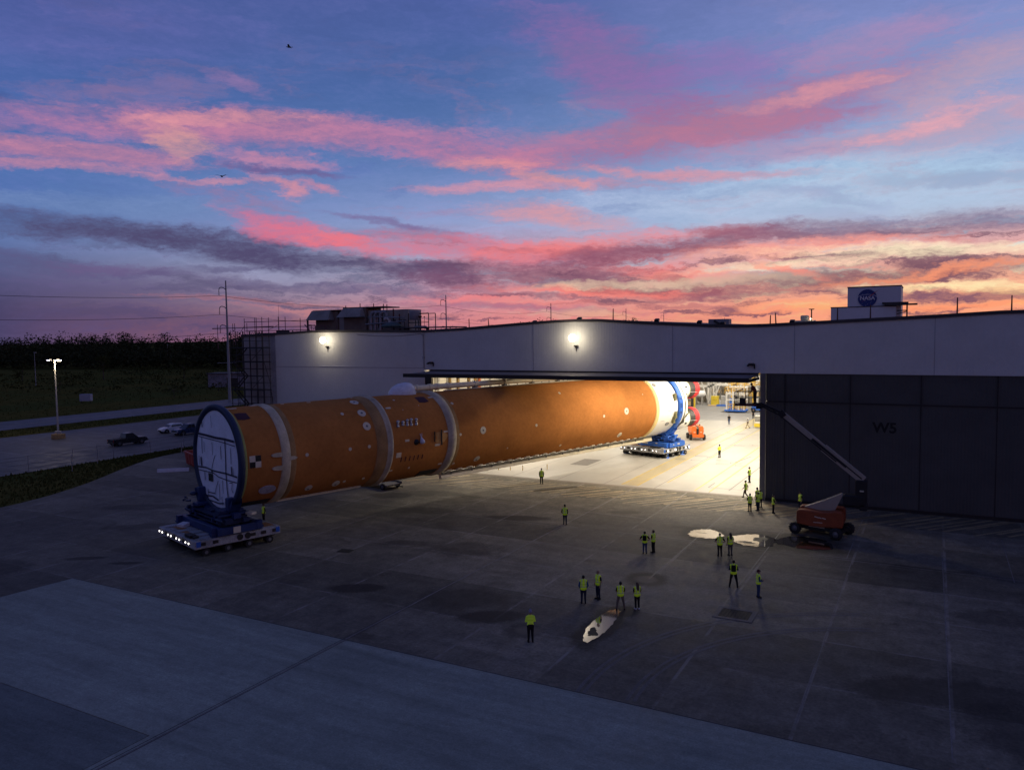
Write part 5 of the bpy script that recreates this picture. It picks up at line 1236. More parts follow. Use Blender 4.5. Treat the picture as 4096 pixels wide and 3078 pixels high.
def figure(pose):
    if pose in _fig: return _fig[pose]
    C = caps_for(pose); D = {}
    allc = [(l, c) for l in C for c in C[l]]
    body = remesh([c for l, c in allc if l in ('torso', 'neck', 'head', 'eye', 'lip', 'thigh', 'shin', 'foot', 'upper', 'fore', 'hand')], .0115, 2)
    body.materials.append(SKIN); body.materials.append(EYE); body.materials.append(LIP)
    P = centers(body); mi = np.zeros(len(P), dtype=np.int32)
    for c in C['eye']: mi[seg_dist(P, c[0], c[2]) < .017] = 1
    for c in C['lip']: mi[seg_dist(P, c[0], c[2]) < .015] = 2
    body.polygons.foreach_set('material_index', mi); D['body'] = body
    D['trousers'] = remesh([((-.07, 0, .95), .114, (.07, 0, .95), .114)] + C['thigh'] + C['shin'], .016, 2, .014)
    sleeve = []
    for c in C['upper']: sleeve.append(c)
    D['shirt'] = remesh(C['torso'] + sleeve + C['fore'], .016, 2, .010)
    half = [(c[0], c[1], tuple(Vector(c[0]) * .35 + Vector(c[2]) * .65), c[3] + .01) for c in C['upper']]
    D['tshirt'] = remesh(C['torso'] + half, .016, 2, .012)
    vest = remesh([(c[0], c[1], c[2], c[3]) for c in C['torso']] + [((-.08, 0, .93), .1, (.08, 0, .93), .1)], .016, 2, .026)
    vest.materials.append(LIME); vest.materials.append(SILVER)
    P = centers(vest); mi = np.zeros(len(P), dtype=np.int32)
    mi[(np.abs(P[:, 2] - 1.06) < .026) | ((np.abs(np.abs(P[:, 0]) - .105) < .025) & (P[:, 2] > 1.08))] = 1
    vest.polygons.foreach_set('material_index', mi); D['vest'] = vest
    for i, n in ((0, 'shoe_a'), (1, 'shoe_b')): D[n] = remesh([C['foot'][i]], .014, 1, .012)
    ln = R(POSES[pose].get('lean', 0))
    def hx(caps, vx=.013, g=0.0): return remesh([tuple(tuple(Vector((v.x, v.y * math.cos(ln) - (v.z - .95) * math.sin(ln), .95 + v.y * math.sin(ln) + (v.z - .95) * math.cos(ln)))) if not isinstance(v, float) else v for v in [Vector(q) if not isinstance(q, float) else q for q in c]) for c in caps], vx, 2, g)
    D['hair'] = hx([((0., -.018, 1.695), .092, (0., -.022, 1.65), .09), ((0., .02, 1.715), .075, (0., .03, 1.72), .07)])
    D['long_hair'] = hx([((0., -.018, 1.695), .094, (0., -.03, 1.64), .095), ((0., .02, 1.715), .075, (0., .03, 1.72), .07), ((-.03, -.07, 1.62), .07, (-.03, -.13, 1.33), .05), ((.03, -.07, 1.62), .07, (.03, -.13, 1.31), .05), ((0., -.12, 1.4), .06, (0., -.13, 1.25), .03)])
    D['cap'] = hx([((0., -.005, 1.715), .094, (0., -.012, 1.70), .097), ((-.035, .10, 1.705), .018, (.035, .10, 1.705), .018), ((-.03, .15, 1.70), .014, (.03, .15, 1.70), .014), ((-.04, .12, 1.705), .014, (.04, .12, 1.705), .014)])
    D['helmet'] = hx([((0., .0, 1.725), .105, (0., -.005, 1.70), .108), ((-.05, .11, 1.69), .014, (.05, .11, 1.69), .014), ((-.09, -.04, 1.69), .03, (.09, -.04, 1.69), .03)])
    D['beanie'] = hx([((0., -.005, 1.725), .094, (0., -.012, 1.69), .098), ((0., -.01, 1.82), .03, (0., -.01, 1.84), .03)])
    _fig[pose] = D
    return D
def dress(o, m, slot=0):
    while len(o.data.materials) <= slot: o.data.materials.append(m)
    o.material_slots[slot].link = 'OBJECT'; o.material_slots[slot].material = m
def person(label, x, y, face, pose, h=1.75, trousers='black', top=('tshirt', 'black'), vest=True, head=('hair', HAIR), skin=SKIN, shoe='shoe', z=0.0, group='people in safety vests watching the rollout', pack=False, vmat=None):
    D = figure(pose); t = thing('person', label, 'person', (x, y, z), R(face), group); s = h / 1.78; t.scale = (s, s, s)
    b = link('body', D['body'], t); dress(b, skin)
    for part, key, m in (('trousers', 'trousers', CLO[trousers]), ('shirt', top[0], CLO[top[1]]), ('shoe', 'shoe_a', CLO[shoe]), ('shoe', 'shoe_b', CLO[shoe])): dress(link(part, D[key], t), m)
    if vest:
        v = link('vest', D['vest'], t)
        if vmat: dress(v, vmat, 0); dress(v, vmat, 1)
    if head: dress(link({'hair': 'hair', 'long_hair': 'hair', 'cap': 'cap', 'helmet': 'hard_hat', 'beanie': 'beanie'}[head[0]], D[head[0]], t), head[1])
    if head and head[0] in ('cap', 'helmet', 'beanie'): pass
    if pack:
        mb = MB(); mb.box((0, -.2, 1.27), (.30, .16, .42), ch=.06); mb.box((0, -.29, 1.2), (.22, .06, .22), ch=.03); pk = mb.build('backpack', CLO['black'], t)
        q = MB()
        for sx in (-.11, .11): q.tube([(sx, -.14, 1.47), (sx, 0, 1.505), (sx, .13, 1.42), (sx, .15, 1.25), (sx, .05, 1.1)], .02, 6)
        q.build('strap', CLO['black'], pk)
    return t
CAPB = cloth('black cap cloth', (.012, .012, .013)); CAPG = cloth('grey beanie cloth', (.22, .22, .30)); HATW = mat('white hard hat shell', (.8, .8, .8), .3)
person('lone foreground person in lime shirt and grey beanie, back turned', -19.11, 36.83, 34, 'crossed', 1.80, 'black', ('shirt', 'lime'), False, ('beanie', CAPG))
person('person in lime vest and dark trousers standing in front of a tall bald companion', -18.95, 43.77, 30, 'pockets', 1.80, 'navy', ('shirt', 'blue'))
person('tall bald person in open lime vest and black shirt, half hidden behind a companion', -18.42, 44.9, 150, 'hang', 1.88, 'navy', ('tshirt', 'black'), True, None)
person('person in lime vest and khaki trousers standing legs apart beside the long puddle', -16.48, 43.73, 26, 'wide', 1.76, 'khaki', ('tshirt', 'black'))
person('long-haired person in lime vest, black leggings and white shoes', -15.6, 44.25, 42, 'front', 1.70, 'black', ('tshirt', 'black'), True, ('long_hair', HAIRB), shoe='white')
person('person in lime vest with black backpack and blue jeans, left of a pair', -19.12, 56.0, 14, 'hips', 1.74, 'jeans', ('tshirt', 'black'), True, ('hair', HAIR), pack=True)
person('person in lime vest and black trousers turned towards a backpack wearer', -18.62, 56.55, 75, 'front', 1.76, 'black', ('tshirt', 'black'))
person('person in lime vest and black trousers by the puddles, left of a long-haired companion', -13.85, 57.8, 25, 'hips', 1.76, 'black', ('tshirt', 'black'))
person('person with very long dark hair, lime vest and grey jeans by the puddles', -13.2, 58.35, 36, 'hang', 1.74, 'grey', ('tshirt', 'black'), True, ('long_hair', HAIR))
person('broad person in lime vest and dark sleeves with a black pack, right foreground', -11.31, 50.99, 12, 'wide', 1.84, 'black', ('shirt', 'navy'), True, ('hair', HAIR), pack=True)
person('person in lime vest, blue sleeves and blue jeans facing right near the drain grate', -9.47, 49.66, -62, 'front', 1.78, 'jeans', ('shirt', 'blue'), True, ('cap', cloth('maroon cap cloth', (.06, .012, .02))))
person('lone person in black cap and lime vest in the middle of the apron', -28.41, 61.65, 12, 'pockets', 1.80, 'navy', ('shirt', 'black'), True, ('cap', CAPB))
person('person in lime vest standing on the hatching at the lit doorway under the rocket', -38.67, 77.7, 18, 'hang', 1.80, 'black', ('shirt', 'black'))
PB = 'people inside the lit bay'
person('person in bright yellow shirt and black trousers on the lit hangar floor', -25.03, 104.11, 55, 'crossed', 1.80, 'black', ('shirt', 'yellow'), False, ('hair', HAIR), z=.015, group=PB)
person('person in black polo and blue jeans far inside, facing out', -32.67, 142.99, 195, 'hang', 1.78, 'jeans', ('tshirt', 'black'), False, ('hair', HAIRB), z=.015, group=PB)
person('person in white hard hat, black vest and beige trousers walking on the hangar floor', -28.40, 138.53, 100, 'walk', 1.78, 'beige', ('tshirt', 'white'), True, ('helmet', HATW), z=.015, group=PB, vmat=CLO['vestblack'])
person('person all in black deep inside the bay below the lift basket', -30.60, 154.32, 185, 'pockets', 1.80, 'black', ('tshirt', 'black'), False, ('hair', HAIR), z=.015, group=PB)
person('person in cap and lime vest with folded arms just inside the right door post', -17.80, 87.91, 75, 'crossed', 1.76, 'black', ('shirt', 'black'), True, ('cap', CAPB), z=.015, group=PB)
person('person in dark cap, lime vest and brown trousers striding left at the door sill', -16.49, 79.6, 80, 'walk', 1.80, 'brown', ('tshirt', 'green'), True, ('cap', cloth('green cap cloth', (.02, .05, .03))))
PG = 'group by the right door post'
person('front left person of the huddle by the door post, dark trousers', -14.85, 73.6, 40, 'crossed', 1.74, 'black', ('shirt', 'black'), group=PG)
person('front right person of the huddle by the door post, turned to the left', -14.25, 74.3, 70, 'front', 1.78, 'navy', ('shirt', 'green'), group=PG)
person('rear left person of the huddle by the door post, half hidden', -14.75, 76.5, 60, 'hang', 1.80, 'navy', ('tshirt', 'black'), group=PG, skin=SKIN2)
person('rear right person of the huddle against the door post', -14.35, 75.9, 35, 'front', 1.74, 'black', ('tshirt', 'black'), group=PG)
person('lone person in lime vest right of the door post, side on, facing right', -12.78, 73.81, -70, 'crossed', 1.74, 'black', ('shirt', 'black'))
person('person in lime vest partly hidden behind the red boom lift', -10.75, 76.2, 130, 'hang', 1.78, 'navy', ('tshirt', 'black'))
person('person in dark clothes and dim vest behind the outdoor transporter', -53.67, 50.62, 160, 'hang', 1.74, 'black', ('shirt', 'navy'), True, ('hair', HAIR))
person('person in dark red shirt leaning on the rail of the lift basket', -13.35, 68.0, 66, 'lean', 1.86, 'black', ('shirt', 'red'), False, ('hair', HAIR), z=10.67, group='lift crew')

# ------------------------------------------------------------------ boom lifts
LIFTRED = mat('orange red lift paint', (.26, .058, .016), .5, var=.25, scale=1.5, fine=.1)
LIFTORA = mat('bright orange lift paint', (.70, .16, .03), .4, var=.12, scale=1.5)
BEIGE = mat('beige boom paint', (.34, .30, .24), .5, var=.15, scale=.8)
LBLACK = mat('black machinery', (.012, .012, .013), .6, var=.3)
def lift_wheel(par, c, r, w, ax):
    """ax: unit axle direction"""
    c = Vector(c); ax = Vector(ax)
    wl = MB(); wl.lathe([(-w / 2, r * .55), (-w / 2, r * .9), (-w * .36, r), (w * .36, r), (w / 2, r * .9), (w / 2, r * .55)], c, ax, 24)
    for k in range(14):
        a = 2 * PI * k / 14; u = ax.orthogonal().normalized(); v = ax.cross(u); d = u * math.cos(a) + v * math.sin(a)
        wl.bar(c + d * r * .985 - ax * w * .42, c + d * r * .985 + ax * w * .42, .09, .05)
    wl = wl.build('wheel', TYRE, par)
    h = MB(); h.lathe([(-w * .46, 0), (-w * .46, r * .18), (-w * .3, r * .3), (-w * .42, r * .55), (w * .42, r * .55), (w * .3, r * .3), (w * .46, r * .18), (w * .46, 0)], c, ax, 20); h.build('rim', HUB, wl)
bl = thing('boom_lift', 'red boom lift with its long beige boom raised across the dark door', 'boom lift', (-7.9, 68.0, 0), 0)
ang = R(-16); cx_ = lambda a, b: (a * math.cos(ang) - b * math.sin(ang), a * math.sin(ang) + b * math.cos(ang))
for a in (-1.7, 1.7):
    for b in (-1.25, 1.25):
        x, y = cx_(a, b); lift_wheel(bl, (x, y, .47), .47, .4, (-math.sin(ang), math.cos(ang), 0))
mb = MB(); mb.box((0, 0, .62), (3.0, 1.5, .45), rz=ang, ch=.06)
for a in (-1.7, 1.7): x, y = cx_(a, 0); mb.box((x, y, .5), (.35, 2.2, .25), rz=ang)
mb.build('chassis', LBLACK, bl)
mb = MB(); x, y = cx_(-.1, -.78); mb.box((x, y, .72), (1.3, .06, .14), rz=ang); mb.build('chassis_plate', PATCH, bl)
MB().cyl((0, 0, .84), (0, 0, 1.0), .62, n=24).build('slew_ring', LBLACK, bl)
# turntable covers: rounded red bodywork with a saddle dip in the middle
prof = [(-1.78, .95), (-1.84, 1.3), (-1.82, 1.95), (-1.7, 2.1), (-1.2, 2.14), (-.6, 2.1), (0, 2.06), (.7, 2.1), (1.2, 2.22), (1.6, 2.2), (1.76, 2.0), (1.78, 1.2), (1.68, .86), (.6, .8), (-.8, .82)]
for y0_, y1_ in ((-1.22, -.42), (.42, 1.22)):
    mb = MB(); mb.prism(prof, 'y', y0_, y1_); o = mb.build('engine_cover', LIFTRED, bl)
    bv = o.modifiers.new('soft', 'BEVEL'); bv.width = .09; bv.segments = 2
    lg = MB(); yy = y0_ - .005 if y0_ < 0 else y1_ + .005
    for x_, z_, w_ in ((-.25, 1.62, .34), (.02, 1.58, .22), (.32, 1.55, .3)): lg.box((x_, yy, z_), (w_, .01, .07), ry=.25)
    lg.box((-.15, yy, 1.18), (.7, .01, .05)); lg.build('cover_label', PATCH, o)
MB().ext((-1.5, -.4, .98), (1.6, .4, 1.7), ch=.05).build('turntable', LBLACK, bl)
# lower arm (tapering upward to the right), tail and riser
mb = MB(); mb.add([(x, y_, z) for y_ in (-.38, .38) for x, z in ((-1.3, 2.2), (.35, 1.98), (1.05, 2.12), (1.62, 3.42), (1.5, 3.5), (.2, 2.85))], [(5, 4, 3, 2, 1, 0), (6, 7, 8, 9, 10, 11)] + [(i, (i + 1) % 6, 6 + (i + 1) % 6, 6 + i) for i in range(6)]); mb.build('lower_arm', BEIGE, bl)
mb = MB(); mb.ext((1.64, -.5, 2.55), (3.3, .5, 3.5), ch=.12); mb.ext((2.55, -.42, 2.4), (3.4, .42, 4.75), ch=.08); mb.ext((2.9, -.5, 2.3), (3.45, .5, 2.8), ch=.05); mb.cyl((2.9, -.55, 3.05), (2.9, .55, 3.05), .22, n=14); mb.build('riser', LBLACK, bl)
mb = MB(); mb.bar((2.9, -.47, 3.9), (3.2, -.47, 3.9), .16, .1); mb.build('riser_light_plate', PATCH, bl)
def seg(p0, p1, w, h, name, m, ov=.004):
    return MB().bar(p0, p1, w, h).build(name, m, bl)
B0 = Vector((3.12, 0, 4.72)); B1 = Vector((-3.2, 0, 9.87)); bd = (B1 - B0)
seg(B0, B0 + bd * .48, .46, .62, 'boom_base_section', BEIGE); seg(B0 + bd * .46, B0 + bd * .99, .36, .46, 'boom_middle_section', BEIGE)
mb = MB(); nrm = Vector((bd.z, 0, -bd.x)).normalized()
for q0, q1, o_ in ((.02, .47, .36), (.30, .99, -.02)):
    for s_ in (-.22, .22): mb.bar(B0 + bd * q0 + nrm * (o_ - .3) * .6 + Vector((0, s_, 0)), B0 + bd * q1 + nrm * (o_ - .3) * .6 + Vector((0, s_, 0)), .05, .1)
mb.bar(B0 + bd * .2 + Vector((0, -.262, 0)), B0 + bd * .62 + Vector((0, -.262, 0)), .05, .2); mb.build('hose_track', LBLACK, bl)
mb = MB(); mb.box(B1, (.5, .5, .55), ry=-.7); mb.cyl(B1 + Vector((0, -.32, 0)), B1 + Vector((0, .32, 0)), .2, n=12); mb.build('boom_head', LBLACK, bl)
J1 = Vector((-5.0, 0, 10.62)); mb = MB(); mb.bar(B1 + Vector((0, 0, .1)), J1 + Vector((0, 0, .1)), .26, .2); mb.bar(B1 + Vector((-.1, 0, -.16)), J1 + Vector((.1, 0, -.14)), .2, .12); mb.cyl(B1 + Vector((-.4, .16, -.05)), J1 + Vector((.5, .16, .0)), .06, n=8); mb.build('jib', LBLACK, bl)
mb = MB(); mb.box(J1 + Vector((-.1, 0, -.12)), (.45, .5, .5)); mb.build('basket_mount', LBLACK, bl)
bk = MB(); bk.ext((-7.02, -.72, 10.5), (-5.2, .72, 10.66)); bk = bk.build('basket_floor', mat('dark red basket floor', (.07, .012, .008), .6), bl)
mb = MB()
for x in (-7.0, -6.1, -5.22):
    for y in (-.7, .7): mb.cyl((x, y, 10.6), (x, y, 11.75), .03, n=8)
for y in (-.23, .23): mb.cyl((-7.0, y, 10.6), (-7.0, y, 11.75), .025, n=8)
for z in (11.72, 11.2):
    for a, b in (((-7, -.7), (-5.22, -.7)), ((-7, .7), (-5.22, .7)), ((-7, -.7), (-7, .7)), ((-5.22, -.7), (-5.22, .7))): mb.cyl((a[0], a[1], z), (b[0], b[1], z), .03, n=8)
mb.build('basket_rail', LBLACK, bl); MB().ext((-6.6, -.74, 10.66), (-6.15, -.5, 11.15), ch=.03).build('control_box', LBLACK, bl)

ol = thing('boom_lift', 'bright orange lift seen end on, parked inside behind the rocket engines', 'boom lift', (-32.9, 121.2, .015), R(28))
for a in (-1.1, 1.1):
    for b in (-1.05, 1.05): lift_wheel(ol, (b, a, .45), .45, .36, (1, 0, 0))
MB().ext((-.85, -1.75, .42), (.85, 1.5, .8), ch=.05).build('chassis', LIFTORA, ol)
for s_ in (-1, 1):
    mb = MB(); mb.prism([(s_ * .12, .85), (s_ * .85, .88), (s_ * .98, 1.3), (s_ * .96, 1.9), (s_ * .82, 2.22), (s_ * .2, 2.2), (s_ * .16, 1.5)], 'y', -1.35, 1.4); o = mb.build('engine_cover', LIFTORA, ol)
    bv = o.modifiers.new('soft', 'BEVEL'); bv.width = .1; bv.segments = 2
    MB().box((s_ * .5, -1.37, 1.25), (.3, .03, .1)).build('cover_label', PATCH, o)
mb = MB(); mb.ext((-.13, -1.45, .8), (.13, 1.2, 1.75)); mb.ext((-.2, -1.0, 1.9), (.2, 1.2, 2.05)); mb.build('boom_cradle', LBLACK, ol); MB().ext((-.17, -1.2, 1.76), (.17, 2.4, 1.98)).build('boom', BEIGE, ol)
MB().cyl((.45, -.8, 2.2), (.45, -.8, 2.45), .08, n=10).build('exhaust', LBLACK, ol)
MB().ext((-.9, -1.8, .62), (.9, -1.72, .95)).build('bumper', LIFTORA, ol)

# ------------------------------------------------------------------ road vehicles in the car park
GLASS = mat('dark car glass', (.012, .014, .018), .12, spec=.8, var=.05); CHROME = mat('bright trim', (.4, .4, .42), .25, .8); REDL = mat('red tail lens', (.25, .012, .01), .3); WLENS = mat('clear headlamp lens', (.5, .52, .55), .15)
def loft(mb, secs, m=0, smooth=False):
    """secs: list of closed loops with equal point count"""
    n = len(secs[0]); o = []
    for s_ in secs: o += s_
    fs = [tuple(range(n - 1, -1, -1)), tuple(range((len(secs) - 1) * n, len(secs) * n))]
    for j in range(len(secs) - 1):
        for i in range(n): fs.append((j * n + i, j * n + (i + 1) % n, (j + 1) * n + (i + 1) % n, (j + 1) * n + i))
    return mb.add(o, fs, m, smooth)
def car_wheel(par, x, y, r=.38, w=.26):
    s_ = 1 if x > 0 else -1
    wl = MB(); wl.lathe([(-w / 2, r * .6), (-w / 2, r * .93), (-w * .35, r), (w * .35, r), (w / 2, r * .93), (w / 2, r * .6)], (x, y, r), (1, 0, 0), 24); wl = wl.build('wheel', TYRE, par)
    h = MB(); h.lathe([(0, .01), (.02, r * .2), (.0, r * .58), (-.06, r * .62)], (x + s_ * w * .42, y, r), (s_, 0, 0), 20)
    for k in range(5): a = 2 * PI * k / 5; h.bar((x + s_ * w * .47, y + .08 * math.cos(a), r + .08 * math.sin(a)), (x + s_ * w * .45, y + r * .55 * math.cos(a), r + r * .55 * math.sin(a)), .05, .07)
    h.build('rim', HUB, wl)
def pickup(label, loc, rz, paint):
    """front towards +y"""
    t = thing('pickup_truck', label, 'pickup truck', loc, rz, 'vehicles in the car park')
    def sec(y, z0, z1, w, tw): return [(-w, y, z0), (-w, y, (z0 + z1) * .55), (-tw, y, z1), (tw, y, z1), (w, y, (z0 + z1) * .55), (w, y, z0)]
    mb = MB(); loft(mb, [sec(-2.9, .55, 1.12, .9, .9), sec(-2.85, .42, 1.14, .98, .96), sec(-.9, .36, 1.14, 1.0, .97), sec(-.88, .36, 1.14, 1.0, .97), sec(1.1, .36, 1.16, 1.0, .95), sec(2.3, .4, 1.12, .99, .9), sec(2.75, .45, 1.02, .95, .82), sec(2.9, .55, .9, .85, .75)]); mb.build('body', paint, t)
    MB().ext((-.84, -2.78, 1.10), (.84, -.95, 1.146)).build('cargo_bed', mat('bed liner', (.008, .008, .009), .8), t)
    mb = MB(); loft(mb, [[(-.93, -.9, 1.13), (.93, -.9, 1.13), (.93, 1.25, 1.15), (-.93, 1.25, 1.15)], [(-.74, -.72, 1.86), (.74, -.72, 1.86), (.74, .42, 1.88), (-.74, .42, 1.88)], [(-.66, -.6, 1.92), (.66, -.6, 1.92), (.66, .3, 1.93), (-.66, .3, 1.93)]]); cb = mb.build('cab', paint, t)
    def quad(name, pts): MB().add(pts, [(0, 1, 2, 3)]).build(name, GLASS, cb)
    quad('windscreen', [(-.86, 1.16, 1.24), (.86, 1.16, 1.24), (.7, .5, 1.84), (-.7, .5, 1.84)]); quad('rear_window', [(-.8, -.87, 1.3), (.8, -.87, 1.3), (.68, -.76, 1.78), (-.68, -.76, 1.78)])
    for s_ in (-1, 1):
        quad('side_window', [(s_ * .915, .02, 1.24), (s_ * .905, .92, 1.26), (s_ * .78, .4, 1.8), (s_ * .775, .02, 1.8)]); quad('side_window', [(s_ * .915, -.72, 1.24), (s_ * .915, -.06, 1.24), (s_ * .775, -.06, 1.8), (s_ * .785, -.6, 1.78)])
        MB().box((s_ * 1.06, .95, 1.25), (.2, .12, .18), ch=.03).build('wing_mirror', LBLACK, t)
        MB().box((s_ * .78, 2.83, .82), (.3, .12, .18), ch=.03).build('headlamp', WLENS, t); MB().box((s_ * .88, -2.9, .92), (.16, .06, .34)).build('tail_lamp', REDL, t)
        for y in (-1.95, 1.75):
            MB().cyl((s_ * .7, y, .44), (s_ * 1.012, y, .44), .5, n=20).build('wheel_arch', LBLACK, t); car_wheel(t, s_ * .93, y, .41, .28)
    MB().ext((-.95, 2.84, .42), (.95, 2.98, .64), ch=.04).build('bumper', CHROME, t); MB().ext((-.5, 2.86, .66), (.5, 2.93, .94)).build('grille', LBLACK, t); MB().ext((-.95, -3.0, .46), (.95, -2.87, .64), ch=.03).build('bumper', LBLACK, t)
    return t
CBLACK = mat('black car paint', (.010, .012, .016), .3, spec=.6, var=.05); CBLUE = mat('deep blue car paint', (.012, .035, .10), .3, spec=.6, var=.05); CWHITE = mat('white car paint', (.62, .63, .68), .3, spec=.5, var=.04)
pickup('black crew-cab pickup truck parked alone in the car park', (-115.2, 80.3, -.06), R(-6), CBLACK)
pickup('dark blue pickup truck partly hidden behind the round rocket end', (-117.2, 93.6, -.06), R(176), CBLUE)
sv = thing('white_suv', 'white SUV with dark windows parked behind the blue pickup', 'car', (-122.6, 94.2, -.06), R(172), 'vehicles in the car park')
mb = MB()
def sec2(y, z0, zm, z1, w, tw): return [(-w * .96, y, z0), (-w, y, zm), (-tw, y, z1), (tw, y, z1), (w, y, zm), (w * .96, y, z0)]
loft(mb, [sec2(-2.22, .5, .8, 1.0, .78, .72), sec2(-2.1, .34, .8, 1.06, .9, .8), sec2(-1.2, .3, .8, 1.08, .93, .86), sec2(.9, .3, .78, 1.06, .93, .84), sec2(1.7, .32, .74, .96, .9, .74), sec2(2.15, .38, .66, .84, .82, .62), sec2(2.28, .48, .6, .7, .7, .5)]); mb.build('body', CWHITE, sv)
mb = MB(); loft(mb, [[(-.86, -2.05, 1.05), (.86, -2.05, 1.05), (.85, 1.0, 1.05), (-.85, 1.0, 1.05)], [(-.72, -1.75, 1.5), (.72, -1.75, 1.5), (.7, .35, 1.5), (-.7, .35, 1.5)], [(-.6, -1.6, 1.63), (.6, -1.6, 1.63), (.6, -.1, 1.66), (-.6, -.1, 1.66)]]); cb = mb.build('cabin', CWHITE, sv)
def q2(name, pts): MB().add(pts, [(0, 1, 2, 3)]).build(name, GLASS, cb)
q2('windscreen', [(-.8, .97, 1.09), (.8, .97, 1.09), (.66, .3, 1.53), (-.66, .3, 1.53)]); q2('rear_window', [(-.78, -2.03, 1.12), (.78, -2.03, 1.12), (.66, -1.72, 1.54), (-.66, -1.72, 1.54)])
for s_ in (-1, 1):
    q2('side_window', [(s_ * .865, -1.7, 1.14), (s_ * .86, .62, 1.1), (s_ * .745, .25, 1.46), (s_ * .745, -1.5, 1.46)]); MB().box((s_ * .98, .62, 1.12), (.2, .12, .15), ch=.03).build('wing_mirror', CWHITE, sv)
    MB().box((s_ * .62, 2.2, .74), (.3, .12, .1), ch=.02).build('headlamp', WLENS, sv); MB().box((s_ * .72, -2.2, .92), (.24, .06, .14)).build('tail_lamp', REDL, sv)
    for y in (-1.35, 1.38): MB().cyl((s_ * .6, y, .38), (s_ * .945, y, .38), .43, n=20).build('wheel_arch', LBLACK, sv); car_wheel(sv, s_ * .86, y, .35, .24)
    MB().bar((s_ * .62, -1.5, 1.7), (s_ * .62, -.1, 1.72), .04, .04).build('roof_rail', CHROME, sv)
MB().ext((-.5, 2.24, .42), (.5, 2.3, .62)).build('grille', LBLACK, sv)
# low flat trailer seen under the rocket belly
lt = thing('low_trailer', 'low wheeled flat trailer standing in shadow beyond the rocket belly', 'trailer', (-54.7, 68.7, 0), R(-100))
mb = MB(); mb.ext((-1.1, -2.6, .42), (1.1, 2.6, .56)); mb.ext((-1.12, -2.6, .56), (-1.05, 2.6, .72)); mb.build('deck', mat('pale trailer deck', (.16, .15, .14), .6), lt)
for y in (-1.9, 1.9):
    for x in (-1.1, 1.1): car_wheel(lt, x, y, .36, .22)
MB().bar((0, 2.6, .48), (0, 3.9, .42), .12).build('drawbar', LBLACK, lt)
# red open skip behind the front ring
sk = thing('red_skip', 'red open-topped skip behind the left edge of the round rocket end', 'skip', (-85.3, 70.0, 0), R(-24))
SKR = mat('red skip paint', (.30, .035, .025), .6, var=.3, scale=.8, fine=.1)
o_ = [(-3.5, -1.1), (3.5, -1.1), (3.5, 1.1), (-3.5, 1.1)]
mb = MB(); k_ = [(x * 1.06, y * 1.12, 1.75) for x, y in o_]; b_ = [(x * .94, y, .12) for x, y in o_]; i_ = [(x * .9, y * .93, .3) for x, y in o_]; ki = [(x * 1.02, y * 1.02, 1.74) for x, y in o_]
mb.add(b_ + k_ + ki + i_, [(3, 2, 1, 0)] + [(j, (j + 1) % 4, 4 + (j + 1) % 4, 4 + j) for j in range(4)] + [(4 + j, 4 + (j + 1) % 4, 8 + (j + 1) % 4, 8 + j) for j in range(4)] + [(8 + j, 8 + (j + 1) % 4, 12 + (j + 1) % 4, 12 + j) for j in range(4)] + [(12, 13, 14, 15)]); mb.build('tub', SKR, sk)
mb = MB()
for j in range(4): mb.bar(k_[j], k_[(j + 1) % 4], .14, .14)
for x in (-2.6, -1.3, 0, 1.3, 2.6): mb.bar((x, -1.16, .15), (x * 1.04, -1.24, 1.7), .12, .1)
mb.build('rim_rail', mat('faded red rim', (.42, .12, .10), .6), sk)
o = MB().prism([(-.3, 0), (.3, 0), (.24, .2), (.14, .42), (-.14, .42), (-.24, .2)], 'y', -1.9, 1.9).build('concrete_barrier', mat('pale barrier', (.50, .50, .56), .7)); o.location = (-85.3, 65.6, 0); o.rotation_euler = (0, 0, R(-49)); tag(o, 'white concrete barrier lying on the apron in front of the red skip', 'barrier')
# low pole-hung boxes and a far sign on the field
t = thing('utility_cabinet', 'pale boxy cabinet on short legs standing alone in the far grass', 'cabinet', (-204.5, 130.5, -.12), R(30))
MB().ext((-1.5, -.6, .6), (1.5, .6, 2.5), ch=.06).build('box', mat('pale blue grey box', (.30, .31, .38), .6), t)
mb = MB()
for x in (-1.3, 1.3): mb.ext((x - .08, -.1, 0), (x + .08, .1, .6))
mb.build('legs', STEEL_D, t)
t = thing('low_shed', 'low grey flat-roofed shed at the field edge left of the scaffold', 'shed', (-222, 199, -.12), R(25))
MB().ext((-9, -4, 0), (12, 4, 4.6)).build('wall', mat('grey shed wall', (.22, .20, .24), .8), t); MB().ext((-9.4, -4.4, 4.6), (12.4, 4.4, 4.95)).build('roof', TRIM, t); MB().ext((-2, -4.05, 0), (2, -3.99, 3.2)).build('door', STEEL_D, t)

# ------------------------------------------------------------------ equipment inside the bay
WST = mat('white steelwork', (.62, .60, .56), .5, var=.1); YST = mat('yellow rail paint', (.62, .36, .03), .5, var=.12); YCAB = mat('yellow cabinet paint', (.62, .47, .04), .45, var=.1); GCAB = mat('grey cabinet paint', (.42, .42, .42), .5); GMET = mat('grey racking steel', (.30, .29, .27), .5, .2, var=.25); WOOD = mat('pale timber', (.48, .34, .19), .8, var=.2, scale=2); BROWNM = mat('brown machinery', (.17, .13, .09), .6, var=.35)
BLU2 = mat('blue platform paint', (.03, .13, .5), .45)
FZ = .014
ws = thing('work_stand', 'white and yellow wheeled work stand on a blue base in the bay', 'work stand', (-36.3, 166.2, FZ), 0)
MB().ext((-2.3, -1.6, .25), (2.0, 1.6, .6), ch=.03).build('base', BLU2, ws)
for x in (-1.85, -.55, .6, 1.75):
    for y in (-1.4, 1.4): MB().ext((x - .14, y - .14, .6), (x + .14, y + .14, 4.4 if x < 1 else 5.2)).build('post', WST, ws)
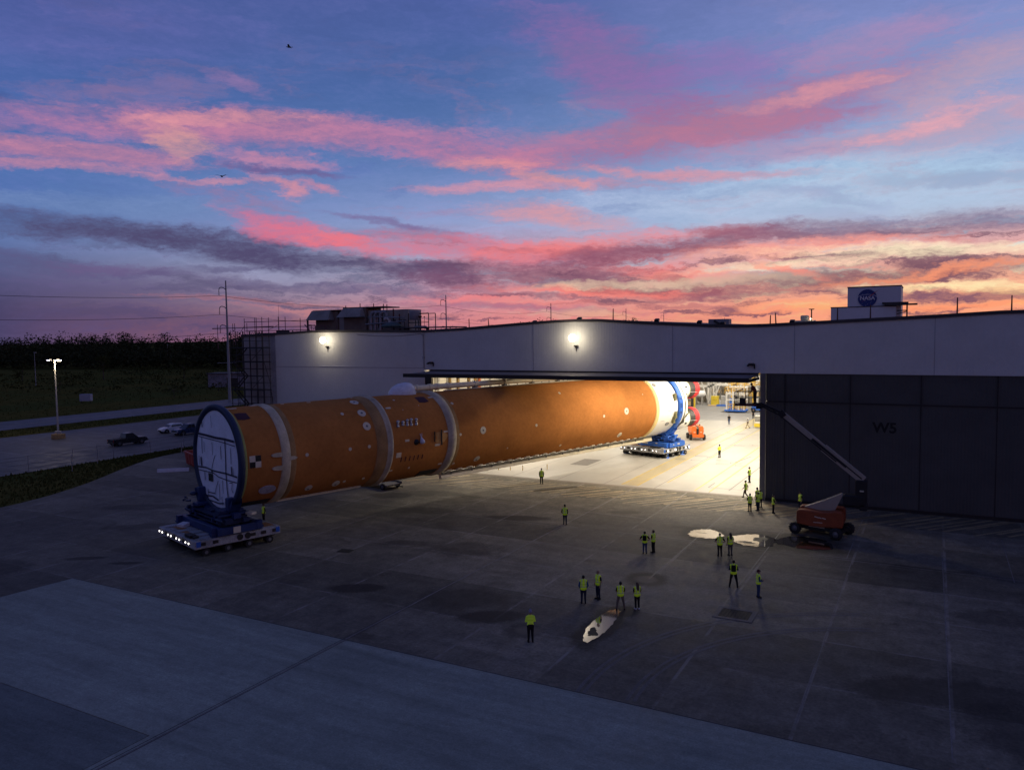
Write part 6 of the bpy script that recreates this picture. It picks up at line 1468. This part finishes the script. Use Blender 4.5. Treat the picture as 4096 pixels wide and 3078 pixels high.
for z, x0, x1 in ((3.7, -2.1, 2.0), (5.15, -1.4, 2.0), (2.55, -2.0, 1.9)):
    mb = MB()
    for y in (-1.4, 1.4): mb.ext((x0, y - .13, z), (x1, y + .13, z + .26))
    for x in (x0 + .1, x1 - .1): mb.ext((x - .12, -1.26, z), (x + .12, 1.26, z + .24))
    mb.build('beam', WST, ws)
MB().ext((-2.0, -1.2, 3.97), (1.9, 1.2, 4.02)).build('platform', GMET, ws)
for z0, xs_ in ((.6, (-1.5, .1)), (.6, (.35, 1.9)), (4.0, (-2.2, 1.9)), (5.4, (-1.4, 1.9))):
    mb = MB()
    for x in np.linspace(xs_[0], xs_[1], 4): mb.cyl((x, -1.62, z0), (x, -1.62, z0 + 1.25), .05, n=6); mb.cyl((x, 1.62, z0), (x, 1.62, z0 + 1.25), .05, n=6)
    for z in (z0 + .6, z0 + 1.22):
        for y in (-1.62, 1.62): mb.cyl((xs_[0], y, z), (xs_[1], y, z), .05, n=6)
        mb.cyl((xs_[0], -1.62, z), (xs_[0], 1.62, z), .05, n=6)
    mb.build('guard_rail', YST, ws)
mb = MB()
for k in range(4): mb.ext((-3.1 + k * .25, -1.3, .1 + k * .14), (-2.5, -.2, .16 + k * .14))
mb.build('step', GMET, ws); MB().ext((-1.3, -1.3, .62), (-.75, -1.0, 3.0)).build('blue_panel', BLU2, ws)
for x in (-2.0, 1.7):
    for y in (-1.3, 1.3): MB().cyl((x, y - .08, .14), (x, y + .08, .14), .14, n=10).build('caster', TYRE, ws)
st = thing('access_stair', 'tall yellow access stair tower at the back right of the bay', 'stair', (-36.0, 175.0, FZ), 0)
for x in (-3.2, -.5, 1.4, 3.6):
    for y in (-1, 1): MB().ext((x - .09, y - .09, 0), (x + .09, y + .09, 7.6)).build('post', YST, st)
for z in (2.4, 4.8, 7.2):
    MB().ext((-.6, -1, z), (3.7, 1, z + .1)).build('landing', GMET, st)
    mb = MB()
    for zz in (z + .55, z + 1.05):
        mb.cyl((-3.3, -1.05, zz), (3.7, -1.05, zz), .06, n=6); mb.cyl((-.6, 1.05, zz), (3.7, 1.05, zz), .06, n=6)
    mb.build('guard_rail', YST, st)
    mb = MB(); mb.bar((-3.1, -.8, z - 2.4), (-.6, -.8, z), .08, .22); mb.bar((-3.1, .8, z - 2.4), (-.6, .8, z), .08, .22)
    for k in range(9): q = (k + .5) / 9; mb.box((-3.1 + 2.5 * q, 0, z - 2.4 + 2.4 * q), (.3, 1.6, .05))
    mb.build('stair_flight', mat('navy stair treads', (.05, .05, .11), .6), st)
def truss(label, x, y, w, h):
    t = thing('steel_support_frame', label, 'support frame', (x, y, FZ), 0, 'white support frames along the back of the bay')
    for sx in (-w / 2, w / 2):
        for sy in (-1.2, 1.2): MB().ext((sx - .2, sy - .2, 0), (sx + .2, sy + .2, h)).build('post', WST, t)
    for z in (h - .4, h * .62):
        mb = MB()
        for sy in (-1.2, 1.2): mb.ext((-w / 2 - .2, sy - .2, z), (w / 2 + .2, sy + .2, z + .4))
        mb.build('beam', WST, t)
    for s_ in (-1, 1): MB().bar((s_ * w / 2, -1.2, h * .1 if s_ > 0 else h * .08), (0, -1.2, h * .95), .26).build('brace', WST, t)
    MB().bar((-w / 2, -1.2, h * .4), (-w * .1, -1.2, .3), .24).build('brace', WST, t)
    return t
truss('white steel support frame behind the engines, left of the yellow cabinet', -48.6, 184.0, 4.0, 6.4)
truss('white steel support frame with big diagonal braces behind the yellow cabinet', -43.6, 185.8, 4.4, 6.9)
truss('white steel support frame at the far back right behind the work stand', -38.0, 186.0, 4.2, 7.2)
t = thing('pressure_tank', 'small white round-ended tank on a grey stand at the back wall', 'tank', (-48.4, 181.3, FZ), 0)
MB().lathe([(-1.5, .01), (-1.4, .45), (-1.1, .75), (1.1, .75), (1.4, .45), (1.5, .01)], (0, 0, 2.5), (.8, .6, 0), 20).build('vessel', mat('white tank', (.7, .7, .7), .4), t)
mb = MB()
for x in (-.7, .7): mb.ext((x - .12, -.5, 0), (x + .12, .5, 1.9))
mb.build('stand', GMET, t)
t = thing('yellow_cabinet', 'bright yellow double cabinet on the grey floor at the back of the bay', 'cabinet', (-44.7, 181.5, FZ), 0)
MB().ext((-.85, -.5, .0), (.85, .5, 1.05), ch=.03).build('lower_box', YCAB, t); MB().ext((-.85, -.5, 1.08), (.85, .5, 2.05), ch=.03).build('upper_box', YCAB, t)
t = thing('grey_cabinet', 'grey metal cabinet right beside the yellow cabinet', 'cabinet', (-42.7, 182.4, FZ), 0)
MB().ext((-.8, -.5, 0), (.8, .5, 2.1), ch=.03).build('box', GCAB, t); MB().ext((-.02, -.53, .1), (.02, -.5, 2.0)).build('door_gap', STEEL_D, t)
t = thing('grey_crate', 'lower grey crate with a dark end to the right of the grey cabinet', 'crate', (-41.2, 182.8, FZ), 0)
MB().ext((-.6, -.5, 0), (.6, .5, 1.15), ch=.03).build('box', GCAB, t); MB().ext((.62, -.5, 0), (1.1, .5, 1.5)).build('dark_end', STEEL_D, t)
t = thing('timber_pallet', 'pale timber pallet on the floor in front of the yellow cabinet', 'pallet', (-44.4, 178.6, FZ), 0)
mb = MB()
for y in (-.5, 0, .5): mb.ext((-1.2, y - .06, 0), (1.2, y + .06, .12))
mb.build('bearer', WOOD, t); mb = MB()
for k in range(8): mb.ext((-1.2 + k * .31, -.6, .12), (-.95 + k * .31, .6, .17))
mb.build('board', WOOD, t)
t = thing('blue_jack_frame', 'low blue frame with two upright steel jacks in front of the grey cabinet', 'jack frame', (-42.2, 178.4, FZ), 0)
mb = MB()
for y in (-.6, .6): mb.ext((-1.3, y - .12, .05), (1.3, y + .12, .35))
for x in (-1.3, 1.1): mb.ext((x, -.48, .05), (x + .2, .48, .33))
mb.build('frame', BLU2, t)
for x in (-.6, .6): mb = MB(); mb.cyl((x, 0, .35), (x, 0, 1.2), .16, n=12); mb.build('jack', mat('steel jack', (.6, .6, .62), .3, .5), t)
t = thing('yellow_gantry_post', 'tall yellow and dark steel post standing right behind the rocket engines', 'post', (-47.6, 172.6, FZ), 0)
MB().ext((-.35, -.3, 0), (.35, .3, 5.8)).build('post', YST, t); MB().ext((.4, -.2, 0), (.62, .2, 3.6)).build('rail', YCAB, t); MB().ext((-.3, -.36, 0), (.3, -.31, 2.6)).build('dark_panel', STEEL_D, t)
t = thing('timber_box', 'long brown timber box on a shelf frame behind the rocket engines', 'box', (-50.0, 176, FZ), 0)
MB().ext((-1.9, -.6, .3), (1.6, .6, 1.1)).build('box', WOOD, t)
for z in (1.5, 2.3, 3.1, 3.8): MB().ext((-1.8, -.6, z), (1.4, .6, z + .12)).build('shelf', GMET, t)
mb = MB()
for x in (-1.8, 1.4):
    for y in (-.6, .6): mb.ext((x - .06, y - .06, 0), (x + .06, y + .06, 4.2))
mb.build('upright', GMET, t)
rnd = random.Random(17)
for k, (x, y, w, h, lab) in enumerate(((-54, 186.6, 5, 6.5, 'tall grey rack of pipework at the back wall, leftmost behind the engines'), (-46.4, 187.4, 3.4, 5.4, 'brown cluttered rack between the white frames'), (-41.0, 187.6, 3.0, 6.2, 'brown cluttered rack behind the grey crate'), (-33.5, 186.4, 4.2, 5.0, 'pale cluttered rack at the far right beside the stair tower'))):
    t = thing('equipment_rack', lab, 'rack', (x, y, FZ), 0, 'racks along the back wall')
    for sx in (-w / 2, w / 2):
        for sy in (-.5, .5): MB().ext((sx - .08, sy - .08, 0), (sx + .08, sy + .08, h)).build('upright', GMET, t)
    for j in range(5):
        z = h * j / 5 + .15; MB().ext((-w / 2, -.5, z), (w / 2, .5, z + .08)).build('shelf', GMET, t)
        for q in range(4):
            bx = -w / 2 + .3 + q * (w - .6) / 3.4; hh = rnd.uniform(.3, h / 5 - .25); MB().ext((bx - .1, -.4, z + .09), (bx + rnd.uniform(.3, .7), .4, z + .09 + hh)).build('stored_part', rnd.choice((BROWNM, GCAB, GMET, BROWNM, WOOD, BROWNM)), t)
t = thing('tow_tractor', 'small blue tow tractor parked between the work stand and the door post', 'tractor', (-32.6, 168.6, FZ), R(30))
MB().ext((-.8, -1.3, .35), (.8, 1.4, 1.0), ch=.08).build('body', BLU2, t); MB().bar((-.5, .2, 1.0), (-.5, -.6, 2.0), .3, .3).build('mast', BLU2, t)
for x in (-.85, .85):
    for y in (-.8, .9): lift_wheel(t, (x, y, .35), .35, .25, (1, 0, 0))
t = thing('hose_cart', 'white and yellow service cart at the right edge of the opening', 'cart', (-26.95, 139.9, FZ), 0)
MB().ext((-.55, -.5, .15), (.9, .5, .75), ch=.04).build('base', YCAB, t); MB().ext((-.45, -.4, .76), (.9, .4, 2.15), ch=.04).build('cabinet', WST, t)
mb = MB()
for j in range(4): mb.ext((-.47, -.42, 1.2 + j * .22), (.7, -.395, 1.32 + j * .22))
mb.build('vent_panel', STEEL_D, t); MB().cyl((-.75, -.2, 0), (-.75, -.2, 1.4), .05, n=8).build('stand_pipe', GMET, t)
o = MB().ext((-.3, -.3, 0), (.3, .3, 4.6)).build('yellow_column_guard', YCAB); o.location = (-28.3, 151.5, FZ); tag(o, 'tall yellow column guard at the right edge of the opening', 'column guard')
for i, (x, y) in enumerate(((-47.6, 83.6), (-46.2, 84.1), (-44.7, 84.6), (-42.3, 86.6))):
    o = MB().cyl((0, 0, 0), (0, 0, .62), .045, n=8).build('floor_peg', YST); o.location = (x, y, FZ); tag(o, ('leftmost', 'second', 'third', 'rightmost')[i] + ' short yellow peg standing on the bright floor under the rocket', 'peg', 'yellow floor pegs')
# hall lamps: rows of ceiling luminaires with real light
LUM = mat('lit luminaire', (1, .95, .85), .5, emit=(1, .86, .62, 1), estr=14)
HOUS = mat('luminaire housing', (.5, .5, .5), .5)
for y, row in ((86.5, ((-63, .8), (-54, 1.0), (-28, .8), (-19, .85), (-8, .6))), (102, ((-62, .9), (-48, 1.0), (-24.5, 1.1), (-14, 1.1), (-2, 1.0))), (118, ((-62, .8), (-44, .8), (-20, .9), (-8, .9), (4, 1.1))),
              (134, ((-66, .7), (-50, .7), (-34, .7), (-18, .7), (-2, .8))), (150, ((-66, .6), (-50, .7), (-34, .7), (-18, .7))), (166, ((-58, .75), (-40, .75), (-26, .75))), (182, ((-58, .7), (-40, .7), (-26, .7)))):
    for x, k in row:
        t = thing('ceiling_luminaire', 'square lit hall lamp under the hangar ceiling', 'ceiling lamp', (x, y, 14.6), 0, 'hall lamps under the hangar ceiling')
        MB().ext((-.95, -.95, .02), (.95, .95, .22)).build('housing', HOUS, t)
        l = bpy.data.lights.new('hall_light', 'AREA'); l.shape = 'SQUARE'; l.size = 1.8; l.energy = 2750 * k; l.color = (1.0, .89, .71) if y < 140 else (1.0, .92, .8)
        lo = bpy.data.objects.new('hall_light', l); COL.objects.link(lo); lo.location = (x, y, 14.58)


# ------------------------------------------------------------------ poles, wires, lamps along the left
POLE = mat('grey steel pole', (.26, .26, .28), .6, .2, var=.2, scale=.4); CONC = mat('ochre concrete base', (.34, .22, .09), .85)
pp = []
def power_pole(label, x, y, h):
    t = thing('power_pole', label, 'power pole', (x, y, -.12), R(20), 'power poles marching past the hangar'); s_ = h / 32.7
    MB().cyl((0, 0, 0), (0, 0, h), .42 * s_, .16 * s_, n=12).build('pole', POLE, t)
    for k, z in enumerate((30.2, 25.1, 20.1)):
        z *= s_; pts = [(0, 0, z), (-.7 * s_, 0, z + .6 * s_), (-1.4 * s_, 0, z + .75 * s_), (-1.9 * s_, 0, z + .55 * s_), (-2.05 * s_, 0, z + .1 * s_)]
        a = MB().tube(pts, .11 * s_, 8).build('arm', POLE, t); mb = MB(); mb.cyl((-2.05 * s_, 0, z + .1 * s_), (-2.05 * s_, 0, z - 1.55 * s_), .06 * s_, n=6)
        for q in range(8): mb.cyl((-2.05 * s_, 0, z - .1 * s_ - q * .17), (-2.05 * s_, 0, z - .16 * s_ - q * .17), .13 * s_, n=8)
        mb.build('insulator', mat('insulator', (.10, .06, .05), .4), a)
    if h > 32: mb = MB(); mb.bar((-3.2, 0, 10.6), (2.4, 0, 10.6), .12, .12); mb.build('cross_arm', POLE, t)
    pp.append((x - 2.05 * s_ * math.cos(R(20)), y - 2.05 * s_ * math.sin(R(20)), s_))
for x, y, h, lab in ((-172, 38, 32.7, 'power pole out of frame on the left'), (-168.4, 148.2, 32.8, 'tallest steel power pole with curved arms left of the scaffold'), (-164.5, 250, 32.8, 'steel power pole right of the roof plant'), (-166, 346, 32.6, 'third power pole, just left of the roof peak'), (-172.5, 470, 33.2, 'fourth power pole, small, right of the roof peak'), (-177, 563, 32.4, 'fifth power pole, tiny with a low cross arm'), (-176, 750, 31.6, 'farthest tiny power pole above the roof valley')):
    power_pole(lab, x, y, h)
WIRE = mat('overhead wire', (.03, .03, .035), .6)
for k, (z, lab) in enumerate(((28.6, 'topmost overhead wire sagging between the power poles'), (23.5, 'middle overhead wire between the power poles'), (18.5, 'lowest overhead wire between the power poles'))):
    mb = MB()
    for (x0, y0, s0), (x1, y1, s1) in zip(pp[:-1], pp[1:]):
        pts = []
        for i in range(15):
            q = i / 14; pts.append((x0 + (x1 - x0) * q, y0 + (y1 - y0) * q, z * (s0 + (s1 - s0) * q) - 2.0 * 4 * q * (1 - q)))
        mb.tube(pts, .045, 4)
    tag(mb.build('power_line', WIRE), lab, 'power line', 'overhead wires')
lp = thing('car_park_lamp', 'tall car park lamp post with two glowing heads on an ochre base', 'lamp post', (-133.9, 80.1, -.06), R(15))
MB().ext((-.78, -.78, 0), (.78, .78, .85), ch=.05).build('base', CONC, lp); MB().cyl((0, 0, .85), (0, 0, 13.7), .17, .09, n=12).build('pole', mat('pale lamp pole', (.34, .33, .32), .5), lp)
MB().box((0, 0, 1.1), (1.1, .5, .5), ch=.05).build('collar', MATS['pale lamp pole'], lp)
for s_, n_ in ((-1, 1.0), (1, 1.9)):
    a = MB().bar((0, 0, 13.6), (s_ * .75, -.1, 13.75), .08).build('arm', POLE, lp); hd = MB().box((s_ * 1.1, -.15, 13.78), (.75, .42, .16), ch=.04).build('lamp_head', POLE, lp)
    MB().box((s_ * 1.1, -.2, 13.65), (.62 if s_ > 0 else .34, .36, .1 if s_ < 0 else .22), ch=.03).build('lens', mat('car park lens' if s_ > 0 else 'car park lens dim', (1, .9, .7), .5, emit=(1, .82, .55, 1) if s_ > 0 else (.8, .75, 1, 1), estr=26 if s_ > 0 else 6), hd)
l = bpy.data.lights.new('car_park_glow', 'POINT'); l.energy = 900; l.color = (1, .82, .55); l.shadow_soft_size = .2
lo = bpy.data.objects.new('car_park_glow', l); COL.objects.link(lo); lo.location = (-133.2, 79.6, 13.2)
for x, y, h, lab in ((-300, 171.9, 13, 'unlit lamp pole far out at the left edge of the field'), (-430, 330, 17, 'unlit lamp pole in front of the dark wood')):
    t = thing('far_lamp_pole', lab, 'lamp post', (x, y, -.12), 0, 'unlit far lamp poles'); MB().cyl((0, 0, 0), (0, 0, h), .16, .09, n=8).build('pole', POLE, t); MB().box((.5, 0, h), (1.4, .4, .25)).build('lamp_head', MATS['pale lamp pole'], t)
fn = thing('wire_fence', 'thin wire fence on slim posts between the apron verge and the car park', 'fence', (0, 0, -.1), 0)
for k in range(9): MB().cyl((-103.9, 46 + k * 6, 0), (-103.9, 46 + k * 6, 2.1), .045, n=6).build('post', POLE, fn)
mb = MB()
for z in (.4, 1.0, 1.6, 2.05): mb.cyl((-103.9, 46, z), (-103.9, 94, z), .012, n=4)
mb.build('wire', WIRE, fn)
for i, (x, y, h) in enumerate(((-98.5, 60.5, 2.2), (-101.5, 66, 2.6), (-97.5, 76.5, 2.0))):
    t = thing('marker_post', ('nearest', 'middle', 'farthest')[i] + ' slim marker post standing in the grass verge', 'post', (x, y, -.12), 0, 'slim posts in the verge'); MB().cyl((0, 0, 0), (0, 0, h), .05, n=8).build('post', POLE, t)

# ------------------------------------------------------------------ trees: trunk, limbs and a crown of leaf clumps
LEAF = mat('dark foliage', (.036, .040, .018), .9, var=.5, scale=.35, spec=.05); LEAF2 = mat('mid foliage', (.040, .044, .013), .9, var=.5, scale=.4, spec=.05); BARK = mat('bark', (.06, .045, .035), .9, var=.3)
def leaf_cloud(mb, c, r, n, sz, rnd):
    for _ in range(n):
        while True:
            p = Vector((rnd.uniform(-1, 1), rnd.uniform(-1, 1), rnd.uniform(-1, 1)))
            if .25 < p.length < 1: break
        p = Vector(c) + Vector((p.x * r[0], p.y * r[1], p.z * r[2])); u = Vector((rnd.uniform(-1, 1), rnd.uniform(-1, 1), rnd.uniform(-.6, .6))).normalized(); v = u.orthogonal().normalized(); v.rotate(Matrix.Rotation(rnd.uniform(0, 6.28), 3, u)); s_ = sz * rnd.uniform(.6, 1.4)
        mb.add([p - u * s_, p + v * s_ * .6, p + u * s_, p - v * s_ * .6], [(0, 1, 2, 3)])
def tree_parts(seed, h, w, n=700, umbrella=False, low=False):
    rnd = random.Random(seed); tr = MB(); tr.cyl((0, 0, 0), (.1 * w * .2, 0, h * .62), h * .022, h * .01, n=8); cr = MB()
    k = 9
    for i in range(k):
        a = 2 * PI * i / k + rnd.uniform(-.4, .4); rr = w * rnd.uniform(.15, .62); z = h * (rnd.uniform(.78, .92) if umbrella else rnd.uniform(.25 if low else .42, .9)); e = (rr * math.cos(a), rr * math.sin(a), z)
        tr.cyl((0, 0, h * rnd.uniform(.3, .55)), e, h * .008, h * .003, n=6); leaf_cloud(cr, e, (w * rnd.uniform(.26, .42), w * rnd.uniform(.26, .42), h * (.06 if umbrella else rnd.uniform(.1, .18))), n // k, h * .022, rnd)
    leaf_cloud(cr, (0, 0, h * .86), (w * .4, w * .4, h * .13 if not umbrella else h * .05), n // 5, h * .022, rnd)
    return tr.mesh('trunk', [BARK]), cr.mesh('crown', [LEAF if not low else LEAF2])
KIND = {'wood': [tree_parts(s_, 16, 6.5, 900) for s_ in (1, 2, 3)], 'umb': [tree_parts(21, 21, 8, 700, True)], 'round': [tree_parts(31, 11, 6.5, 900, False, True), tree_parts(32, 9, 6, 800, False, True)], 'bush': [tree_parts(41, 4, 4.5, 600, False, True)]}
def tree(label, x, y, kind, var, sc, grp):
    t = thing('tree' if kind != 'bush' else 'bush', label, 'tree' if kind != 'bush' else 'bush', (x, y, -.12), random.uniform(0, 6.28), grp); t.scale = (sc, sc, sc * random.uniform(.94, 1.06))
    a, b = KIND[kind][var % len(KIND[kind])]; link('trunk', a, t); link('crown', b, t)
# far wood that reads as one dark mass, several rows deep with an uneven top
rnd = random.Random(50); mb = MB()
for row, (d0, hh) in enumerate(((0, 10), (18, 13), (40, 16), (70, 18.5), (110, 20.5))):
    for i in range(150):
        q = i / 149; x = -720 + q * 560 + rnd.uniform(-4, 4); base = 235 + (q ** 1.25) * 150
        y = base + d0 + rnd.uniform(-7, 7); h = hh * rnd.uniform(.78, 1.1) * (1 + .16 * q + .13 * math.sin(x * .09 + row) + .1 * math.sin(x * .031 + 2 * row)); w = rnd.uniform(3.5, 7.5)
        leaf_cloud(mb, (x, y, h * .5), (w, w, h * .44), 62, 1.0, rnd); leaf_cloud(mb, (x, y, h * .82), (w * .8, w * .8, h * .18), 46, .55, rnd)
stuff(mb.build('woodland', LEAF))
rnd = random.Random(61); mb = MB()
for i in range(230):
    x = rnd.uniform(-420, -180); y = rnd.uniform(150, 330)
    if x > -178 - (y - 60) * .25: continue
    leaf_cloud(mb, (x, y, .7), (rnd.uniform(2, 7), rnd.uniform(2, 5), rnd.uniform(.5, 1.5)), 22, .5, rnd)
stuff(mb.build('scrub', LEAF2))
SK = 'trees that rise above the far wood'; MD = 'dark trees standing in the field'
for k, (x, y, kind, v, sc, lab) in enumerate(((-408, 372, 'umb', 0, 1.0, 'flat-topped tree standing highest out of the far wood'), (-376, 372, 'wood', 0, 1.15, 'broad tree just right of the flat-topped tree on the wood skyline'), (-330, 392, 'wood', 1, 1.2, 'tall tree on the wood skyline halfway to the power pole'), (-290, 398, 'umb', 0, .98, 'feathery tree on the skyline just left of the power pole'), (-470, 340, 'wood', 2, 1.12, 'round-topped tree on the wood skyline above the far lamp pole'), (-232, 372, 'wood', 1, 1.1, 'tree on the skyline between the power pole and the scaffold'))): tree(lab, x, y, kind, v, sc, SK)
for k, (x, y, kind, v, sc, lab) in enumerate(((-322, 214, 'round', 0, .95, 'dark rounded tree in mid field right of the lit lamp post'), (-292, 232, 'round', 1, 1.0, 'dark tree with visible trunk in mid field, second from the left'), (-272, 262, 'round', 0, 1.1, 'broad dark tree in front of the wood, third from the left'), (-246, 268, 'round', 1, 1.2, 'dense dark tree left of the power pole'), (-352, 196, 'round', 1, .9, 'small dark tree left behind the lit lamp post'))): tree(lab, x, y, kind, v, sc, MD)
for k, (x, y, sc, lab) in enumerate(((-196, 152, 1.15, 'dark bush at the far roadside near the power pole'), (-232, 150, 1.0, 'dark bush behind the boxy cabinet in the field'), (-262, 158, 1.2, 'dark bush right of the lit lamp post head'), (-205, 176, 1.4, 'tall dark bush beyond the road left of the shed'), (-186, 186, 1.2, 'dark bush at the foot of the shed'))): tree(lab, x, y, 'bush', 0, sc, 'dark bushes in the field')

# two small birds high over the apron
BIRD = mat('bird plumage', (.02, .02, .022), .8)
for (x, y, z, rz, lab) in ((-70.0, 61.6, 34.9, .6, 'tiny dark bird gliding below the long pink cloud on the left'), (-78.5, 81.5, 56.7, 2.1, 'tiny dark bird high in the blue sky left of centre')):
    t = thing('bird', lab, 'bird', (x, y, z), rz, 'birds in the sky')
    mb = MB(); mb.ball((0, 0, 0), (.1, .3, .09), 10, 6); mb.ball((0, .32, .04), (.06, .09, .06), 8, 5); mb.add([(-.06, -.25, 0), (.06, -.25, 0), (.12, -.5, 0), (-.12, -.5, 0)], [(0, 1, 2, 3)]); mb.build('body', BIRD, t)
    for s_ in (-1, 1): MB().add([(s_ * .06, .18, .04), (s_ * .06, -.14, .03), (s_ * .42, -.1, .16), (s_ * .85, -.16, .1), (s_ * .5, .14, .18)], [(0, 1, 2, 3, 4)]).build('wing', BIRD, t)
